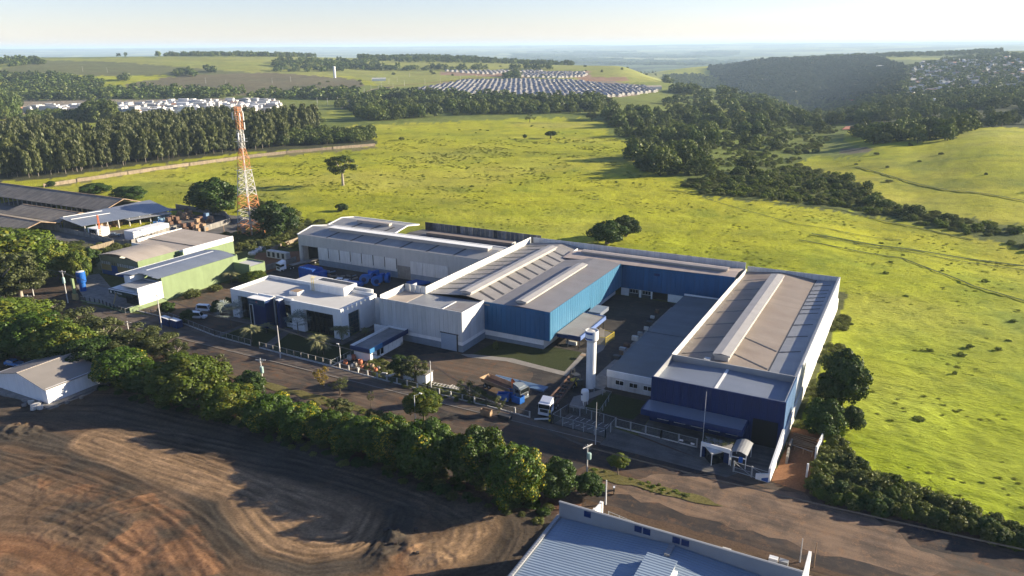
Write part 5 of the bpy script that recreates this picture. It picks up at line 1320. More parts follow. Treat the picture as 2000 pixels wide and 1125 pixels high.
def crown_mesh(name, mat, n, leaf, seed, lumps=14, lump_r=0.36, squash=0.85, dome=True, shape='round', flush=0.3, inner=0.15):
    """crown inside a unit box: radius 0.5 across, height 0..1 (z from 0 = lowest leaves); made of leaf clumps on billows"""
    rng = np.random.default_rng(seed)
    L_c = []; L_r = []
    if shape == 'dome':
        for i in range(lumps):
            zz = 1-(i+0.5)/lumps*1.55; a = 2.39996*i+seed
            q = math.sqrt(max(0, 1-zz*zz)); rr = rng.uniform(0.60, 0.80)
            L_c.append(np.array([q*math.cos(a)*rr, q*math.sin(a)*rr, zz*rr*0.92])); L_r.append(lump_r*rng.uniform(0.75, 1.3))
        L_c.append(np.zeros(3)); L_r.append(0.66)
        lumps += 1
    for i in range(lumps if shape != 'dome' else 0):
        for _ in range(60):
            v = rng.normal(0, 1, 3); v /= np.linalg.norm(v)
            rr = rng.uniform(0.35, 0.68)
            c = v*rr
            if shape == 'dome': c[2] = abs(c[2])*0.9-0.25 if rng.random() < 0.75 else c[2]
            if shape == 'flat': c[2] = 0.55*c[2]+0.3*(0.5-np.hypot(c[0], c[1]))
            if shape == 'column': c = np.array([c[0]*0.55, c[1]*0.55, rng.uniform(-0.75, 0.75)]); c[:2] *= (1.0-0.55*max(0, c[2]))
            if all(np.linalg.norm(c-q) > 0.22 for q in L_c): break
        L_c.append(c); L_r.append(lump_r*rng.uniform(0.65, 1.25)*(0.7 if shape == 'column' else 1))
    L_c = np.array(L_c); L_r = np.array(L_r)
    w = L_r**2; w /= w.sum()
    k = rng.choice(lumps, int(n*1.7), p=w)
    d = rng.normal(0, 1, (len(k), 3)); d[:, 2] += 0.25; d /= np.linalg.norm(d, axis=1, keepdims=True)
    rad = L_r[k]*(1-np.abs(rng.normal(0, inner, len(k)))).clip(0.3, 1)
    bump = 1+0.18*np.sin(d[:, 0]*9+k)*np.sin(d[:, 1]*8+2*k)*np.sin(d[:, 2]*7)
    P = L_c[k]+d*(rad*bump)[:, None]*np.array([1, 1, squash])
    # drop leaves buried inside other billows
    D = np.linalg.norm(P[:, None, :]-L_c[None], axis=2)/L_r[None]
    D[np.arange(len(k)), k] = 9
    keep = (D.min(1) > 0.72)
    P = P[keep][:n]; dd = d[keep][:n]; kk = k[keep][:n]
    lo = P.min(0); hi = P.max(0)
    ext = max(hi[0]-lo[0], hi[1]-lo[1])
    c0 = (lo+hi)/2
    P = np.stack([(P[:, 0]-c0[0])/ext, (P[:, 1]-c0[1])/ext, (P[:, 2]-lo[2])/(hi[2]-lo[2])], 1)
    V, F = leaf_cloud(P, dd, leaf, rng)
    tone = (0.5+0.25*rng.normal(0, 1, len(P))+0.35*(rng.random(lumps)[kk]-0.5)).clip(0, 1)
    fl = fbm(P[:, 0]*4+seed, P[:, 1]*4+P[:, 2]*3, seed, 2)
    fl = (((fl-0.56)*8).clip(0, 1)*(rng.random(len(P)) < flush)*(0.3+P[:, 2])).clip(0, 1)
    return npmesh(name, V, F, mat, 4, [('tone', 'FACE', tone), ('flush', 'FACE', fl)])

def trunk_mesh(name, mat, seed, h=1.0, r=0.045, spread=0.28, branches=5, lean=0.03):
    rnd = random.Random(seed); mb = MB()
    p = Vector((0, 0, 0)); rr = r
    q = Vector((rnd.uniform(-lean, lean), rnd.uniform(-lean, lean), h*0.4))
    mb.tube(p, q, r*1.25, r*0.9, 7, False)
    for i in range(branches):
        a = 2*math.pi*i/branches+rnd.uniform(-0.4, 0.4); s = spread*rnd.uniform(0.6, 1.1)
        m_ = q+Vector((math.cos(a)*s*0.45, math.sin(a)*s*0.45, h*0.22)); e = q+Vector((math.cos(a)*s, math.sin(a)*s, h*rnd.uniform(0.38, 0.5)))
        mb.tube(q, m_, r*0.6, r*0.42, 5, False); mb.tube(m_, e, r*0.42, r*0.15, 4, False)
    return mb.mesh(name, mat, smooth=True)

CR = {
 'mango': [crown_mesh('mango_crown', L['mango'], 15000, 0.034, 10+i, 44, 0.23, 0.95, shape='dome', flush=0.3) for i in range(3)],
 'dark': [crown_mesh('dark_crown', L['dark'], 8500, 0.042, 30+i, 30, 0.26, 0.95, shape='round', flush=0) for i in range(2)],
 'airy': [crown_mesh('airy_crown', L['airy'], 7500, 0.034, 40+i, 34, 0.18, 0.8, shape='round', flush=0, inner=0.35) for i in range(3)],
 'bright': [crown_mesh('bright_crown', L['bright'], 13000, 0.036, 50+i, 40, 0.23, 0.95, shape='dome', flush=0.6) for i in range(2)],
 'flat': [crown_mesh('flat_crown', L['forest'], 6000, 0.036, 60, 26, 0.2, 0.5, shape='flat', flush=0, inner=0.3)],
 'sparse': [crown_mesh('sparse_crown', L['airy'], 1000, 0.055, 65+i, 12, 0.22, 0.9, shape='round', flush=0, inner=0.5) for i in range(2)],
 'yellow': [crown_mesh('yellow_crown', L['yellow'], 900, 0.065, 70, 9, 0.28, 0.9, shape='round', flush=0, inner=0.4)],
 'shrub': [crown_mesh('shrub_crown', L['scrub'], 1500, 0.075, 80+i, 16, 0.32, 0.8, shape='dome', flush=0) for i in range(3)],
 'meadow': [crown_mesh('bush_crown', L['meadowbush'], 700, 0.11, 85+i, 9, 0.34, 0.8, shape='dome', flush=0) for i in range(2)],
 'euca': [crown_mesh('eucalyptus_crown', L['euca'], 1500, 0.085, 90+i, 18, 0.30, 1.0, shape='column', flush=0, inner=0.25) for i in range(4)],
 'forest': [crown_mesh('forest_crown', L['forest2' if i % 2 else 'forest'], 900, 0.095, 110+i, 16, 0.30, 0.8, shape='dome', flush=0) for i in range(4)],
 'far': [crown_mesh('far_crown', L['forest2' if i == 1 else 'forest'], 170, 0.2, 130+i, 7, 0.38, 0.8, shape='dome', flush=0) for i in range(3)],
}
# sizes above are for crowns scaled so that 1 unit = crown width; each crown mesh is reused by every tree of its kind
TR = {'stout': [trunk_mesh('trunk', K['bark'], 1+i, 1, 0.05, 0.3) for i in range(3)], 'pale': [trunk_mesh('trunk', K['palebark'], 11+i, 1, 0.035, 0.34, 6) for i in range(2)],
      'slim': [trunk_mesh('trunk', K['palebark'], 21+i, 1, 0.018, 0.1, 4, 0.01) for i in range(2)], 'thin': [trunk_mesh('trunk', K['bark'], 31+i, 1, 0.022, 0.3, 5) for i in range(2)]}
_n = [0]
def tree(name, label, cat, x, y, z, h, w, kind, trunk='stout', base=0.22, group=None, tname='trunk'):
    """base = height of the lowest leaves as a share of the tree's height"""
    _n[0] += 1; i = _n[0]
    t = thing(name, label, cat, (x, y, z), random.uniform(0, 6.28), group)
    if trunk:
        tr = obj(tname, TR[trunk][i % len(TR[trunk])], t); tr.scale = (max(h, w)*0.9, max(h, w)*0.9, h*(0.55+base*0.5)/0.8)
    c = obj('crown', CR[kind][i % len(CR[kind])], t, (0, 0, h*base)); c.scale = (w, w*random.uniform(0.92, 1.08), h*(1-base))
    return t

def ptree(name, label, cat, base, top, wpx, kind, trunk='stout', lb=0.22, group=None, dz=0):
    x, y, z, h = tall(base, top)
    d = math.sqrt(x*x+y*y+(CAM_H-z-h/2)**2)
    w = wpx*d/FPX*1.05
    # the crown hides part of its own depth: the base seen is the crown's front edge for low crowns
    return tree(name, label, cat, x, y, z-dz, h+dz, w, kind, trunk, lb, group)

# the row of mango trees between the earth lot and the streets; crowns reach nearly to the ground
mang = [  # crown centre px, top px, base px, width px, label
 (1008, 868, 1000, 122, 'large round mango tree flushed yellow, last of the row before the steel roof'),
 (938, 836, 965, 122, 'round mango tree with yellow flushes, second from the steel roof end of the row'),
 (842, 826, 945, 132, 'broad mango tree with yellow new leaves, third from the steel roof end'),
 (765, 818, 915, 105, 'dark round mango tree, fourth from the steel roof end of the row'),
 (700, 812, 893, 100, 'dark mango tree, fifth from the steel roof end of the row'),
 (640, 806, 875, 85, 'low dark mango tree beside the twin armed light pole, sixth from the steel roof end'),
 (588, 786, 862, 82, 'mango tree with small orange flushes, below the cross armed concrete pole'),
 (528, 768, 850, 96, 'mango tree with speckled yellow flushes, left of the cross armed pole foot'),
 (452, 752, 822, 104, 'low bright green mango tree, just right of the largest crown'),
 (376, 692, 808, 134, 'largest bright green mango tree with a high round crown'),
 (300, 712, 775, 96, 'low mango tree hidden between the largest crown and the hut tree'),
 (246, 680, 760, 104, 'round mango tree with orange specks, right behind the white hut'),
]
for cx, ty, by, wp, lb in mang:
    k = 'bright' if ('bright' in lb) else 'mango'
    ptree('mango_tree', lb, 'tree', (cx, by-wp*0.14), ty, wp, k, 'stout', 0.06)
for cx, ty, by, wp, lb in ((1088, 900, 975, 84, 'dark leafy tree beside the white wall, right of the last mango'), (1150, 925, 972, 60, 'small leafy tree overhanging the white wall by the transformer pole'),
                           (490, 728, 790, 66, 'small dark tree with spreading leaves behind the cross armed pole')):
    ptree('dark_tree', lb, 'tree', (cx, by-6), ty, wp, 'dark', 'stout', 0.1)
left_trees = [
 (20, 582, 672, 130, 'bright', 'bright yellow-green round tree at the left edge beside the road'),
 (75, 612, 712, 120, 'mango', 'dark tree behind the hut, nearest the left edge'), (130, 628, 722, 110, 'bright', 'green tree with a sunlit left side, above the hut roof'),
 (150, 606, 690, 110, 'airy', 'greyish spreading tree over the left part of the road verge'), (205, 618, 705, 105, 'airy', 'greyish spreading tree above the hut tree'),
 (262, 638, 712, 110, 'airy', 'greyish tree beside the short cross armed pole'), (305, 640, 706, 76, 'airy', 'tall greyish tree right of the short cross armed pole'),
 (346, 664, 712, 60, 'airy', 'round greyish tree at the end of the verge before the road'),
 (25, 640, 712, 90, 'dark', 'dark low tree under the bright left edge tree'), (180, 660, 735, 100, 'dark', 'dark shaded tree between hut and greyish trees'),
 (107, 582, 618, 38, 'airy', 'small tree at the junction kerb'),
 (38, 448, 565, 150, 'bright', 'large light green tree at the left edge, in front of the sheds'), (88, 478, 560, 78, 'bright', 'light green tree right of the large left edge tree'),
 (5, 480, 598, 110, 'airy', 'pale tree cut by the left edge'), (42, 520, 592, 90, 'airy', 'pale lower tree beside the left concrete pole'),
 (158, 486, 556, 46, 'bright', 'slim light green tree before the ochre workshop'), (178, 484, 528, 40, 'dark', 'dark tree at the corner of the ochre workshop'),
 (150, 520, 556, 44, 'bright', 'round light green tree near the green gate pillar')]
for cx, ty, by, wp, k, lb in left_trees:
    ptree('verge_tree', lb, 'tree', (cx, by-wp*0.1), ty, wp, k, 'stout' if k != 'airy' else 'pale', 0.12)
# trees of the plant and street
for b, ty, wp, k, tk, lb, nm, cat, lbase in (
 ((420, 418), 346, 96, 'dark', 'stout', 'big dark tree left of the lattice mast', 'dark_tree', 'tree', 0.08),
 ((540, 462), 394, 78, 'dark', 'stout', 'broad dark tree right of the lattice mast', 'dark_tree', 'tree', 0.08),
 ((512, 430), 388, 62, 'airy', 'stout', 'pale bushy tree directly behind the lattice mast', 'bushy_tree', 'tree', 0.08),
 ((572, 440), 404, 40, 'shrub', 'stout', 'low bushy tree at the right of the mast trees', 'bushy_tree', 'tree', 0.05),
 ((1186, 476), 430, 82, 'dark', 'stout', 'dark tree in the meadow behind the white parapet', 'meadow_tree', 'tree', 0.1),
 ((1222, 462), 422, 52, 'dark', 'stout', 'smaller dark tree just behind the parapet meadow tree', 'meadow_tree', 'tree', 0.1),
 ((670, 362), 303, 66, 'flat', 'pale', 'lone pale trunked tree with a flat open crown in the meadow', 'lone_tree', 'tree', 0.4),
 ((1076, 270), 256, 26, 'dark', 'stout', 'small dark umbrella tree in the far meadow', 'meadow_tree', 'tree', 0.35),
 ((1025, 271), 262, 10, 'dark', 'stout', 'tiny round tree left of the umbrella tree', 'meadow_tree', 'tree', 0.2),
 ((1035, 239), 223, 24, 'sparse', 'thin', 'thin reddish tree near the far edge of the meadow', 'meadow_tree', 'tree', 0.3),
 ((784, 275), 267, 12, 'shrub', 'thin', 'small bush tree in the middle of the far meadow', 'meadow_tree', 'tree', 0.2),
 ((1156, 236), 218, 26, 'airy', 'thin', 'pale tree at the near edge of the valley woodland', 'meadow_tree', 'tree', 0.2),
 ((187, 378), 357, 56, 'dark', 'stout', 'round dark tree behind the long weathered shed', 'shed_tree', 'tree', 0.05),
 ((255, 392), 362, 58, 'dark', 'stout', 'round dark tree behind the blue-grey recycling shed', 'shed_tree', 'tree', 0.05),
 ((100, 364), 353, 17, 'dark', 'stout', 'small dark bush tree by the pale boundary wall', 'shed_tree', 'tree', 0.05),
 ((668, 412), 398, 24, 'dark', 'stout', 'small round tree alone in the meadow right of the mast', 'meadow_tree', 'tree', 0.05),
 ((1640, 792), 682, 102, 'dark', 'stout', 'large dark tree against the white side wall of the navy warehouse', 'wall_tree', 'tree', 0.05),
 ((1605, 850), 782, 76, 'dark', 'stout', 'dark bushy tree below the large side wall tree', 'wall_tree', 'tree', 0.05),
 ((1662, 838), 792, 46, 'dark', 'stout', 'small round dark tree right of the bushy side wall tree', 'wall_tree', 'tree', 0.05),
 ((785, 742), 694, 52, 'dark', 'stout', 'dark leafy tree left of the small white shed', 'yard_tree', 'tree', 0.25),
 ((812, 748), 697, 58, 'airy', 'stout', 'greyish round tree over the small white shed', 'yard_tree', 'tree', 0.25),
 ((828, 822), 765, 78, 'bright', 'thin', 'spreading green tree on the median beside the light pole', 'street_tree', 'tree', 0.3),
 ((1207, 928), 886, 40, 'bright', 'thin', 'small young tree on the right end of the median', 'street_tree', 'tree', 0.45),
 ((632, 760), 718, 32, 'yellow', 'thin', 'small tree with yellowing leaves on the median', 'street_tree', 'tree', 0.3),
 ((664, 772), 738, 40, 'sparse', 'thin', 'small sparse tree right of the yellowing tree', 'street_tree', 'tree', 0.3),
 ((660, 818), 776, 60, 'airy', 'thin', 'greyish tree on the tree verge above the dark mango', 'street_tree', 'tree', 0.15),
 ((618, 818), 786, 34, 'sparse', 'thin', 'thin grey tree left of the greyish verge tree', 'street_tree', 'tree', 0.15),
 ((735, 828), 800, 42, 'airy', 'thin', 'small greyish tree behind the dark mango crowns', 'street_tree', 'tree', 0.1),
 ((437, 724), 690, 28, 'sparse', 'thin', 'half bare small tree by the kerb above the largest mango', 'street_tree', 'tree', 0.2),
 ((725, 795), 763, 14, 'sparse', 'thin', 'very thin sapling on the median', 'street_tree', 'sapling', 0.4),
 ((976, 806), 772, 30, 'sparse', 'thin', 'small sparse tree beside the blue boxes', 'yard_tree', 'tree', 0.35),
 ((915, 776), 742, 56, 'sparse', 'thin', 'loose scrubby tree over the ladder frames', 'yard_tree', 'tree', 0.05),
 ((327, 612), 590, 34, 'dark', 'stout', 'round clipped tree beside the blue container', 'yard_tree', 'tree', 0.1),
 ((367, 630), 605, 26, 'dark', 'stout', 'round clipped tree before the white van', 'yard_tree', 'tree', 0.1),
 ((425, 614), 586, 26, 'dark', 'stout', 'round clipped tree between the white vehicles', 'yard_tree', 'tree', 0.15),
 ((447, 598), 580, 14, 'dark', 'stout', 'small dark tree at the office corner', 'yard_tree', 'tree', 0.1),
 ((496, 552), 530, 50, 'bright', 'stout', 'round tree behind the office, beside the green wall', 'yard_tree', 'tree', 0.08),
 ((375, 580), 565, 36, 'shrub', None, 'low shrub at the foot of the light green wall', 'wall_shrub', 'shrub', 0.0),
 ((420, 568), 556, 26, 'shrub', None, 'climbing shrub low on the light green wall', 'wall_shrub', 'shrub', 0.0),
 ((1206, 735), 722, 26, 'dark', None, 'dark round hedge bush beside the workshop annex', 'hedge_bush', 'shrub', 0.0),
 ((968, 682), 666, 12, 'shrub', None, 'flowering shrub against the grey base of the blue hall', 'wall_shrub', 'shrub', 0.0),
):
    ptree(nm, lb, cat, b, ty, wp, k, tk, lbase)

# ---------------------------------------------------------------- palms
def fronds(name, mat, seed, n=16, L1=1.0, w=0.09, droop=0.55, fan=False):
    rnd = random.Random(seed); V = []; F = []; tn = []
    for i in range(n):
        a = 2.4*i+rnd.uniform(-0.2, 0.2); e = rnd.uniform(0.15, 1.15)
        d = Vector((math.cos(a), math.sin(a), 0)); side = Vector((-math.sin(a), math.cos(a), 0)); l = L1*rnd.uniform(0.8, 1.1)
        if fan:
            c = d*(l*0.55*math.cos(e))+Vector((0, 0, l*0.55*math.sin(e)))
            up = (d*math.cos(e)+Vector((0, 0, math.sin(e)))).normalized(); r = l*0.42
            for k in range(9):
                q = (k-4)/4*1.5
                v1 = up*math.cos(q)+side*math.sin(q); v2 = up*math.cos(q+0.2)+side*math.sin(q+0.2)
                b = len(V); V += [tuple(c), tuple(c+v1*r*0.6), tuple(c+(v1+v2)*0.5*r+Vector((0, 0, -0.08*l))), tuple(c+v2*r*0.6)]; F.append((b, b+1, b+2, b+3)); tn.append(rnd.random())
            b = len(V); V += [(0, 0, 0), tuple(side*0.01), tuple(c+side*0.01), tuple(c)]; F.append((b, b+1, b+2, b+3)); tn.append(0.2)
            continue
        prev = Vector((0, 0, 0)); N = 8
        for j in range(1, N+1):
            t = j/N
            p = d*(l*t*math.cos(e*(1-t*0.4)))+Vector((0, 0, l*(t*math.sin(e)-droop*t*t*1.25)))
            seg = p-prev; ww = w*l*2.2*math.sin(math.pi*min(0.97, t*0.85+0.12))
            for s in (-1, 1):
                out = (side*s*ww+Vector((0, 0, -ww*0.55))+seg*0.7)
                b = len(V); V += [tuple(prev), tuple(prev+seg*0.42), tuple(prev+seg*0.5+out), tuple(prev+seg*0.12+out)]; F.append((b, b+1, b+2, b+3)); tn.append(rnd.random())
                b = len(V); V += [tuple(prev+seg*0.5), tuple(prev+seg*0.92), tuple(prev+seg*1.0+out), tuple(prev+seg*0.62+out)]; F.append((b, b+1, b+2, b+3)); tn.append(rnd.random())
            prev = p
    return npmesh(name, np.array(V), np.array(F), mat, 4, [('tone', 'FACE', np.array(tn)), ('flush', 'FACE', np.zeros(len(F)))])

FR = fronds('frond_head', L['palm'], 3, 22); FAN = fronds('fan_head', L['silverpalm'], 4, 26, fan=True)
ptr = MB(); ptr.tube((0, 0, 0), (0, 0, 1), 0.16, 0.11, 8); PTR = ptr.mesh('palm_trunk', K['bark'])
for (bx, by), ty, sp, hd, lb, nm in (
 ((668, 668), 634, 2.6, FR, 'feather palm at the right front corner of the office', 'feather_palm'),
 ((620, 690), 650, 2.7, FR, 'sunlit feather palm in the middle of the front lawn', 'feather_palm'),
 ((632, 692), 668, 2.2, FR, 'lower sunlit feather palm touching the middle lawn palm', 'feather_palm'),
 ((583, 655), 622, 3.4, FAN, 'silvery fan palm before the right glass wall', 'fan_palm'),
 ((452, 640), 603, 4.0, FAN, 'large shaded silvery fan palm at the left glass wall', 'fan_palm'),
 ((492, 668), 634, 2.6, FR, 'shaded feather palm in the left lawn', 'feather_palm'),
 ((521, 650), 630, 1.8, FR, 'small shaded palm by the entrance tower', 'feather_palm'),
 ((714, 656), 640, 1.5, FR, 'small dark cycad in the bed beside the guard house', 'cycad'),
 ((452, 552), 528, 2.4, FR, 'drooping bare palm against the light green wall', 'feather_palm')):
    x, y, z, h = tall((bx, by), ty)
    t = thing(nm, lb, 'palm', (x, y, 0), random.uniform(0, 6))
    tr = obj('trunk', PTR, t); tr.scale = (1, 1, h*0.72); c = obj('crown', hd, t, (0, 0, h*0.7)); c.scale = (sp*1.3, sp*1.3, sp*1.2)

# ---------------------------------------------------------------- woods, plantation, scrub: individuals first, the mass after them
def scatter(poly, spacing, seed, jitter=0.9, rmax=9000):
    """points on the ground inside a pixel outline of the survey photograph, evenly spaced on the ground"""
    P = np.array([GP(*p)[:2] for p in poly])
    lo = P.min(0); hi = P.max(0)
    rng = np.random.default_rng(seed)
    nx = int((hi[0]-lo[0])/spacing)+1; ny = int((hi[1]-lo[1])/spacing)+1
    if nx*ny > 900000:
        f = math.sqrt(nx*ny/900000); spacing *= f; nx = int(nx/f)+1; ny = int(ny/f)+1
    X, Y = np.meshgrid(lo[0]+np.arange(nx)*spacing, lo[1]+np.arange(ny)*spacing)
    x = X.ravel()+rng.uniform(-.5, .5, X.size)*spacing*jitter; y = Y.ravel()+rng.uniform(-.5, .5, X.size)*spacing*jitter
    z = T(x, y); px, py, w = proj(x, y, z)
    k = inpoly(px, py, poly) & (w > 0) & (np.hypot(x, y) < rmax)
    return np.stack([x[k], y[k], z[k]], 1)

def scatter_group(coll_meshes, P, scl, rot, idx, name, group_mat=None):
    """many small plants or houses as one object: geometry nodes place shared meshes on points"""
    me = bpy.data.meshes.new(name)
    me.vertices.add(len(P)); me.vertices.foreach_set('co', np.asarray(P, np.float32).ravel())
    a = me.attributes.new('scl', 'FLOAT_VECTOR', 'POINT'); a.data.foreach_set('vector', np.asarray(scl, np.float32).ravel())
    a = me.attributes.new('rot', 'FLOAT', 'POINT'); a.data.foreach_set('value', np.asarray(rot, np.float32))
    a = me.attributes.new('idx', 'INT', 'POINT'); a.data.foreach_set('value', np.asarray(idx, np.int32))
    o = bpy.data.objects.new(name, me); COL.objects.link(o)
    ng = bpy.data.node_groups.new(name, 'GeometryNodeTree')
    ng.interface.new_socket('Geometry', in_out='INPUT', socket_type='NodeSocketGeometry'); ng.interface.new_socket('Geometry', in_out='OUTPUT', socket_type='NodeSocketGeometry')
    N = ng.nodes; gi = N.new('NodeGroupInput'); go = N.new('NodeGroupOutput')
    c = bpy.data.collections.new(name+'_pieces')
    for i, m in enumerate(coll_meshes):
        c.objects.link(bpy.data.objects.new('%02d_piece' % i, m))
    ci = N.new('GeometryNodeCollectionInfo'); ci.inputs['Collection'].default_value = c; ci.inputs['Separate Children'].default_value = True; ci.inputs['Reset Children'].default_value = True
    ip = N.new('GeometryNodeInstanceOnPoints'); ip.inputs['Pick Instance'].default_value = True
    def na(nm, ty):
        q = N.new('GeometryNodeInputNamedAttribute'); q.data_type = ty; q.inputs['Name'].default_value = nm; return q.outputs['Attribute']
    cx = N.new('ShaderNodeCombineXYZ')
    l = ng.links.new
    l(gi.outputs[0], ip.inputs['Points']); l(ci.outputs[0], ip.inputs['Instance']); l(na('idx', 'INT'), ip.inputs['Instance Index'])
    l(na('rot', 'FLOAT'), cx.inputs['Z']); l(cx.outputs[0], ip.inputs['Rotation']); l(na('scl', 'FLOAT_VECTOR'), ip.inputs['Scale']); l(ip.outputs[0], go.inputs[0])
    md = o.modifiers.new('scatter', 'NODES'); md.node_group = ng
    return tag(o, kind='stuff')

def planted(P, meshes, hs, ws, name, label, cat, group, n_ind, stuff_name, seed, sink=0.05, tmesh=None):
    """nearest n_ind plants as objects of their own, the rest as one mass"""
    rng = np.random.default_rng(seed)
    P = P[np.argsort(np.hypot(P[:, 0], P[:, 1]))]
    n = len(P); h = rng.uniform(*hs, n); w = rng.uniform(*ws, n)*np.sqrt(h/np.mean(hs)); rot = rng.uniform(0, 6.28, n); idx = rng.integers(0, len(meshes), n)
    z = P[:, 2]-h*sink
    for i in range(min(n_ind, n)):
        o = obj(name, meshes[idx[i]], None, (P[i, 0], P[i, 1], z[i]), rot[i]); o.scale = (w[i], w[i], h[i])
        tag(o, label, cat, group)
    if n > n_ind:
        k = slice(n_ind, n)
        scatter_group(meshes, np.stack([P[k, 0], P[k, 1], z[k]], 1), np.stack([w[k], w[k], h[k]], 1), rot[k], idx[k], stuff_name)
    return n

def with_trunk(crown, trunk_mat, base, tr=0.02, k=1):
    """one mesh: leaves above, a plain stem below (for trees too far away to show their parts)"""
    n = len(crown.vertices); co = np.empty(n*3, np.float32); crown.vertices.foreach_get('co', co); co = co.reshape(-1, 3)
    co[:, 2] = base+co[:, 2]*(1-base)
    nf = len(crown.polygons); li = np.empty(nf*4, np.int32); crown.loops.foreach_get('vertex_index', li); F = li.reshape(-1, 4)
    t = np.empty(nf, np.float32); crown.attributes['tone'].data.foreach_get('value', t)
    b = []
    for i in range(4):
        a = math.pi/2*i; b.append((tr*math.cos(a), tr*math.sin(a), 0))
    b += [(x*0.5, y*0.5, base+0.4*(1-base)) for x, y, _ in b]
    V = np.concatenate([co, np.array(b)]); F = np.concatenate([F, np.array([[n+i, n+(i+1) % 4, n+4+(i+1) % 4, n+4+i] for i in range(4)])])
    me = npmesh('tree_'+crown.name, V, F, [crown.materials[0], trunk_mat], 4, [('tone', 'FACE', np.concatenate([t, [0.5]*4])), ('flush', 'FACE', np.zeros(len(F)))])
    mi = np.zeros(len(F), np.int32); mi[-4:] = 1; me.polygons.foreach_set('material_index', mi)
    return me

EU = [with_trunk(c, K['bark'] if i % 2 else K['palebark'], 0.14, 0.022) for i, c in enumerate(CR['euca'])]
FO = [with_trunk(c, K['bark'], 0.12, 0.03) for c in CR['forest']]
FA = [with_trunk(c, K['bark'], 0.1, 0.03) for c in CR['far']]
SH = CR['shrub']

# eucalyptus plantation behind the pale wall
eu = [(-120, 332), (0, 352), (90, 345), (250, 322), (480, 294), (560, 286), (560, 262), (480, 255), (440, 250), (240, 262), (180, 300), (100, 270), (0, 290), (-120, 300)]
P = scatter(eu, 6.0, 1)
planted(P, EU, (14, 22), (5.5, 8.5), 'eucalyptus_tree', 'tall slender eucalyptus standing in the plantation behind the long pale wall', 'tree', 'eucalyptus trees of the plantation', 300, 'eucalyptus_stand', 2, 0.01)
P = scatter([(440, 292), (560, 286), (735, 278), (728, 262), (560, 262), (440, 258)], 8.0, 3)
planted(P, FO, (6.5, 9), (8, 11), 'hedge_tree', 'low dark round tree in the hedge wood right of the plantation', 'tree', 'hedge trees right of the plantation', 300, 'hedge_wood', 4)
P = scatter([(540, 268), (620, 262), (622, 252), (540, 256)], 6.0, 5)
planted(P, EU, (18, 24), (7, 9), 'eucalyptus_tree', 'taller eucalyptus in the clump right of the lattice mast top', 'tree', 'tall eucalyptus clump', 60, 'eucalyptus_clump_rest', 6, 0.01)
# tree clumps left
P = scatter([(165, 240), (225, 238), (222, 226), (170, 226)], 9, 7); planted(P, FO, (16, 22), (14, 18), 'tall_tree', 'tall dark tree standing in front of the white town houses', 'tree', 'tall trees before the town', 12, 'tall_tree_rest', 8)
P = scatter([(-60, 240), (35, 234), (40, 206), (-60, 200)], 11, 9); planted(P, FO, (14, 22), (11, 15), 'tall_tree', 'tall tree at the left edge beside the white town houses', 'tree', 'tall trees at the left edge', 120, 'left_tree_rest', 10)
P = scatter([(60, 240), (170, 238), (160, 226), (60, 228)], 9, 11); planted(P, FO, (7, 10), (9, 12), 'hedge_tree', 'dark hedge tree along the near side of the white town', 'tree', 'hedge before the town', 60, 'town_hedge', 12)

# valley woodland
valley = []
for poly, sp in (([(1180, 236), (1200, 262), (1240, 285), (1262, 300), (1330, 300), (1400, 315), (1450, 305), (1520, 300), (1540, 285), (1600, 268), (1620, 250), (1560, 225), (1460, 238), (1330, 216), (1240, 214), (1190, 222)], 11.5),
                 ([(1236, 308), (1236, 335), (1300, 345), (1360, 350), (1420, 345), (1460, 320), (1400, 306), (1290, 300)], 9.5),
                 ([(560, 250), (640, 240), (760, 236), (880, 226), (990, 224), (1200, 222), (1200, 206), (1080, 206), (900, 206), (780, 196), (690, 206), (640, 212), (690, 226), (600, 240)], 11),
                 ([(1400, 352), (1480, 342), (1540, 330), (1530, 312), (1460, 318)], 12),
                 ([(1500, 238), (1620, 246), (1700, 240), (1850, 275), (1900, 252), (2060, 240), (2060, 198), (1900, 202), (1700, 196), (1580, 202), (1500, 216)], 12.5),
                 ([(1640, 285), (1720, 282), (1760, 262), (1700, 250), (1650, 262)], 13), ([(1700, 284), (1780, 282), (1880, 266), (1850, 250), (1740, 256)], 11)):
    valley.append(scatter(poly, sp, len(valley)+20))
P = np.concatenate(valley)
gap = (P[:, 0]*0 > 1)
pxp, pyp, _ = proj(P[:, 0], P[:, 1], P[:, 2]); gap = inpoly(pxp, pyp, [(1570, 268), (1640, 262), (1700, 278), (1690, 300), (1610, 300)]) | inpoly(pxp, pyp, [(1636, 244), (1710, 242), (1712, 258), (1632, 262)])
gap |= (fbm(P[:, 0]/34, P[:, 1]/34, 9, 4) < 0.48)
P = P[~gap]
planted(P, FO, (4, 15), (8, 15), 'woodland_tree', 'round crowned tree in the valley woodland beyond the meadow', 'tree', 'trees of the valley woodland', 300, 'valley_woodland', 31)

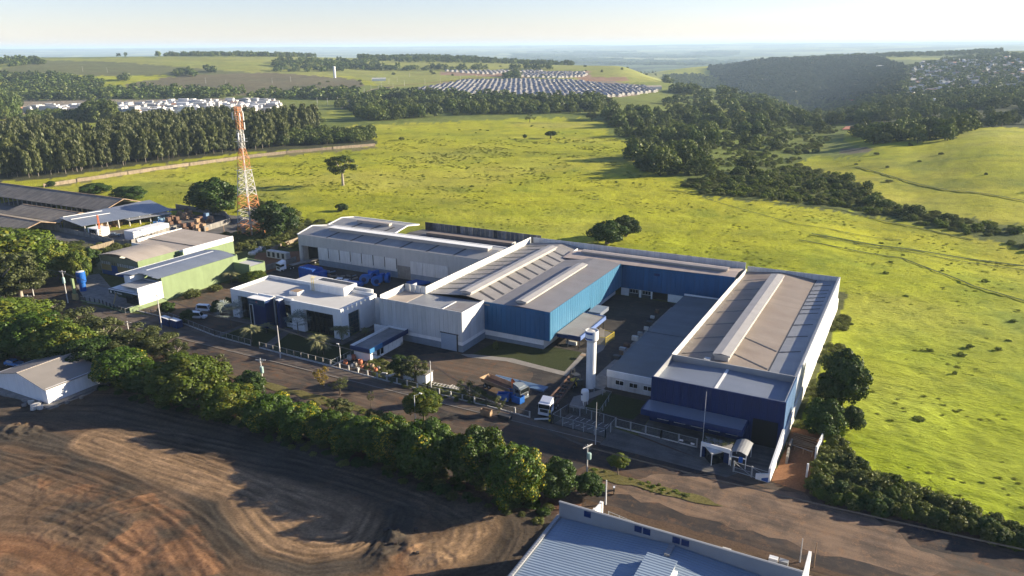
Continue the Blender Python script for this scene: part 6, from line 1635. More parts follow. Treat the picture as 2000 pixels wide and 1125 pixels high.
# far woods
far = []
for poly, sp in (([(0, 178), (200, 176), (200, 160), (120, 152), (0, 150), (-80, 150), (-80, 180)], 17), ([(-60, 198), (0, 198), (480, 192), (690, 196), (700, 184), (480, 182), (200, 176), (-60, 182)], 17),
                 ([(690, 206), (790, 196), (900, 206), (1200, 206), (1190, 196), (1010, 197), (790, 184), (720, 186)], 16), ([(0, 132), (0, 120), (60, 116), (90, 124), (70, 130)], 26),
                 ([(20, 111), (365, 110), (520, 111), (760, 113), (760, 108), (520, 105), (365, 104), (20, 106)], 24), ([(535, 142), (680, 140), (740, 137), (740, 124), (600, 118), (535, 122)], 26), ([(640, 138), (860, 138), (860, 134), (640, 132)], 22),
                 ([(700, 121), (960, 124), (1120, 128), (1120, 117), (960, 110), (790, 108), (700, 113)], 26), ([(850, 138), (950, 137), (950, 133), (850, 134)], 24), ([(1000, 136), (1080, 137), (1080, 132), (1000, 132)], 24),
                 ([(984, 154), (1018, 154), (1016, 148), (988, 148)], 14), ([(1296, 150), (1300, 162), (1420, 176), (1410, 160), (1360, 148)], 15), ([(1360, 192), (1500, 208), (1560, 205), (1480, 188), (1400, 180)], 22),
                 ([(1280, 205), (1380, 215), (1500, 235), (1560, 222), (1500, 208), (1400, 206), (1320, 196)], 24),                  ([(1500, 118), (1700, 108), (1960, 100), (1960, 106), (1700, 113), (1500, 124)], 30), ([(1560, 198), (1760, 196), (1900, 186), (2060, 178), (2060, 200), (1900, 204), (1700, 198)], 15),
                 ([(1750, 190), (1760, 132), (1900, 110), (2060, 104), (2060, 180), (1900, 188)], 30), ([(1310, 182), (1360, 186), (1366, 180), (1320, 177)], 10), ([(340, 150), (380, 150), (384, 142), (350, 140)], 14), ([(395, 142), (430, 143), (430, 139), (400, 138)], 18), ([(235, 162), (252, 162), (250, 154), (236, 154)], 14)):
    far.append(scatter(poly, sp, len(far)+50, 0.95))
P = np.concatenate(far); P = P[fbm(P[:, 0]/90, P[:, 1]/90, 19, 3) > 0.30]
rs = np.random.default_rng(77)
n = len(P); h = rs.uniform(7, 16, n); w = rs.uniform(11, 20, n)
scatter_group(FA, P-np.array([0, 0, 0.8]), np.stack([w, w, h], 1), rs.uniform(0, 6.28, n), rs.integers(0, len(FA), n), 'far_woods')
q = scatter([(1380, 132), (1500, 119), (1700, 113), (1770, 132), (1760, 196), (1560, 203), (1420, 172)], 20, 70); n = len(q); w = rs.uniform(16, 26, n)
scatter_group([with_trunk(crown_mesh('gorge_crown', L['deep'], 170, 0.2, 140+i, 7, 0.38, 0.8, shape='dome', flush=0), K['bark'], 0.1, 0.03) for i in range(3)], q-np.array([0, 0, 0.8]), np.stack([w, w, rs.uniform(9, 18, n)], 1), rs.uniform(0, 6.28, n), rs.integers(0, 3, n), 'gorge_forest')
q = scatter([(1180, 236), (1262, 300), (1330, 345), (1460, 345), (1600, 300), (1640, 250), (1560, 225), (1330, 216)], 6.5, 75); q = q[fbm(q[:, 0]/20, q[:, 1]/20, 76, 3) > 0.42]; n = len(q); w = rs.uniform(2, 5.5, n)
scatter_group(CR['shrub']+CR['meadow'], q, np.stack([w, w, w*0.5], 1), rs.uniform(0, 6.28, n), rs.integers(0, 5, n), 'valley_undergrowth')
# tussocks of taller grass in drifts over the meadow
q = scatter([(300, 345), (735, 288), (760, 244), (1180, 228), (1240, 300), (1380, 388), (1640, 420), (2080, 505), (2080, 1030), (1800, 980), (1640, 700), (1640, 541), (1040, 463), (690, 420), (590, 440), (380, 420)], 2.6, 77)
f_ = fbm(q[:, 0]/16+q[:, 1]/60, q[:, 1]/11, 78, 4); q = q[(rs.random(len(q)) < np.clip((f_-0.46)*4.5, 0.03, 0.9)) & ((q[:, 1] > 235) | (q[:, 0] > -6)) & (np.hypot(q[:, 0], q[:, 1]) < 620)]; n = len(q); print('tussocks', n)
w = rs.uniform(0.4, 1.25, n)*np.clip(np.hypot(q[:, 0], q[:, 1])/340, 0.8, 1.4)
scatter_group([crown_mesh('tussock', L['tussock'], 90, 0.26, 150+i, 5, 0.4, 0.8, shape='dome', flush=0) for i in range(3)], q-np.array([0, 0, 0.1]), np.stack([w*1.5, w, w*0.24], 1), rs.uniform(-0.3, 0.5, n), rs.integers(0, 3, n), 'meadow_tussocks')
# low hill woods on the distant plain
q = scatter([(1000, 128), (1440, 128), (1440, 100), (1000, 102)], 120, 99, 1.0, 16000); q = q[(np.hypot(q[:, 0], q[:, 1]) > 3800) & (fbm(q[:, 0]/700, q[:, 1]/700, 29, 3) > 0.54)]
n = len(q); w = rs.uniform(90, 160, n); print('plain woods', n)
scatter_group(FA, q, np.stack([w, w, rs.uniform(12, 24, n)], 1), rs.uniform(0, 6.28, n), rs.integers(0, len(FA), n), 'plain_woods')

# scrub along the stream and shrubs in the meadow
P = np.concatenate([scatter([(1340, 352), (1480, 340), (1560, 322), (1640, 345), (1700, 380), (1760, 402), (1880, 428), (2060, 455), (2060, 505), (1900, 462), (1760, 432), (1640, 406), (1480, 388), (1370, 380)], 4.2, 61), scatter([(1320, 365), (1500, 385), (1640, 402), (1640, 392), (1500, 372), (1340, 352)], 4, 62)])
P = P[fbm(P[:, 0]/25, P[:, 1]/25, 39, 3) > 0.34]
planted(P, SH+CR['meadow'], (0.8, 2.8), (2.4, 5.0), 'stream_shrub', 'olive shrub in the scrub along the stream beyond the meadow', 'shrub', 'shrubs along the stream', 300, 'stream_scrub', 63)
P = scatter([(1330, 352), (1520, 336), (1620, 340), (1760, 402), (2060, 458), (2060, 480), (1760, 425), (1600, 400), (1420, 378)], 13, 64); P = P[fbm(P[:, 0]/30+7, P[:, 1]/30, 49, 3) > 0.56]
planted(P, FO, (3.5, 6.5), (5, 8), 'stream_tree', 'small dark tree standing in the scrub along the stream', 'tree', 'small trees along the stream', 200, 'stream_trees_rest', 65)
mead = [(120, 352), (480, 312), (735, 288), (760, 242), (1180, 226), (1240, 300), (1240, 340), (1380, 388), (1640, 420), (2060, 500), (2060, 1000), (1700, 980), (1640, 620), (1640, 540), (1040, 462), (690, 420), (590, 440), (380, 420)]
P = scatter(mead, 9, 66); v = fbm(P[:, 0]/38, P[:, 1]/38, 21, 5); r_ = np.random.default_rng(67).random(len(P)); P = P[(r_ < 0.02+0.28*np.clip((v-0.52)*5, 0, 1)) & ((P[:, 1] > 235) | (P[:, 0] > -6))]
planted(P, CR['meadow'], (0.3, 0.9), (0.9, 2.6), 'meadow_bush', 'low green bush in the open meadow', 'bush', 'low bushes in the meadow', 300, 'meadow_bushes', 68)
P = scatter([(1330, 185), (1500, 200), (1520, 215), (1300, 232), (1290, 196)], 18, 69); planted(P, SH, (2, 5), (4, 8), 'hill_bush', 'dark bush on the hill slope before the gorge', 'bush', 'bushes on the far slope', 200, 'hill_bushes', 70)
P = scatter([(0, 190), (330, 172), (690, 150), (980, 128), (1240, 132), (1420, 165), (1280, 152), (760, 150), (700, 176), (300, 188)], 60, 71); P = P[np.random.default_rng(5).random(len(P)) < 0.35]
planted(P, SH, (3, 7), (6, 11), 'field_bush', 'scattered bush in the far pastures', 'bush', 'scattered bushes of the far pastures', 150, 'field_bushes', 72)
P = scatter([(1640, 290), (1900, 262), (2060, 246), (2060, 440), (1760, 395), (1640, 330)], 22, 73); P = P[np.random.default_rng(6).random(len(P)) < 0.3]
planted(P, SH, (0.6, 1.8), (1.5, 5), 'slope_bush', 'low bush on the sunny slope beyond the stream', 'bush', 'bushes of the sunny slope', 150, 'slope_bushes', 74)

# bushes at the right corner by the road, along the side wall and in the weed field
def bank(polyw, spacing, hs, ws, seed, name, label, group, nmax, mesh=None, thr=0.0):
    P = []
    rnd = np.random.default_rng(seed); xs = [p[0] for p in polyw]; ys = [p[1] for p in polyw]
    X, Y = np.meshgrid(np.arange(min(xs), max(xs), spacing), np.arange(min(ys), max(ys), spacing))
    x = X.ravel()+rnd.uniform(-.5, .5, X.size)*spacing; y = Y.ravel()+rnd.uniform(-.5, .5, X.size)*spacing
    k = inpoly(x, y, polyw) & (fbm(x/6, y/6, seed, 3) > thr)
    P = np.stack([x[k], y[k], T(x[k], y[k])], 1)
    planted(P, mesh or SH, hs, ws, name, label, 'bush', group, nmax, name+'_mass', seed, 0.12)
bank([(-8.6, 117.8), (-3, 117.2), (4, 118), (12, 117.5), (40, 116.5), (60, 118), (60, 124), (24, 123), (8, 126), (-2, 131), (-6.5, 139), (-8.6, 133)], 1.25, (0.6, 2.9), (1.6, 3.6), 81, 'roadside_bush', 'leafy bush in the thicket at the meadow corner beside the road', 'bushes at the meadow corner', 300, [CR['shrub'][0], CR['shrub'][1], CR['dark'][0], CR['bright'][0]])
bank([(-14, 142), (-9, 140), (-7, 150), (-9, 170), (-11, 215), (-14.6, 215)], 1.7, (0.5, 1.6), (1.2, 2.4), 82, 'wall_bush', 'low bush along the foot of the white side wall', 'bushes along the side wall', 200, None, 0.42)
bank([(-330, 130), (-262, 146), (-238, 152), (-238, 176), (-262, 174), (-300, 164), (-330, 158)], 2.6, (0.6, 2.0), (1.8, 4.0), 83, 'weed_bush', 'tall weed clump in the rough field before the sheds', 'weeds before the sheds', 300, [CR['shrub'][0], CR['bright'][1], CR['shrub'][2]], 0.42)
bank([g(700, 716), g(745, 700), g(850, 750), g(940, 760), g(990, 796), g(940, 796), g(830, 770), g(740, 742)], 1.1, (0.25, 0.8), (0.7, 1.5), 84, 'yard_weed', 'low weed clump inside the fence of the packed earth yard', 'weeds inside the fence', 200, None, 0.42)
bank([(-240, 186), (-206, 190), (-184.5, 206), (-184.5, 240), (-240, 240)], 2.4, (0.6, 2.2), (1.8, 3.8), 85, 'mast_weed', 'tall weed clump around the foot of the lattice mast', 'weeds round the lattice mast', 300, None, 0.4)
for k, (a, b) in enumerate(((-150, -69), (-43, -22))):
    bank([(a, 107.2), (b, 107.1), (b+1.5, 108.2), (b, 109.8), (a, 110)], 1.0, (0.12, 0.5), (0.5, 1.3), 87+k, 'verge_weed', ('low dry weed on the long median strip', 'low dry weed on the short right median strip')[k], ('weeds on the long median', 'weeds on the short median')[k], 120, [CR['meadow'][0], CR['shrub'][1]], 0.57)
bank([(-170, 98), (-60, 99), (-46, 99), (-46, 101.5), (-170, 102)], 1.5, (0.2, 0.8), (0.8, 1.8), 89, 'kerb_weed', 'weed clump between the mango row and the service road', 'weeds behind the mango row', 150, [CR['meadow'][1], CR['shrub'][0]], 0.45)
bank([(-44, 90), (-150, 90), (-150, 96), (-44, 97)], 2.2, (0.6, 1.6), (1.5, 2.8), 86, 'verge_bush', 'low dark bush under the mango row', 'bushes under the mango row', 200, [CR['dark'][1], CR['shrub'][1]], 0.35)

# grass tufts: real blades that catch the low sun
def tufts(name, polypx, n, seed, hs=(0.08, 0.22), dens=None, mat='grass'):
    rng = np.random.default_rng(seed)
    P = np.array([GP(*p)[:2] for p in polypx]); lo = P.min(0); hi = P.max(0)
    out = []
    while sum(len(o) for o in out) < n:
        x = rng.uniform(lo[0], hi[0], n*2); y = rng.uniform(lo[1], hi[1], n*2)
        r = np.hypot(x, y); k = rng.random(len(x)) < np.clip((190/r)**3.0, 0, 1)
        x = x[k]; y = y[k]
        k = (fbm(x/5, y/5, seed, 3) > 0.3+0.35*rng.random(len(x)))
        x = x[k]; y = y[k]
        px, py, w = proj(x, y, T(x, y)); k = inpoly(px, py, polypx) & (x > -14) | inpoly(px, py, polypx) & (y > 232)
        out.append(np.stack([x[k], y[k]], 1))
    Q = np.concatenate(out)[:n]; x, y = Q[:, 0], Q[:, 1]; z = T(x, y)
    r = np.hypot(x, y); s = np.clip(r/260, 0.8, 2.6)
    V = []; b = 3
    for j in range(b):
        a = rng.uniform(0, 6.28, n); h = rng.uniform(*hs, n)*s; w = rng.uniform(0.12, 0.3, n)*s
        lx = rng.normal(0, 0.15, n)*s; ly = rng.normal(0, 0.15, n)*s
        c, sn = np.cos(a)*w, np.sin(a)*w
        V.append(np.stack([np.stack([x-c, y-sn, z-0.1], 1), np.stack([x+c, y+sn, z-0.1], 1), np.stack([x+c*0.5+lx, y+sn*0.5+ly, z+h], 1), np.stack([x-c*0.6+lx, y-sn*0.6+ly, z+h*0.9], 1)], 1))
    V = np.concatenate(V).reshape(-1, 3); F = np.arange(len(V)).reshape(-1, 4)
    me = npmesh(name, V, F, L[mat], 4, [('tone', 'FACE', rng.random(len(F))), ('flush', 'FACE', np.zeros(len(F)))])
    o = bpy.data.objects.new(name, me); COL.objects.link(o); tag(o, kind='stuff')
# ---------------------------------------------------------------- lattice mast
def build_mast():
    x, y, _ = GP(491.3, 458)
    H = 49.0
    t = thing('lattice_mast', 'tall orange and white lattice communication mast with white antennas at its top', 'mast', (x, y, 0))
    def hw(z):
        u = z/H
        return 4.4*(1-u/0.55)+1.3 if False else (3.6-2.2*min(1, u/0.62)) if u < 0.62 else 0.85
    zs = [0, 5, 10, 15.5, 21, 25.5, 30, 33.5, 37, 40.5, 44, 47.5]
    cols = ['towerorange', 'white', 'towerorange', 'white', 'white', 'towerorange', 'towerorange', 'white', 'white', 'towerorange', 'towerorange', 'towerorange']
    lc = {'towerorange': K['towerorange'], 'white': K['whitedirty']}
    seg = zs+[49]
    for i in range(len(seg)-1):
        z0, z1 = seg[i], seg[i+1]; a, b = hw(z0), hw(z1-0.01); m = lc[cols[i]]; r = 0.16 if i < 5 else 0.10
        s = MB()
        if i == 5: b = a = hw(z0)*0.9
        for sx, sy in ((1, 1), (1, -1), (-1, -1), (-1, 1)):
            mb = MB(); mb.tube((x+sx*a, y+sy*a, z0), (x+sx*b, y+sy*b, z1), r, k=5); mb.build('leg', m, t)
        n = 2 if z1-z0 > 4 else 2
        for k in range(n):
            u0, u1 = k/n, (k+1)/n; za, zb = z0+(z1-z0)*u0, z0+(z1-z0)*u1; ha, hb = a+(b-a)*u0, a+(b-a)*u1
            for (c1, c2) in (((1, 1), (1, -1)), ((1, -1), (-1, -1)), ((-1, -1), (-1, 1)), ((-1, 1), (1, 1))):
                mb = MB()
                mb.tube((x+c1[0]*ha, y+c1[1]*ha, za), (x+c2[0]*hb, y+c2[1]*hb, zb), r*0.55, k=4, cap=False)
                mb.tube((x+c2[0]*ha, y+c2[1]*ha, za), (x+c1[0]*hb, y+c1[1]*hb, zb), r*0.55, k=4, cap=False)
                mb.tube((x+c1[0]*hb, y+c1[1]*hb, zb), (x+c2[0]*hb, y+c2[1]*hb, zb), r*0.5, k=4, cap=False)
                mb.build('brace', m, t)
    mb = MB(); mb.tube((x+0.3, y, 0), (x+0.3, y, 46), 0.28, k=6); mb.build('cable_run', K['whitedirty'], t)
    for i, (dx, dy, z) in enumerate(((1.9, 0.6, 44), (-1.9, 0.4, 44), (0.3, 2.0, 44.5), (1.8, -1.0, 44.2), (-1.7, -1.2, 44.3), (1.7, 0, 36.5), (-1.7, 0.5, 36.5), (0.8, -1.8, 36.8), (0.9, 1.6, 40.5))):
        mb = MB(); mb.box(x+dx-0.17, x+dx+0.17, y+dy-0.12, y+dy+0.12, z, z+2.7); a = mb.build('antenna', K['white'], t)
        mb = MB(); mb.tube((x+dx*0.4, y+dy*0.4, z+1.2), (x+dx*0.93, y+dy*0.93, z+1.2), 0.05, k=4); mb.build('bracket', K['bronze'], a)
    for z, w in ((25.4, 2.3), (36.2, 1.7), (47.4, 1.3)):
        mb = MB(); 
        for p, q in (((-w, -w), (w, -w)), ((w, -w), (w, w)), ((w, w), (-w, w)), ((-w, w), (-w, -w))):
            mb.bar((x+p[0], y+p[1], z+1), (x+q[0], y+q[1], z+1), 0.06, 0.06); mb.bar((x+p[0], y+p[1], z), (x+q[0], y+q[1], z), 0.25, 0.06)
        mb.build('platform', K['bronze'], t)
    mb = MB(); mb.box(x-2.2, x-0.8, y-2.8, y-1.6, 0, 2.2); e = mb.build('equipment_cabinet', K['concrete'], None); tag(e, 'grey equipment cabinet at the foot of the lattice mast', 'cabinet')
build_mast()

# ---------------------------------------------------------------- water tower and tanks
def build_water():
    x, y = -56.3, 140.0
    t = thing('water_tower', 'white cylindrical water tower with a lettered blue and white drum on top', 'water tower', (x, y, 0))
    mb = MB(); mb.lathe(x, y, [(1.02, 0), (1.02, 10.6), (1.2, 10.9)], 28); mb.build('shaft', K['white'], t, smooth=False)
    mb = MB(); mb.lathe(x, y, [(1.2, 10.9), (1.38, 11.1), (1.38, 13.1), (1.28, 13.1), (1.28, 12.75)], 32); d = mb.build('drum', K['white'], t)
    mb = MB(); mb.lathe(x, y, [(1.3, 12.85), (0.1, 13.0)], 32); mb.build('lid', K['whitedirty'], d)
    for z0, z1 in ((12.45, 12.9), (11.25, 11.6)):
        mb = MB(); n = 16; a0, a1 = math.radians(-150), math.radians(-62)
        for i in range(n):
            p, q = a0+(a1-a0)*i/n, a0+(a1-a0)*(i+1)/n; r = 1.395
            e = 0.12*math.sin(math.pi*i/n); e2 = 0.12*math.sin(math.pi*(i+1)/n)
            mb.quad((x+r*math.cos(p), y+r*math.sin(p), z0), (x+r*math.cos(q), y+r*math.sin(q), z0), (x+r*math.cos(q), y+r*math.sin(q), z1), (x+r*math.cos(p), y+r*math.sin(p), z1))
        mb.build('blue_band', K['royal'], d)
    text('ARACOMEL LTDA', (0, 0, 11.78), 0.42, 'letters', pm('navy_letters', (0.01, 0.02, 0.08), 0.5, 0.02, 1), d, bend=(x, y, 1.39, math.radians(-152)))
    mb = MB()
    for s in (-0.2, 0.2): mb.tube((x+s-0.9, y+0.75, 0.5), (x+s-0.9, y+0.75, 13.2), 0.04, k=4)
    mb.build('ladder', K['bronze'], t)
    mb = MB(); mb.tube((x-1.2, y-0.5, 13.1), (x-2.0, y-0.8, 13.35), 0.06, k=4); mb.build('lamp_arm', K['bronze'], t)
    bx, by = g(1142, 790)
    v = thing('air_tank', 'upright white pressure tank on short legs, in front of the water tower', 'tank', (bx, by, 0))
    mb = MB(); mb.lathe(bx, by, [(0.3, 0.7), (0.75, 1.0), (0.8, 1.2), (0.8, 3.0), (0.7, 3.3), (0.3, 3.5)], 20); mb.build('vessel', K['white'], v)
    for a in (0.5, 2.6, 4.7):
        mb = MB(); mb.tube((bx+0.6*math.cos(a), by+0.6*math.sin(a), 0), (bx+0.6*math.cos(a), by+0.6*math.sin(a), 1.1), 0.07, k=5); mb.build('leg', K['white'], v)
    B1(v, 'label_plate', K['navyflat'], (bx-0.5, bx-0.2, by-0.82, by-0.78, 2.3, 2.7))
    bx, by = g(163, 568)
    v = thing('blue_water_tank', 'tall royal blue cylindrical water tank beside the ochre workshop', 'tank', (bx, by, 0))
    mb = MB(); mb.lathe(bx, by, [(0.9, 0), (0.9, 2.6), (1.3, 2.8), (1.3, 5.8), (1.1, 6.1)], 20); mb.build('vessel', K['bluesteel'], v); mb = MB(); mb.lathe(bx, by, [(1.15, 6.1), (0.3, 6.3)], 16); mb.build('lid', K['white'], v)
    x, y, z, h = tall((654, 152), 130)
    v = thing('far_water_tower', 'slim white water tower standing far off above the brown field', 'water tower', (x, y, z))
    mb = MB(); mb.lathe(x, y, [(h*0.115, z), (h*0.115, z+h), (h*0.09, z+h*1.02)], 12); mb.build('shaft', K['white'], v)
    x, y, z, h = tall((1822, 208), 192)
    v = thing('far_white_tower', 'small white tower block among dark trees below the hazy town', 'tower', (x, y, z))
    mb = MB(); mb.lathe(x, y, [(h*0.16, z-2), (h*0.16, z+h)], 12); mb.build('shaft', K['white'], v); B1(v, 'side_block', K['whitedirty'], (x+3, x+9, y, y+5, z-2, z+h*0.8))
build_water()

# ---------------------------------------------------------------- poles, lamps, wires
POLES = []
def pole(base, top, label, kind='plain', rz=0.0, name='utility_pole', cat='pole', r=0.16, mat='pole'):
    x, y, z, h = tall(base, top)
    t = thing(name, label, cat, (x, y, z))
    mb = MB(); mb.tube((x, y, z), (x, y, z+h), r, r*0.6, 8); mb.build('shaft', K[mat], t)
    c, s = math.cos(rz), math.sin(rz)
    if kind in ('cross', 'transformer'):
        mb = MB(); mb.bar((x-c*1.1, y-s*1.1, z+h-0.35), (x+c*1.1, y+s*1.1, z+h-0.35), 0.12, 0.14); a = mb.build('crossarm', K['pole'], t)
        for k in (-1, -0.4, 0.4, 1):
            mb = MB(); mb.tube((x+c*k, y+s*k, z+h-0.28), (x+c*k, y+s*k, z+h), 0.06, 0.03, 6); mb.build('insulator', K['darkmetal'], a)
    if kind == 'transformer':
        mb = MB(); mb.lathe(x+0.45, y-0.3, [(0.3, z+h*0.62), (0.36, z+h*0.64), (0.36, z+h*0.78), (0.3, z+h*0.8)], 12); mb.build('transformer', pm('pale_green_steel', (0.3, 0.42, 0.38), 0.5, 0.1, 1), t)
        mb = MB()
        for k in range(5):
            a = k*1.3; mb.tube((x, y, z+h*0.86), (x+0.7*math.cos(a), y+0.7*math.sin(a), z+h*(0.9+0.02*k)), 0.025, k=4)
        mb.build('fuse_bracket', K['bronze'], t)
    if kind in ('lamp', 'twin'):
        for d in ((1,) if kind == 'lamp' else (1, -1)):
            mb = MB(); mb.tube((x, y, z+h-0.1), (x+d*c*1.0, y+d*s*1.0, z+h+0.15), 0.05, k=5); ar = mb.build('arm', K['bronze'], t)
            mb = MB(); mb.box(x+d*c*1.25-0.3, x+d*c*1.25+0.3, y+d*s*1.25-0.14, y+d*s*1.25+0.14, z+h+0.08, z+h+0.22); mb.build('lamp_head', K['white'], ar)
    POLES.append((x, y, z+h-0.3)); return t
pole((66, 578), 527, 'thin concrete pole behind the kerb by the left edge trees', 'plain')
pole((133, 592), 528, 'concrete pole with a pale green transformer before the ochre workshop', 'transformer', 0.3)
pole((61, 612), 576, 'short pole with a white crossarm beside the left edge tree', 'cross', 0.4)
pole((316, 640), 574, 'tall thin pole beside the blue container', 'plain')
pole((252, 652), 627, 'pole with a white crossarm rising from the greyish trees', 'cross', 0.3)
pole((548, 700), 636, 'plain concrete pole in front of the office garden path', 'plain')
pole((516, 770), 700, 'white concrete pole with crossarm and fuses between mango row and road', 'transformer', 0.4)
pole((666, 712), 676, 'short white lamp post beside the clay pots', 'lamp', 2.6, 'lamp_post', 'lamp post', 0.08, 'white')
pole((812, 834), 772, 'white lamp pole standing before the median tree', 'lamp', 0.9, 'street_lamp', 'street lamp', 0.1, 'white')
pole((842, 758), 705, 'plain concrete pole beside the small white shed', 'plain')
pole((1163, 868), 786, 'slim pole with a red and white tip in front of the marked bays', 'plain', 0, 'gate_pole', 'pole', 0.09)
pole((1146, 936), 868, 'white concrete pole with transformer above the dark leafy tree', 'transformer', 1.2)
pole((1372, 868), 765, 'very slim red and white mast beside the gatehouse', 'plain', 0, 'thin_mast', 'mast', 0.05, 'white')
pole((1562, 1098), 1052, 'short grey pole at the bottom right pavement', 'plain', 0, 'utility_pole', 'pole', 0.1)
pole((1589, 1108), 1060, 'brown wooden pole beside the yellow pier', 'plain', 0, 'utility_pole', 'pole', 0.1, 'wood')
pole((1183, 985), 938, 'white post at the end of the white wall', 'plain', 0, 'gate_pole', 'pole', 0.16, 'white')
pole((311, 462), 432, 'thin pole rising behind the white recycling office', 'plain')
pole((297, 458), 436, 'grey pole with a red top at the recycling office', 'plain')
pole((438, 455), 440, 'short leaning post left of the lattice mast', 'plain', 0, 'utility_pole', 'pole', 0.12, 'wood')
def cable(i, j, n=3, sag=1.2):
    a, b = Vector(POLES[i]), Vector(POLES[j]); 
    for k in range(n):
        mb = MB(); off = Vector((0, (k-1)*0.5, -0.2*k)); pr = None
        for s in range(13):
            u = s/12; p = a.lerp(b, u)+off; p.z -= 4*sag*u*(1-u)
            if pr is not None: mb.tube(pr, p, 0.035, k=3, cap=False)
            pr = p
        o = mb.build('power_line', K['darkmetal']); tag(o, ['upper', 'middle', 'lower'][k]+' overhead wire along the street from '+('the green workshop', 'the office', 'the mango row', 'the marked bays')[i % 4]+' pole', 'wire', 'overhead wires along the street')
cable(1, 3, 3); cable(3, 5, 3); cable(5, 9, 3); cable(9, 11, 3)
POLES.append((70.0, 112.0, 7.0)); cable(11, len(POLES)-1, 3, 1.5); POLES.append((-330.0, 128.0, 8.0)); cable(len(POLES)-1, 1, 2)

# ---------------------------------------------------------------- fences
def fence(name, label, pts, h=1.7, sp=2.4, base=0.35, post=0.09, pm_='concrete', wire=True, rail=True, z0=0.0, basemat='whitedirty'):
    cx = sum(p[0] for p in pts)/len(pts); cy = sum(p[1] for p in pts)/len(pts)
    t = thing(name, label, 'fence', (cx, cy, z0))
    for (xa, ya), (xb, yb) in zip(pts[:-1], pts[1:]):
        d = math.hypot(xb-xa, yb-ya); n = max(1, round(d/sp))
        if base: 
            mb = MB(); mb.bar((xa, ya, z0+base/2), (xb, yb, z0+base/2), 0.22, base); mb.build('plinth', K[basemat], t)
        if wire:
            for i in range(n):
                p = (xa+(xb-xa)*i/n, ya+(yb-ya)*i/n); q = (xa+(xb-xa)*(i+1)/n, ya+(yb-ya)*(i+1)/n)
                mb = MB(); mb.quad((p[0], p[1], z0+base), (q[0], q[1], z0+base), (q[0], q[1], z0+h), (p[0], p[1], z0+h)); mb.build('wire_panel', K['wire'], t)
        for i in range(n+1):
            x, y = xa+(xb-xa)*i/n, ya+(yb-ya)*i/n
            mb = MB(); mb.box(x-post, x+post, y-post, y+post, z0, z0+h+0.05); mb.build('post', K[pm_], t)
        if rail:
            mb = MB(); mb.bar((xa, ya, z0+h), (xb, yb, z0+h), 0.06, 0.06); mb.build('rail', K['bronze'], t)
    return t
fence('front_fence', 'long wire fence on a white plinth along the street in front of the office lawn', [(-174.8, 128.1), (-152.7, 124.2), (-139.5, 123.6)])
fence('front_fence', 'wire fence on a white plinth from the office gate to the clay pots', [(-136.5, 123.5), (-113.6, 122.9)])
fence('yard_fence', 'low fence of white posts along the street before the packed earth yard', [(-113.6, 122.9), (-86, 121.9), (-71.6, 121.8), (-61.5, 121.3)], 1.4, 2.9, 0.25, 0.12, 'whitedirty')
fence('bay_fence', 'grey framed wire fence round the marked bays', [(-56.6, 121.4), (-55.6, 126.8), (-45.2, 125.8), (-45.2, 120.4), (-56.6, 121.4)], 1.9, 2.4, 0.0, 0.08, 'bronze')
fence('forecourt_fence', 'grey post fence in front of the navy canopy', [(-45.1, 125.6), (-36, 125.2), (-29.2, 124.9)], 1.8, 2.9, 0.2, 0.12, 'bronze')
fence('tank_fence', 'small wire fence square round the white pressure tank', [g(1120, 803), g(1171, 812), g(1194, 776), g(1160, 768)], 1.3, 2.2, 0, 0.07, 'bronze')
fence('garden_fence', 'short green fence between lawn and clay pots', [(-113.5, 123.0), (-113.0, 131.5)], 1.5, 2.4, 0.2)
fence('pavement_fence', 'long wire fence between the beige pavement and the road above the steel roof', [(-35.3, 96.6), (-24, 94.6), (-12.5, 92.6), (-6.0, 91.2)], 1.5, 1.9, 0.15, 0.06, 'bronze')
fence('forecourt_gate', 'dark green barred gate and fence at the green forecourt', [g(158, 588), g(195, 594), g(245, 612)], 1.5, 2.0, 0.3, 0.1, 'darkmetal', basemat='greenwall')
fence('corner_fence', 'low fence from the green forecourt to the car yard', [g(245, 612), g(262, 606), (-174.8, 128.1)], 1.3, 2.4, 0.2, 0.08)
fence('alley_fence', 'rough timber fence across the end of the red earth alley', [(-14.8, 132.5), (-10.2, 131)], 1.0, 1.5, 0, 0.06, 'wood', wire=False)
# walls
def wall(name, label, pts, h, mat, th=0.25, bay=3.0):
    t = thing(name, label, 'wall', (sum(p[0] for p in pts)/len(pts), sum(p[1] for p in pts)/len(pts), 0))
    for (xa, ya), (xb, yb) in zip(pts[:-1], pts[1:]):
        d = math.hypot(xb-xa, yb-ya); n = max(1, round(d/bay))
        for i in range(n):
            p = (xa+(xb-xa)*i/n, ya+(yb-ya)*i/n); q = (xa+(xb-xa)*(i+1)/n, ya+(yb-ya)*(i+1)/n)
            mb = MB(); zz = float(T(*p)); mb.bar((p[0], p[1], zz+h/2-0.3), (q[0], q[1], zz+h/2-0.3), th, h+0.6); mb.build('wall_panel', K[mat], t)
        for i in range(n+1):
            x, y = xa+(xb-xa)*i/n, ya+(yb-ya)*i/n; zz = float(T(x, y))
            mb = MB(); mb.box(x-th*0.8, x+th*0.8, y-th*0.8, y+th*0.8, zz-0.5, zz+h+0.08); mb.build('pillar', K[mat], t)
    return t
pl = [GP(*p)[:2] for p in ((86, 366), (150, 356), (250, 341), (370, 324), (480, 309), (560, 300), (650, 292), (732, 285))]
wall('long_boundary_wall', 'very long sunlit pale wall between the eucalyptus plantation and the meadow', pl, 1.9, 'block', 0.3, 4.0)
wall('block_wall', 'grey block wall at the right end of the recycling yard', [GP(400, 452)[:2], GP(451, 436)[:2], GP(440, 422)[:2], GP(345, 408)[:2]], 2.2, 'concreteold', 0.25, 3)
wall('plot_wall', 'pale wall segment between the weed field and the workshop', [g(105, 517), g(148, 502)], 2.0, 'block', 0.25, 3)
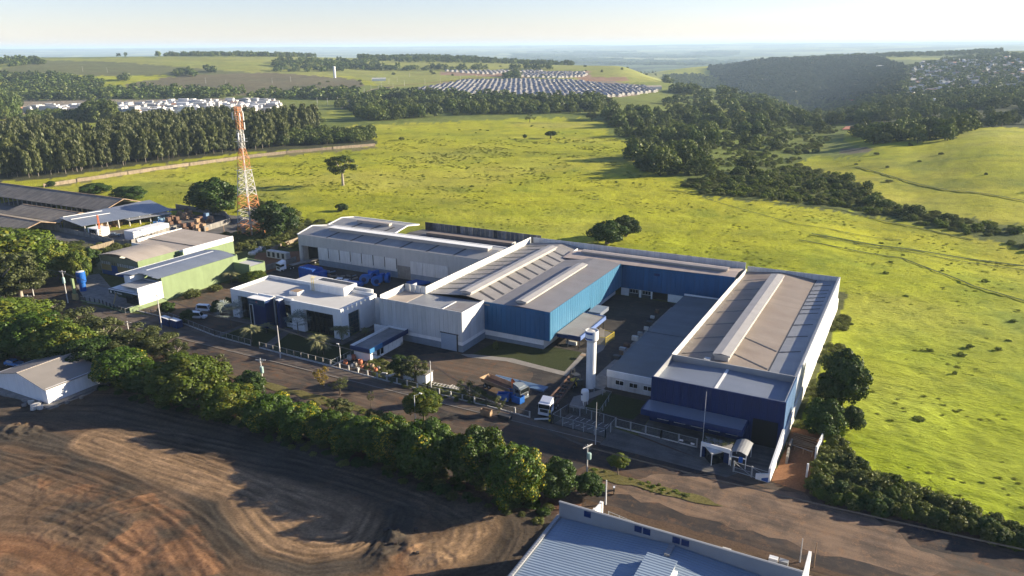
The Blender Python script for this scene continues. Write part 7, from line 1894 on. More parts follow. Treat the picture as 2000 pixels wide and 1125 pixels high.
wall('plot_wall', 'pale wall segment right behind the workshop barrel roof', [g(178, 492), g(222, 480)], 2.0, 'block', 0.25, 3)
wall('yard_wall', 'low grey wall along the recycling yard side facing the weeds', [g(118, 452), g(178, 464), g(228, 478), g(256, 478), g(345, 448)], 1.8, 'concreteold', 0.25, 3)
wall('rubble_wall', 'low crumbling orange lit wall left of the pale warehouse', [g(530, 490), g(582, 470)], 1.3, 'redsoil' if False else 'block', 0.25, 3)
wall('yard_side_wall', 'stained concrete wall beside the parked flatbed lorry', [(-186.5, 168), (-184.6, 187)], 1.8, 'concreteold', 0.25, 3)
wall('white_wall', 'short sunlit white wall at the top of the steel roofed building', [(-37.2, 87.5), (-36.4, 96.2)], 3.0, 'white', 0.3, 2.2)
wall('leaning_panel_wall', 'bright white panel wall along the meadow side of the red earth alley', [g(1592, 898), g(1605, 868)], 2.6, 'white', 0.2, 3)
wall('kiln_wall', 'rounded pale concrete trough wall in the red earth alley', [g(1536, 905), g(1540, 885), g(1545, 872)], 1.4, 'concrete', 0.25, 1.5)
x, y = g(1575, 932); mb = MB(); mb.box(x-0.15, x+0.15, y-0.15, y+0.15, 0, 2.6); tag(mb.build('gate_post', K['white']), 'single white gate post standing in the red earth', 'post')
mb = MB(); [mb.tube((-14.6, 134.5+i*0.8, 0.3+0.06*i), (-10.0, 133.2+i*0.95, 0.25), 0.09, k=5) for i in range(0)]
for i in range(9):
    mb = MB(); mb.tube((-14.5, 133.6+i*0.62, 0.16), (-10.2+0.2*math.sin(i*2.1), 132.9+i*0.6+0.4*math.sin(i), 0.2), 0.09, k=5); tag(mb.build('timber_log', K['wood']), 'long timber pole lying across the red earth alley', 'log', 'timber poles in the alley')

# ---------------------------------------------------------------- gatehouse and gates
def build_gate():
    x, y = g(1392, 906)
    t = thing('gatehouse', 'small dark glazed gatehouse with white frames and a planted flat roof, before the navy canopy', 'gatehouse', (x, y, 0))
    P = [(x-2.4, y+1.6), (x+2.6, y+1.2), (x+2.6, y+3.9), (x-2.4, y+4.3)]
    mb = MB(); mb.prism(P, 0, 2.3); mb.build('wall', K['navyflat'], t)
    mb = MB(); mb.prism([(x-2.0, y+1.7), (x+1.6, y+1.4), (x-0.1, y-0.6)], 0, 2.1); b = mb.build('glazed_bay', K['glass'], t)
    mb = MB(); mb.prism([(x-2.1, y+1.8), (x+1.7, y+1.5), (x-0.1, y-0.8)], 2.1, 2.35); mb.build('bay_roof', K['whitedirty'], b)
    B1(b, 'bay_mullion', K['white'], (x-0.16, x-0.04, y-0.75, y-0.63, 0, 2.1))
    mb = MB(); mb.bar((x-2.6, y+1.5, 2.6), (x+2.7, y+1.0, 2.6), 0.2, 0.8); mb.build('white_fascia', K['white'], t)
    B1(t, 'corner_post', K['white'], (x-2.6, x-2.4, y+1.3, y+1.5, 0, 2.3), (x+2.5, x+2.7, y+0.85, y+1.05, 0, 2.3))
    mb = MB(); mb.prism([(p[0]*1, p[1]) for p in P], 2.3, 2.75); mb.build('roof', K['concreteold'], t)
    for i in range(16):
        o = obj('roof_plant', CR['sparse'][i % 2], t, (random.uniform(-2.2, 2.3), random.uniform(1.9, 3.8), 2.6)); o.scale = (0.9, 0.9, 0.5)
    c = thing('passage_canopy', 'arched pale translucent canopy over the footway beside the gatehouse', 'canopy', (x+4, y+3, 0))
    N = 6
    mb = MB()
    for i in range(N):
        u0, u1 = i/N, (i+1)/N; f = lambda u: 2.7+0.55*math.sin(math.pi*u)
        mb.slab((x+2.7+2.9*u0, y+0.6, f(u0)), (x+2.7+2.9*u1, y+0.6, f(u1)), (x+2.7+2.9*u1, y+5.6, f(u1)), (x+2.7+2.9*u0, y+5.6, f(u0)), 0.05)
    mb.build('curved_sheet', K['rooflight'], c)
    for dx, dy in ((2.9, 0.7), (5.4, 0.7), (2.9, 5.4), (5.4, 5.4)):
        mb = MB(); mb.tube((x+dx, y+dy, 0), (x+dx, y+dy, 2.7), 0.07); mb.build('post', K['white'], c)
    B1(c, 'turnstile_frame', K['white'], (x+2.9, x+5.4, y+0.65, y+0.75, 1.9, 2.05)); B1(c, 'blue_panel', K['bluesteel'], (x+4.2, x+4.9, y+0.5, y+0.56, 1.2, 2.3))
    gt = thing('vehicle_gate', 'sliding gate of thin white bars with diagonal braces, right of the gatehouse', 'gate', (-18.5, 119.4, 0))
    mb = MB(); mb.bar((-21.4, 119.7, 1.9), (-15.5, 119.0, 1.9), 0.07, 0.08); mb.bar((-21.4, 119.7, 0.15), (-15.5, 119.0, 0.15), 0.1, 0.1); mb.bar((-21.4, 119.7, 1.85), (-18.4, 119.35, 0.2), 0.06, 0.06); mb.bar((-21.4, 119.7, 0.9), (-18.4, 119.35, 0.9), 0.05, 0.05); mb.bar((-18.4, 119.35, 1.85), (-15.5, 119, 0.9), 0.06, 0.06); mb.build('gate_frame', K['bronze'], gt)
    for p in ((-21.4, 119.7), (-18.3, 119.3)):
        mb = MB(); mb.box(p[0]-0.13, p[0]+0.13, p[1]-0.13, p[1]+0.13, 0, 2.1); mb.build('gate_post', K['bronze'], gt)
    mb = MB(); mb.prism([(-17.6, 119.0), (-15.4, 118.8), (-15.4, 119.1), (-17.6, 119.3)], 0, [1.0, 1.7, 1.7, 1.0]); mb.build('white_wing', K['white'], gt)
    mb = MB(); mb.prism([(-16.6, 118.9), (-15.5, 118.8), (-15.5, 118.85), (-16.6, 118.95)], 0.1, [0.5, 1.0, 1.0, 0.5]); mb.build('blue_sign', K['royal'], gt)
    b2 = thing('lorry_gate', 'low white ramp beam and yellow striped post at the lorry entrance', 'gate', (-57, 121.4, 0))
    mb = MB(); mb.bar((-60.0, 120.4, 0.5), (-57.4, 121.5, 0.7), 0.5, 0.12); mb.build('beam', K['whitedirty'], b2)
    for i in range(6): B1(b2, 'stripe', K['yellow'] if i % 2 else K['darkmetal'], (-57.2, -56.9, 121.0, 121.3, i*0.45, i*0.45+0.45))
    for i, px in enumerate(((1330, 870), (1352, 877))):
        gx, gy = g(*px); mb = MB(); mb.box(gx-0.35, gx+0.35, gy-0.03, gy+0.02, 0.9, 1.25); tag(mb.build('fence_sign', K['white']), ('left', 'right')[i]+' small white sign plate on the grey fence before the canopy', 'sign')
    gp = thing('gate_pillar', 'light green and ochre pillar at the forecourt gate', 'pillar', (*g(148, 585), 0))
    gx, gy = g(148, 585); B1(gp, 'pillar_base', K['ochre'], (gx-0.9, gx+0.9, gy-0.4, gy+0.4, 0, 1.8)); B1(gp, 'pillar_shaft', K['greenwall'], (gx-0.4, gx+0.4, gy-0.3, gy+0.3, 1.8, 6.4))
build_gate()

# small white shed by the yard tree
def small_shed():
    x0, x1, y0, y1 = -95.0, -88.3, 124.6, 127.2
    t = thing('transformer_shed', 'small white masonry shed with a leaf covered roof under the yard trees', 'shed', ((x0+x1)/2, y0, 0))
    B1(t, 'wall', K['white'], (x0, x1, y0, y1, 0, 2.3)); B1(t, 'roof', K['concreteold'], (x0-0.15, x1+0.15, y0-0.15, y1+0.15, 2.3, 2.45))
small_shed()
def yard_office():
    t = thing('recycling_office', 'low white flat roofed block in the recycling yard', 'building', (*g(300, 462), 0))
    a = g(262, 470); b = g(332, 452); H = 3.4
    mb = MB(); d = Vector((b[0]-a[0], b[1]-a[1])); n = Vector((-d.y, d.x)).normalized()*5
    P = [a, b, (b[0]+n.x, b[1]+n.y), (a[0]+n.x, a[1]+n.y)]
    mb.prism(P, 0, H); mb.build('wall', K['white'], t)
    q = thing('corner_store', 'small white box store with an open dark front beside the orange crane', 'building', (*g(183, 462), 0))
    c = g(183, 462); B1(q, 'wall', K['white'], (c[0]-3, c[0]+3, c[1], c[1]+5, 0, 3.2)); B1(q, 'opening', K['black'], (c[0]-2.2, c[0]+2.0, c[1]-0.05, c[1]-0.01, 0.8, 2.8)); B1(q, 'green_side', K['greenwall'], (c[0]-4.6, c[0]-3.02, c[1]+0.5, c[1]+4, 0, 3.0))
yard_office()

# ---------------------------------------------------------------- vehicles
def wheel(parent, x, y, r=0.5, w=0.3, side=1):
    mb = MB(); mb.tube((x, y-w/2, r), (x, y+w/2, r), r, k=14); t = mb.build('wheel', K['tyre'], parent, world=False)
    mb = MB(); mb.tube((x, y+side*(w/2), r), (x, y+side*(w/2+0.02), r), r*0.5, k=10); mb.build('rim', K['bronze'], t, world=False)

def lorry(label, base, ang, cabmat='carwhite', bed='flat', L_=12.0, bedmat='darkmetal', name='lorry', bare=False):
    t = thing(name, label, 'lorry', (*base, 0.03), ang)   # +x is forward
    mb = MB(); W_ = 1.22
    mb.prism([(0.0, -W_), (2.2, -W_), (2.2, W_), (0.0, W_)], 0.75, 1.9)
    mb.prism([(0.0, -W_), (2.15, -W_), (2.15, W_), (0.0, W_)], 1.9, [2.9, 2.75, 2.75, 2.9]); c = mb.build('cab', K[cabmat], t, world=False)
    mb = MB(); mb.prism([(-0.1, -W_*0.9), (1.6, -W_*0.9), (1.6, W_*0.9), (-0.1, W_*0.9)], 2.8, [3.5, 2.95, 2.95, 3.5]); mb.build('roof_deflector', K[cabmat], c, world=False)
    mb = MB(); mb.box(2.16, 2.22, -W_*0.92, W_*0.92, 1.75, 2.6); mb.build('windscreen', K['glass'], c, world=False)
    for s in (-1, 1):
        mb = MB(); mb.box(0.7, 1.9, s*W_-0.02*s, s*(W_+0.01), 1.75, 2.5); mb.build('side_window', K['glass'], c, world=False)
        mb = MB(); mb.box(2.2, 2.26, s*0.9-0.2, s*0.9+0.2, 0.85, 1.1); mb.build('headlight', K['white'], c, world=False)
        mb = MB(); mb.box(1.9, 2.3, s*(W_+0.02), s*(W_+0.25), 1.7, 2.5); mb.build('mirror', K['darkmetal'], c, world=False)
    mb = MB(); mb.box(2.18, 2.26, -W_*0.7, W_*0.7, 0.95, 1.6); mb.build('grille', K['darkmetal'], c, world=False)
    mb = MB(); mb.box(2.1, 2.35, -W_, W_, 0.4, 0.8); mb.build('bumper', K[cabmat], c, world=False)
    mb = MB(); mb.box(-L_, 1.6, -0.5, -0.3, 0.75, 1.0); mb.box(-L_, 1.6, 0.3, 0.5, 0.75, 1.0); mb.build('chassis', K['darkmetal'], t, world=False)
    if bed == 'flat':
        mb = MB()
        mb.box(-L_, -2.4, -W_, W_, 1.2, 1.32) if not bare else [mb.box(-L_, -2.4, s*W_-0.15, s*W_+0.15, 1.1, 1.35) for s in (-0.85, 0.85)] and None
        if bare:
            for i in range(6): mb.box(-L_+0.3+i*1.9, -L_+0.7+i*1.9, -W_, W_, 1.0, 1.2)
        mb.build('flat_bed', K[bedmat], t, world=False)
    if bed == 'tipper':
        mb = MB(); n = [(-L_, -W_, 1.1), (-0.6, -W_, 1.1)]
        mb.box(-L_, -0.6, -W_, W_, 1.15, 1.25); b = mb.build('bed_floor', K['rust'], t, world=False)
        for s in (-1, 1):
            mb = MB(); mb.slab((-L_, s*W_, 1.2), (-0.6, s*W_, 1.2), (-0.6, s*(W_+0.25), 2.1), (-L_, s*(W_+0.25), 2.1), 0.06); mb.build('side_board', K['wood'], t, world=False)
        mb = MB(); mb.slab((-L_, -W_, 1.2), (-L_, W_, 1.2), (-L_-0.3, W_+0.2, 2.1), (-L_-0.3, -W_-0.2, 2.1), 0.06); mb.build('tail_board', K['wood'], t, world=False)
    xs = [1.2, -1.6, -2.7] if L_ < 9 else [1.2, -1.5, -2.6, -L_+1.0, -L_+2.2, -L_+3.4]
    if bed == 'tipper': xs = [1.2, -L_+1.0, -L_+2.2]
    for x in xs:
        for s in (-1, 1): wheel(t, x, s*1.05, 0.5, 0.32, s)
    return t
a = g(1065, 812); b = g(1130, 735); ang = math.atan2(a[1]-b[1], a[0]-b[0])
lorry('white cabbed lorry with a long empty bare trailer standing at the lorry entrance', (a[0]-0.2, a[1]+1.6), ang, 'carwhite', 'flat', 15.5, 'rust', bare=True)
a = g(1015, 780); b = g(945, 752); ang = math.atan2(a[1]-b[1], a[0]-b[0])
t = lorry('grey cabbed crane lorry with timber sided bed and orange folded crane in the yard', (a[0]-1.0, a[1]+0.6), ang, 'carsilver', 'tipper', 9.2)
mb = MB(); mb.bar((-0.4, 0, 1.0), (-0.4, 0, 3.0), 0.6, 0.5); mb.bar((-0.4, 0, 3.0), (-0.9, -0.5, 4.0), 0.4, 0.4); mb.bar((-0.9, -0.5, 4.0), (-0.3, -0.9, 2.3), 0.35, 0.35); mb.build('folded_crane', K['orange'], t, world=False)
a = g(556, 528); lorry('white cabbed flatbed lorry parked at the gate of the pale warehouse', a, math.atan2(-1, -0.25), 'carwhite', 'flat', 14.5, 'concreteold')

def car(label, base, ang, mat='carwhite', kind='van', name='parked_car', cat='car', s=1.0):
    t = thing(name, label, cat, (*base, 0.04), ang)
    h = {'van': 1.95, 'car': 1.45, 'pickup': 1.6}[kind]; L0 = {'van': 2.5, 'car': 2.1, 'pickup': 2.5}[kind]
    mb = MB(); mb.prism([(-L0, -0.85), (L0*0.97, -0.85), (L0, -0.7), (L0, 0.7), (L0*0.97, 0.85), (-L0, 0.85)], 0.35, [0.95, 0.9, 0.85, 0.85, 0.9, 0.95]); b = mb.build('body', K[mat], t, world=False)
    xr = {'van': -L0+0.05, 'car': -L0*0.75, 'pickup': -0.5}[kind]; xf = {'van': L0*0.62, 'car': L0*0.35, 'pickup': L0*0.35}[kind]
    mb = MB(); n = len(mb.v)
    lo = [(xr, -0.82), (xf, -0.82), (xf, 0.82), (xr, 0.82)]; hi = [(xr+0.15, -0.68), (xf-0.55, -0.68), (xf-0.55, 0.68), (xr+0.15, 0.68)]
    mb.v += [(p[0], p[1], 0.93) for p in lo]+[(p[0], p[1], h) for p in hi]
    for q in ((4, 5, 6, 7), (0, 1, 5, 4), (1, 2, 6, 5), (2, 3, 7, 6), (3, 0, 4, 7)): mb.f.append(q); mb.m.append(0)
    mb.build('cabin', K[mat], t, world=False)
    mb = MB(); mb.quad((xf+0.01, -0.72, 1.0), (xf+0.01, 0.72, 1.0), (xf-0.5, 0.6, h-0.08), (xf-0.5, -0.6, h-0.08)); mb.build('windscreen', K['glass'], t, world=False)
    mb = MB(); mb.quad((xr-0.01, -0.7, 1.05), (xr-0.01, 0.7, 1.05), (xr+0.12, 0.6, h-0.1), (xr+0.12, -0.6, h-0.1)); mb.build('rear_window', K['glass'], t, world=False)
    for s_ in (-1, 1):
        mb = MB(); mb.quad((xr+0.3, s_*0.835, 1.02), (xf-0.2, s_*0.835, 1.02), (xf-0.62, s_*0.7, h-0.1), (xr+0.35, s_*0.7, h-0.1)); mb.build('side_window', K['glass'], t, world=False)
        mb = MB(); mb.box(L0-0.02, L0+0.03, s_*0.62-0.14, s_*0.62+0.14, 0.62, 0.78); mb.build('headlight', K['white'], t, world=False)
    for x in (-L0*0.62, L0*0.62):
        for s_ in (-1, 1): wheel(t, x, s_*0.78, 0.32, 0.2, s_)
    return t
car('white van standing beside the round clipped tree in the car yard', g(386, 622), 0.35, 'carwhite', 'van', 'parked_van', 'van')
car('white van behind the other van, farther from the street', g(402, 608), 0.3, 'carwhite', 'van', 'parked_van', 'van')
car('white car half hidden at the office corner', g(440, 598), 0.5, 'carwhite', 'car')
car('silver car parked by the wall in the recycling yard', g(224, 462), 0.7, 'carsilver', 'car')
car('white and blue pickup truck in the recycling yard', g(312, 436), 0.9, 'carblue', 'pickup', 'pickup_truck', 'pickup truck')
car('white car partly behind the office roof tank house', g(667, 552), 0.4, 'carwhite', 'car')

# forklift
def forklift():
    x, y = g(1124, 752)
    t = thing('forklift', 'large yellow and black forklift beside the trailer', 'forklift', (x, y, 0.03), 2.6)
    mb = MB(); mb.box(-1.6, 0.9, -0.8, 0.8, 0.5, 1.3); mb.build('body', K['yellow'], t, world=False)
    mb = MB(); mb.box(-1.8, -1.2, -0.75, 0.75, 0.5, 1.7); mb.build('counterweight', K['darkmetal'], t, world=False)
    mb = MB()
    for px_, py_ in ((-0.9, -0.7), (-0.9, 0.7), (0.7, -0.7), (0.7, 0.7)): mb.bar((px_, py_, 1.3), (px_*0.9, py_*0.9, 2.5), 0.08, 0.08)
    mb.box(-1.0, 0.8, -0.75, 0.75, 2.45, 2.55); mb.build('cab_guard', K['darkmetal'], t, world=False)
    mb = MB()
    for s in (-0.45, 0.45): mb.box(1.0, 1.2, s-0.1, s+0.1, 0.2, 3.4)
    for z in (0.6, 1.8, 3.2): mb.box(1.02, 1.18, -0.4, 0.4, z, z+0.15)
    mb.build('mast', K['darkmetal'], t, world=False)
    for s in (-0.4, 0.4):
        mb = MB(); mb.box(1.2, 2.5, s-0.08, s+0.08, 0.25, 0.33); mb.build('fork', K['rust'], t, world=False)
    for x_ in (-1.1, 0.6):
        for s in (-1, 1): wheel(t, x_, s*0.85, 0.42, 0.3, s)
forklift()

def bike():
    x, y = g(1199, 962)
    t = thing('motorcycle', 'white motorcycle standing beside the white post and the pavement fence', 'motorcycle', (x, y, 0.03), 1.9)
    for xx in (-0.6, 0.65):
        mb = MB(); mb.tube((xx, -0.06, 0.32), (xx, 0.06, 0.32), 0.32, k=14); mb.build('wheel', K['tyre'], t, world=False)
    mb = MB(); mb.bar((-0.5, 0, 0.55), (0.45, 0, 0.6), 0.25, 0.3); mb.build('frame', K['darkmetal'], t, world=False)
    mb = MB(); mb.bar((-0.1, 0, 0.82), (0.4, 0, 0.85), 0.3, 0.22); mb.build('tank', K['carwhite'], t, world=False)
    mb = MB(); mb.bar((-0.75, 0, 0.8), (-0.1, 0, 0.8), 0.25, 0.1); mb.build('seat', K['tyre'], t, world=False)
    mb = MB(); mb.tube((0.45, -0.38, 1.05), (0.45, 0.38, 1.05), 0.025, k=5); mb.tube((0.65, 0, 0.32), (0.45, 0, 1.05), 0.04, k=5); mb.build('handlebar', K['bronze'], t, world=False)
bike()

# ---------------------------------------------------------------- goods lying in the yards
def bundle(name, label, cat, group, base, ang, n, l, w, h, gap, mat, axis=0, z=0.03, rows=1):
    """separate boxes/beams side by side, each its own thing"""
    for k in range(rows):
        for i in range(n):
            t = MB(); t.box(-l/2, l/2, -w/2, w/2, 0, h); 
            o = t.build(name, K[mat], None, world=False); off = (i-(n-1)/2)*(w+gap)
            o.location = (base[0]-math.sin(ang)*off, base[1]+math.cos(ang)*off, z+k*(h+0.03)); o.rotation_euler = (0, 0, ang+random.uniform(-0.03, 0.03)); tag(o, label, cat, group)
a = g(1020, 762); bundle('steel_profile', 'long pale blue steel profile lying beside the crane lorry', 'beam', 'pale blue profiles by the crane lorry', (a[0]-2, a[1]+2.4), math.atan2(*(np.array(g(1048, 750))-np.array(g(950, 728)))[::-1]), 4, 13.0, 0.5, 0.35, 0.12, 'bluegrey')
a = g(668, 540); bundle('blue_beam', 'blue steel beam in the wide stack behind the office', 'beam', 'blue beams stacked behind the office', (-148.5, 170.5), 0.12, 14, 5.2, 0.55, 1.2, 0.22, 'bluesteel')
bundle('blue_sheet_stack', 'blue beam lying by the white panel parapet', 'beam', 'blue beams by the parapet', (*g(822, 552),), 1.2, 7, 7.5, 0.5, 0.5, 0.25, 'bluesteel')
def blue_block():
    x, y = g(605, 545)
    t = thing('blue_cargo_block', 'big block of stacked items covered in bright blue sheeting behind the office', 'cargo', (x, y, 0))
    mb = MB(); mb.prism([(x-4, y-0.5), (x+2.6, y-1.4), (x+3.4, y+2.8), (x-3.2, y+3.6)], 0, [3.4, 3.5, 3.4, 3.5]); mb.build('covered_load', K['bluetarp'], t)
    mb = MB(); mb.prism([(x+2.8, y-1.0), (x+4.6, y-0.7), (x+5, y+2.6), (x+3.5, y+2.8)], 0, [2.8, 2.9, 3.0, 2.9]); mb.build('covered_load', K['bluetarp'], t)
    for i in range(7):
        mb = MB(); mb.bar((x-3.6+i*1.0, y-0.3-i*0.12, 3.55), (x-2.9+i*0.95, y+3.3-i*0.1, 3.6), 0.45, 0.22); mb.build('tarpaulin_fold', K['bluetarp'], t)
blue_block()
for i, (px, py, s) in enumerate(((712, 548, 1.5), (735, 552, 1.5), (730, 540, 1.4), (744, 545, 1.3), (757, 546, 1.4), (722, 538, 1.2))):
    x, y = g(px, py+6)
    t = thing('blue_fan_housing', ('left most large', 'lower middle', 'rear middle', 'right middle', 'right most', 'hindmost small')[i]+' round blue fan housing near the white sliding doors', 'fan housing', (x, y, 0), 0.5+0.35*i)
    mb = MB(); mb.tube((0, -s*0.4, s), (0, s*0.4, s), s, k=18); mb.build('volute', K['bluesteel'], t, world=False)
    mb = MB(); mb.tube((0, -s*0.42, s), (0, -s*0.5, s), s*0.5, k=14); mb.build('inlet', K['navyflat'], t, world=False)
    mb = MB(); mb.box(0, s*1.3, -s*0.38, s*0.38, s*1.1, s*2.0); mb.build('outlet', K['bluesteel'], t, world=False)
for i, px in enumerate(((983, 782), (995, 776), (1012, 786))):
    x, y = g(*px); t = thing('blue_skip', ('front left', 'rear', 'right, tilted')[i]+' bright blue steel box by the crane lorry cab', 'container', (x, y, 0.03), (0.3, 0.35, -0.2)[i])
    w = (2.4, 2.0, 2.2)[i]
    mb = MB(); mb.box(-w/2, w/2, -0.75, -0.68, 0.1, 1.5); mb.box(-w/2, w/2, 0.68, 0.75, 0.1, 1.5); mb.box(-w/2, -w/2+0.07, -0.68, 0.68, 0.1, 1.5); mb.box(w/2-0.07, w/2, -0.68, 0.68, 0.1, 1.5); mb.box(-w/2, w/2, -0.68, 0.68, 0.08, 0.3)
    mb.build('box', K['bluesteel'], t, world=False)
    mb = MB(); mb.box(-w/2-0.05, w/2+0.05, -0.8, -0.68, 1.5, 1.6); mb.box(-w/2-0.05, w/2+0.05, 0.68, 0.8, 1.5, 1.6); mb.build('rim', K['bluesteel'], t, world=False)
# ladder like frames in the weeds
for i, (px, l) in enumerate((((870, 758), 7.5), ((950, 786), 8.5), ((900, 764), 6.0))):
    x, y = g(*px); t = thing('steel_rack', ('left pale', 'right brown', 'middle short')[i]+' ladder like steel frame lying in the yard weeds', 'rack', (x, y, 0.05), 0.06-0.1*i)
    for s in (-0.55, 0.55):
        mb = MB(); mb.box(-l/2, l/2, s-0.05, s+0.05, 0.35, 0.47); mb.build('rail', K['whitedirty' if i != 1 else 'rust'], t, world=False)
    for k in range(int(l/0.8)):
        mb = MB(); mb.box(-l/2+k*0.8+0.2, -l/2+k*0.8+0.28, -0.6, 0.6, 0.48, 0.54); mb.build('rung', K['whitedirty' if i != 1 else 'rust'], t, world=False)
# clay pots and stoneware by the guard house
rr = random.Random(3)
potspots = [(675, 712, .9, 'terracotta'), (683, 704, 1.0, 'whitedirty'), (691, 703, 1.0, 'terracotta'), (694, 716, .8, 'concrete'), (704, 712, .95, 'terracotta'), (707, 721, .7, 'terracotta'), (716, 716, .7, 'rust'), (727, 720, .9, 'sand'), (734, 727, .8, 'terracotta'), (700, 724, .6, 'whitedirty'), (722, 728, .7, 'rust'), (688, 717, .6, 'whitedirty'), (740, 722, .6, 'concrete')]
K['potsand'] = K['sand']
for i, (px, py, s, m) in enumerate(potspots):
    x, y = g(px, py); mb = MB()
    mb.lathe(x, y, [(0.28*s, 0.03), (0.55*s, 0.4*s), (0.62*s, 0.8*s), (0.5*s, 1.1*s), (0.42*s, 1.2*s), (0.5*s, 1.3*s), (0.4*s, 1.3*s), (0.36*s, 1.0*s)], 14)
    o = mb.build('clay_pot', K[m]); tag(o, ('large reddish', 'pale', 'dark red', 'grey', 'wide reddish', 'small orange', 'brown', 'sand coloured', 'round reddish', 'small pale', 'small brown', 'low pale', 'low grey')[i]+' garden pot standing by the fence near the guard house', 'pot')
for i in range(5):
    x, y = g(752+i*6, 732+(i*7) % 9); mb = MB(); mb.bar((x-0.8, y, 0.3), (x+0.6, y+0.4*math.sin(i), 0.45+0.1*i), 0.4, 0.25); tag(mb.build('broken_slab', K['whitedirty']), 'piece of broken white stoneware on the grass beside the pots', 'rubble', 'broken white pieces beside the pots')
# blue container left
def cont():
    for i, (px, py) in enumerate(((327, 634), (343, 638))):
        x, y = g(px, py); t = thing('blue_container', ('left', 'right')[i]+' low navy blue container with a white top behind the street fence', 'container', (x, y, 0.03), -0.12)
        mb = MB(); mb.box(-2.1, 2.1, -0.9, 0.9, 0.1, 2.0); mb.build('body', K['navyflat'], t, world=False)
        mb = MB(); mb.box(-2.0, 2.0, -0.8, 0.8, 2.01, 2.06); mb.build('top', K['white'], t, world=False)
        for k in range(7):
            mb = MB(); mb.box(-2.0+k*0.65, -1.92+k*0.65, -0.96, -0.9, 0.1, 2.0); mb.build('rib', K['bluesteel'], t, world=False)
cont()
# recycling yard goods
specs = [(255, 428, 'bluegrey'), (262, 424, 'bluegrey'), (270, 421, 'bluesteel'), (278, 419, 'bluegrey'), (310, 428, 'bluegrey'), (318, 426, 'bluegrey'), (326, 424, 'bluegrey'), (240, 432, 'rust'), (286, 424, 'cardboard'), (292, 420, 'cardboard'), (225, 438, 'cardboard'), (232, 436, 'cardboard'), (352, 420, 'cardboard'), (362, 424, 'cardboard'), (372, 420, 'cardboard'), (366, 416, 'rust'), (386, 436, 'cardboard'), (392, 432, 'rust'), (404, 424, 'bluegrey'), (412, 430, 'cardboard'), (375, 444, 'rust'), (385, 448, 'cardboard'), (360, 446, 'rust'), (200, 446, 'wood'), (208, 442, 'wood'), (346, 432, 'rust'), (338, 430, 'rust'), (330, 434, 'rust'), (398, 446, 'cardboard')]
nm = {'bluegrey': 'pale blue wrapped bale', 'bluesteel': 'bright blue bale', 'rust': 'rusty brown scrap bale', 'cardboard': 'brown cardboard bale', 'wood': 'stack of timber pallets'}
for i, (px, py, m) in enumerate(specs):
    x, y = g(px, py+4)
    for k in range(3):
        mb = MB(); s = rr.uniform(1.2, 1.9); zz = 1.5 if k == 2 else 0.02
        ox = (k-0.5)*2.0 if k < 2 else 0
        mb.box(x+ox-s/2, x+ox+s/2, y-0.8, y+0.8, zz, zz+rr.uniform(1.2, 1.5)); o = mb.build('bale', K[m])
        tag(o, nm[m]+' in the recycling yard'+(' under the steel shed' if px < 300 else ' by the block wall'), 'bale', 'bales in the recycling yard')
def crane_post():
    x, y, z, h = tall((198, 468), 420)
    t = thing('orange_loader', 'upright orange lattice loader arm beside stacked pallets', 'crane', (x, y, 0))
    for s in (-0.5, 0.5):
        mb = MB(); mb.bar((x+s, y, 0), (x+s*0.6, y, h), 0.2, 0.2); mb.build('arm', K['orange'], t)
    for k in range(10):
        mb = MB(); z0 = h*k/10; z1 = h*(k+1)/10; s = 0.5*(1 if k % 2 else -1); mb.bar((x+s, y, z0), (x-s, y, z1), 0.1, 0.1); mb.build('brace', K['orange'], t)
crane_post()
# rubble and stones round the hut, trailer, small things
for i, (px, py, s) in enumerate(((62, 790, .8), (70, 797, 1.0), (80, 800, .7), (66, 802, .6), (48, 795, .5), (112, 797, .5), (132, 790, .6), (160, 780, .5), (78, 792, .6))):
    x, y = g(px, py); bm = MB(); r = [rr.uniform(.6, 1) for _ in range(7)]
    bm.prism([(x+s*r[j]*math.cos(j*0.9), y+s*r[j]*math.sin(j*0.9)) for j in range(7)], 0.2, [0.5+s*rr.uniform(.3, .7) for _ in range(7)])
    tag(bm.build('rubble_stone', K['whitedirty' if i < 4 else 'concrete']), 'pale lump of broken masonry lying at the hut foundation', 'stone', 'rubble at the hut')
for i in range(10):
    x, y = g(770+rr.uniform(-25, 60), 1060+rr.uniform(-20, 30)); s = rr.uniform(.15, .4); mb = MB(); mb.prism([(x+s*math.cos(j*1.2), y+s*math.sin(j*1.2)) for j in range(5)], 0.2, 0.55+s); tag(mb.build('clod', K['darksoil']), 'dark clod of earth on the graded lot below the mango row', 'clod', 'clods on the earth lot')
x, y = g(28, 714); car('white and blue car half hidden behind the white hut', (x, y), 0.2, 'carblue', 'car')
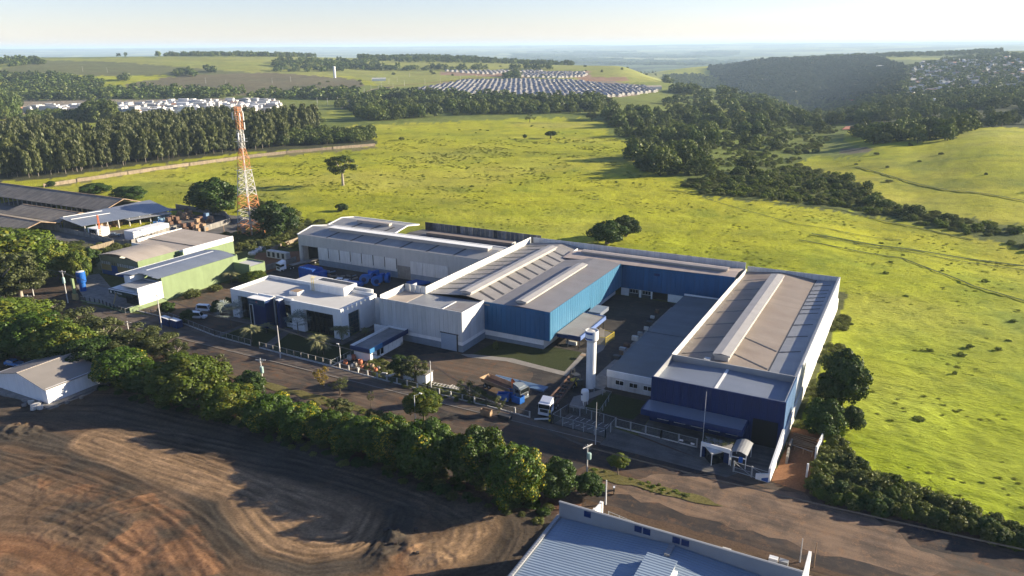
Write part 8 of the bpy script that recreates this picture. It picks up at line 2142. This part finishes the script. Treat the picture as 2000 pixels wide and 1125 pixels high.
# things along the annex walk
for i, (px, py) in enumerate(((1274, 622), (1283, 612), (1268, 634), (1250, 655), (1262, 645), (1213, 693), (1205, 701), (1216, 684), (1240, 665), (1224, 678))):
    x, y = g(px, py); mb = MB(); s = rr.uniform(.4, .9); mb.box(x-s, x+s, y-s*.6, y+s*.6, 0.08, 0.1+rr.uniform(.5, 1.3)); tag(mb.build('machine_part', K[('whitedirty', 'rust', 'darkmetal', 'bronze')[i % 4]]), ('white boxed machine', 'rusty casting', 'dark motor', 'grey fitting')[i % 4]+(' near', ' far')[i % 2]+' on the walk beside the shaded annex', 'machine part', 'parts along the annex walk')
def cage():
    x, y = g(1182, 668)
    t = thing('yellow_cage', 'yellow mesh gas cage at the end of the loading canopy', 'cage', (x, y, 0))
    for p, q in (((-1.4, -2.4), (1.0, -2.4)), ((1.0, -2.4), (1.4, 2.4)), ((1.4, 2.4), (-1.2, 2.4))):
        mb = MB(); mb.quad((x+p[0], y+p[1], 0.1), (x+q[0], y+q[1], 0.1), (x+q[0], y+q[1], 2.1), (x+p[0], y+p[1], 2.1)); mb.build('mesh_panel', meshwire('yellow_mesh', (0.3, 0.24, 0.02), 0.25, 0.2), t)
        mb = MB(); mb.bar((x+p[0], y+p[1], 2.1), (x+q[0], y+q[1], 2.1), 0.09, 0.09); mb.bar((x+p[0], y+p[1], 0.1), (x+p[0], y+p[1], 2.1), 0.09, 0.09); mb.build('frame', K['yellow'], t)
cage()
x, y = g(1085, 705); mb = MB(); mb.lathe(x+5, y+4.5, [(0.7, 0.7), (0.75, 0.8)], 14); tag(mb.build('round_table', K['sand']), 'small round yellow table top under the loading canopy', 'table')
# rubble plot: portable cabins, excavator, pipes
x, y = g(540, 505); t = thing('portable_cabin', 'row of open white electrical cabins in the rubble plot', 'cabin', (x, y, 0)); B1(t, 'shell', K['whitedirty'], (x-4.6, x+4.6, y, y+2, 0, 2.4))
for k in range(4): B1(t, 'door', K['darkmetal'], (x-4+k*2.2, x-2.9+k*2.2, y-0.05, y-0.01, 0.3, 2.1))
x, y = g(556, 484); t = thing('small_excavator', 'small yellow excavator on the rubble heap', 'excavator', (x, y, 0.3)); mb = MB(); mb.box(x-0.8, x+0.8, y-0.6, y+0.6, 0.7, 1.9); mb.build('body', K['yellow'], t)
mb = MB(); mb.bar((x+0.8, y, 1.5), (x+2.2, y, 2.6), 0.25, 0.25); mb.bar((x+2.2, y, 2.6), (x+2.9, y, 1.2), 0.2, 0.2); mb.build('arm', K['orange'], t); mb = MB(); mb.box(x-1, x+1, y-0.8, y-0.4, 0.3, 0.7); mb.box(x-1, x+1, y+0.4, y+0.8, 0.3, 0.7); mb.build('track', K['tyre'], t)
for i, px in enumerate(((497, 493), (505, 490), (512, 486), (492, 497))):
    x, y = g(*px); mb = MB(); mb.prism([(x+1.6*math.cos(j), y+1.2*math.sin(j)) for j in range(6)], 0, [0.5, .9, .4, .8, .5, .7]); tag(mb.build('rubble_heap', K['whitedirty']), 'pale heap of rubble at the edge of the rubble plot', 'rubble', 'rubble heaps')
# timber and debris in the storage yard behind the office
for i in range(16):
    x, y = -168+i*1.7+rr.uniform(-1, 1), 180+rr.uniform(-3, 2.5); mb = MB(); mb.bar((x-1, y, 0.2), (x+rr.uniform(.5, 2), y+rr.uniform(-1, 1), 0.3+rr.uniform(0, .6)), rr.uniform(.3, .8), rr.uniform(.2, .6)); tag(mb.build('scrap_piece', K[rr.choice(['concreteold', 'rust', 'bluegrey', 'wood'])]), 'loose scrap piece before the white sliding doors', 'scrap', 'scrap before the sliding doors')
# dumped crate and sacks on the pavement
x, y = g(950, 812); t = thing('timber_crate', 'open brown crate standing on the pavement before the yard fence', 'crate', (x, y, 0.1))
for b in ((x-1.1, x+1.1, y-0.5, y-0.42, .1, 1.4), (x-1.1, x+1.1, y+0.42, y+0.5, .1, 1.4), (x-1.1, x-1.02, y-.42, y+.42, .1, 1.4), (x+1.02, x+1.1, y-.42, y+.42, .1, 1.4)): B1(t, 'board', K['wood'], b)
x, y = g(986, 818); mb = MB(); mb.box(x-1.3, x+1.3, y-0.6, y+0.6, 0.1, 0.9); tag(mb.build('black_bin', K['darkmetal']), 'low black waste bin beside the brown crate', 'bin')
x, y = g(975, 812); o = obj('leaf_bag', CR['sparse'][0], None, (x, y, 0)); o.scale = (0.9, 0.9, 0.9); tag(o, 'small dry plant between the brown crate and black bin', 'plant')
x, y = g(1430, 1110); 
for i, px in enumerate(((1418, 1082), (1440, 1092), (1510, 1098), (1530, 1104))):
    x, y = g(*px); mb = MB(); mb.box(x-0.6, x+0.6, y-0.4, y+0.4, 0.03, 0.8); tag(mb.build('pallet_box', K[('whitedirty', 'cardboard', 'white', 'bronze')[i]]), ('white box', 'brown box', 'pale box', 'grey box')[i]+' on the beige pavement near the right end pier', 'box')

# ---------------------------------------------------------------- towns
def house_mesh(name, seed, kind):
    rnd = random.Random(seed); mb = MB()
    if kind == 'flat':
        w, d, h = rnd.uniform(7, 11), rnd.uniform(9, 14), rnd.uniform(3.2, 4.2)
        mb.box(-w/2, w/2, -d/2, d/2, -0.5, h); mb.mi = 1; mb.box(-w/2+.25, w/2-.25, -d/2+.25, d/2-.25, h, h+.02); mb.mi = 0
        if rnd.random() < .6: mb.box(-w/2, w/2-rnd.uniform(2, 5), -d/2+rnd.uniform(0, 3), d/2, h, h+2.8)
        mb.box(w/2, w/2+2.5, -d/2, d/2, -.5, 2.2)
    elif kind == 'grey':
        w, d, h = 6.2, 7.6, 2.9
        mb.box(-w/2, w/2, -d/2, d/2, -.3, h); n = len(mb.v)
        mb.quad((-w/2, -d/2, h), (w/2, -d/2, h), (w/2, -d/2+.01, h), (0, -d/2, h+1.3)); mb.quad((-w/2, d/2, h), (0, d/2, h+1.3), (w/2, d/2, h), (w/2, d/2-.01, h)); mb.mi = 1
        mb.slab((-w/2-.5, -d/2-.3, h-.15), (0, -d/2-.3, h+1.35), (0, d/2+.3, h+1.35), (-w/2-.5, d/2+.3, h-.15), .1); mb.slab((0, -d/2-.3, h+1.35), (w/2+.5, -d/2-.3, h-.15), (w/2+.5, d/2+.3, h-.15), (0, d/2+.3, h+1.35), .1)
    else:
        w, d, h = rnd.uniform(8, 11), rnd.uniform(9, 13), 3.2
        mb.box(-w/2, w/2, -d/2, d/2, -.5, h); mb.mi = 1
        mb.slab((-w/2-.5, -d/2-.5, h), (0, -d/2-.5, h+1.8), (0, d/2+.5, h+1.8), (-w/2-.5, d/2+.5, h), .15); mb.slab((0, -d/2-.5, h+1.8), (w/2+.5, -d/2-.5, h), (w/2+.5, d/2+.5, h), (0, d/2+.5, h+1.8), .15); mb.mi = 0
        mb.quad((-w/2, -d/2, h), (w/2, -d/2, h), (0, -d/2, h+1.7)); mb.quad((w/2, d/2, h), (-w/2, d/2, h), (0, d/2, h+1.7))
    mb.mi = 2
    for s in (-1, 1):
        for q in (-.25, .2): mb.box(w*q-.5, w*q+.6, s*d/2-.03, s*d/2+.03, 1.0, 2.2)
        for q in (-.3, .1, .35): mb.box(s*w/2-.03, s*w/2+.03, d*q-.5, d*q+.5, 1.0, 2.2)
    mats = {'flat': [K['townwhite'], K['whiteroof'] if seed % 2 else K['concrete'], K['glass']], 'grey': [K['whitedirty'], pm('estate_roof', (0.24, 0.23, 0.25), .8, .4, .06), K['glass']], 'gable': [K['townwhite'], pm('town_tile_roof', (.30, .17, .11), .9, .15, .1), K['glass']], 'dark': [K['whitedirty'], pm('town_grey_roof', (.16, .15, .16), .9, .15, .1), K['glass']]}[kind]
    return mb.mesh(name, mats)
TH = [house_mesh('town_house', i, 'flat') for i in range(5)]+[house_mesh('town_house', 9, 'gable'), house_mesh('town_house', 10, 'dark')]
P = scatter([(36, 220), (300, 224), (420, 222), (545, 214), (545, 204), (480, 196), (36, 196)], 11.5, 201, 0.45)
r_ = np.random.default_rng(9)
for i, p in enumerate(P[np.argsort(np.hypot(P[:, 0], P[:, 1]))][:300]):
    o = obj('town_house', TH[r_.integers(0, 7) if r_.random() < .6 else r_.integers(0, 5)], None, (p[0], p[1], p[2]), 0.5+math.pi/2*r_.integers(0, 4)); s = r_.uniform(.65, 1.05); o.scale = (s, s, s*r_.uniform(.9, 1.3)); tag(o, 'white house in the dense small town beyond the plantation', 'house', 'white houses of the left town')
print('town', len(P))
EH = [house_mesh('estate_house', 20, 'grey')]
def estate(poly, ang, sx, sy, n_ind, name, label, group):
    Q = np.array([GP(*p)[:2] for p in poly]); c = Q.mean(0); R_ = np.array([[math.cos(ang), -math.sin(ang)], [math.sin(ang), math.cos(ang)]])
    L2 = (Q-c)@R_; lo = L2.min(0); hi = L2.max(0); X, Y = np.meshgrid(np.arange(lo[0], hi[0], sx), np.arange(lo[1], hi[1], sy))
    row = np.round((Y-lo[1])/sy).astype(int); rj = np.random.default_rng(8); Y = Y+rj.uniform(-1.6, 1.6, Y.shape); X = X+rj.uniform(-1.3, 1.3, X.shape)
    G = np.stack([X.ravel(), Y.ravel()], 1)@R_.T+c; z = T(G[:, 0], G[:, 1]); px, py, w = proj(G[:, 0], G[:, 1], z); k = inpoly(px, py, poly) & (np.random.default_rng(3).random(len(G)) > 0.04)
    P = np.stack([G[k, 0], G[k, 1], z[k]], 1); P = P[np.argsort(np.hypot(P[:, 0], P[:, 1]))]; n = len(P); print(name, n)
    for p in P[:n_ind]:
        o = obj(name, EH[0], None, tuple(p), ang); tag(o, label, 'house', group)
    if n > n_ind:
        P = P[n_ind:]; m = len(P); scatter_group(EH, P, np.ones((m, 3)), np.full(m, ang), np.zeros(m), name+'_rows')
estate([(780, 180), (812, 183), (900, 188), (1010, 191), (1130, 192), (1210, 188), (1284, 180), (1262, 170), (1180, 166), (1120, 158), (1000, 156), (905, 158), (870, 166)], YAW+0.62, 11.0, 15.0, 300, 'estate_house', 'small grey roofed house in the rows of the housing estate', 'houses of the near housing estate')
estate([(1010, 147), (1025, 151), (1100, 153), (1150, 150), (1140, 142), (1060, 142), (1020, 144)], YAW+0.62, 10.5, 19, 0, 'second_estate_house', '', '')
estate([(858, 139), (960, 146), (985, 143), (1060, 142), (1060, 139), (960, 139)], YAW+0.62, 12, 22, 0, 'third_estate_house', '', '')
P = scatter([(1750, 190), (1762, 150), (1800, 122), (2060, 108), (2060, 182), (1900, 186)], 21, 210, .9, 6000); r_ = np.random.default_rng(12); n = len(P)
scatter_group(TH+[EH[0]], P, np.repeat(r_.uniform(.7, 1.5, n)[:, None], 3, 1), r_.uniform(0, 6.28, n), r_.choice([6, 5, 6, 7, 7, 1], n), 'hazy_town')
for i, (px, py, w, l, lb) in enumerate(((1975, 172, 30, 60, 'long pale roofed depot among trees at the right edge'), (1860, 165, 14, 50, 'pale flat roof among the trees of the hazy town'), (1740, 131, 12, 90, 'long pale row building at the foot of the far ridge'), (1664, 200, 10, 18, 'house with a reddish roof among the valley trees'), (740, 158, 8, 26, 'white sheds by the far road bend'), (1358, 177, 6, 8, 'little white house with a red roof on the far slope'), (1276, 174, 10, 26, 'long brown roof at the right end of the housing estate'))):
    x, y, z = GP(px, py); t = thing('far_building', lb, 'building', (x, y, z), YAW+(0.2 if i else 0))
    mb = MB(); mb.box(-l/2, l/2, -w/2, w/2, -2, 4.2); mb.build('wall', K['white'], t, world=False); mb = MB(); mb.slab((-l/2-.5, -w/2-.5, 4.2), (l/2+.5, -w/2-.5, 4.2), (l/2+.5, 0, 6), (-l/2-.5, 0, 6), .2); mb.slab((-l/2-.5, 0, 6), (l/2+.5, 0, 6), (l/2+.5, w/2+.5, 4.2), (-l/2-.5, w/2+.5, 4.2), .2)
    mb.build('roof', K['whiteroof'] if i in (0, 1, 2, 4) else K['terracotta'] if i != 6 else K['rooftan'], t, world=False)
# red earth court and far road
def ground_patch(name, poly, mat, dz=0.25):
    Q = [GP(*p) for p in poly]; mb = MB(); c = (sum(q[0] for q in Q)/len(Q), sum(q[1] for q in Q)/len(Q)); cz = float(T(*c))+dz
    for i in range(len(Q)):
        a, b = Q[i], Q[(i+1) % len(Q)]; mb.quad((a[0], a[1], a[2]+dz), (b[0], b[1], b[2]+dz), (c[0], c[1], cz))
    tag(mb.build(name, mat), kind='structure')
ground_patch('clay_court', [(1644, 254), (1706, 253), (1702, 246), (1652, 248)], pm('clay_red', (0.36, 0.12, 0.06), .9, .1, .1), 0.6)
def far_road(pts, w, mat, name):
    Q = [GP(*p) for p in pts]; mb = MB()
    for i in range(len(Q)-1):
        a, b = Vector(Q[i]), Vector(Q[i+1]); n_ = 8
        for k in range(n_):
            p = a.lerp(b, k/n_); q = a.lerp(b, (k+1)/n_); p.z = float(T(p.x, p.y))+.32; q.z = float(T(q.x, q.y))+.32
            d = (q-p).normalized(); s = Vector((-d.y, d.x, 0))*w/2; mb.quad(tuple(p-s), tuple(q-s), tuple(q+s), tuple(p+s))
    tag(mb.build(name, mat), kind='structure')
far_road([(676, 212), (690, 196), (705, 184), (735, 176), (762, 170)], 11, K['asphalt'], 'far_road'); far_road([(683, 212), (697, 196), (712, 185), (740, 177), (768, 171)], 3.0, K['sand'], 'far_road_verge'); far_road([(668, 212), (683, 196), (699, 184), (730, 174), (760, 168)], 3.0, K['sand'], 'far_road_verge')
far_road([(762, 169), (830, 163), (930, 152), (985, 146)], 6, K['redsoil'], 'far_dirt_road')
dm = dirt_mat('ditch_grass', False, (0.045, 0.065, 0.012), 1.0)
for ln, wd in DITCH: far_road(ln, max(0.7, wd*0.75), dm, 'ditch')
r_ = np.random.default_rng(41)
for i in range(26):
    px, py = [(690, 205), (700, 195), (712, 186), (740, 180), (768, 175), (660, 205), (640, 207), (620, 206), (790, 168), (830, 165), (860, 162), (900, 156), (854, 200), (877, 197), (920, 196), (402, 163), (442, 168), (532, 163), (568, 160), (162, 140), (210, 142), (745, 172), (725, 178), (800, 150), (776, 160), (760, 165)][i]
    x, y, z = GP(px, py); mb = MB(); mb.tube((x, y, z), (x, y, z+10), .22, .14, 5); mb.bar((x-1.2, y, z+9.6), (x+1.2, y, z+9.6), .15, .15); tag(mb.build('far_pole', K['pole']), 'far concrete pole in the pastures or along the far road', 'pole', 'far poles')
# ---------------------------------------------------------------- the air
def build_haze():
    m = bpy.data.materials.new('haze'); m.use_nodes = True
    nt = m.node_tree; nt.nodes.clear()
    out = nt.nodes.new('ShaderNodeOutputMaterial'); v = nt.nodes.new('ShaderNodeVolumePrincipled')
    v.inputs['Color'].default_value = (0.60, 0.80, 1.0, 1); v.inputs['Density'].default_value = HAZE_DENSITY
    v.inputs['Anisotropy'].default_value = 0.05
    nt.links.new(v.outputs[0], out.inputs['Volume'])
    mb = MB(); mb.box(-44000, 44000, -44000, 44000, -135, 155)
    o = mb.build('haze', m, None); tag(o, kind='stuff')
    o.data.materials[0] = m
build_haze()
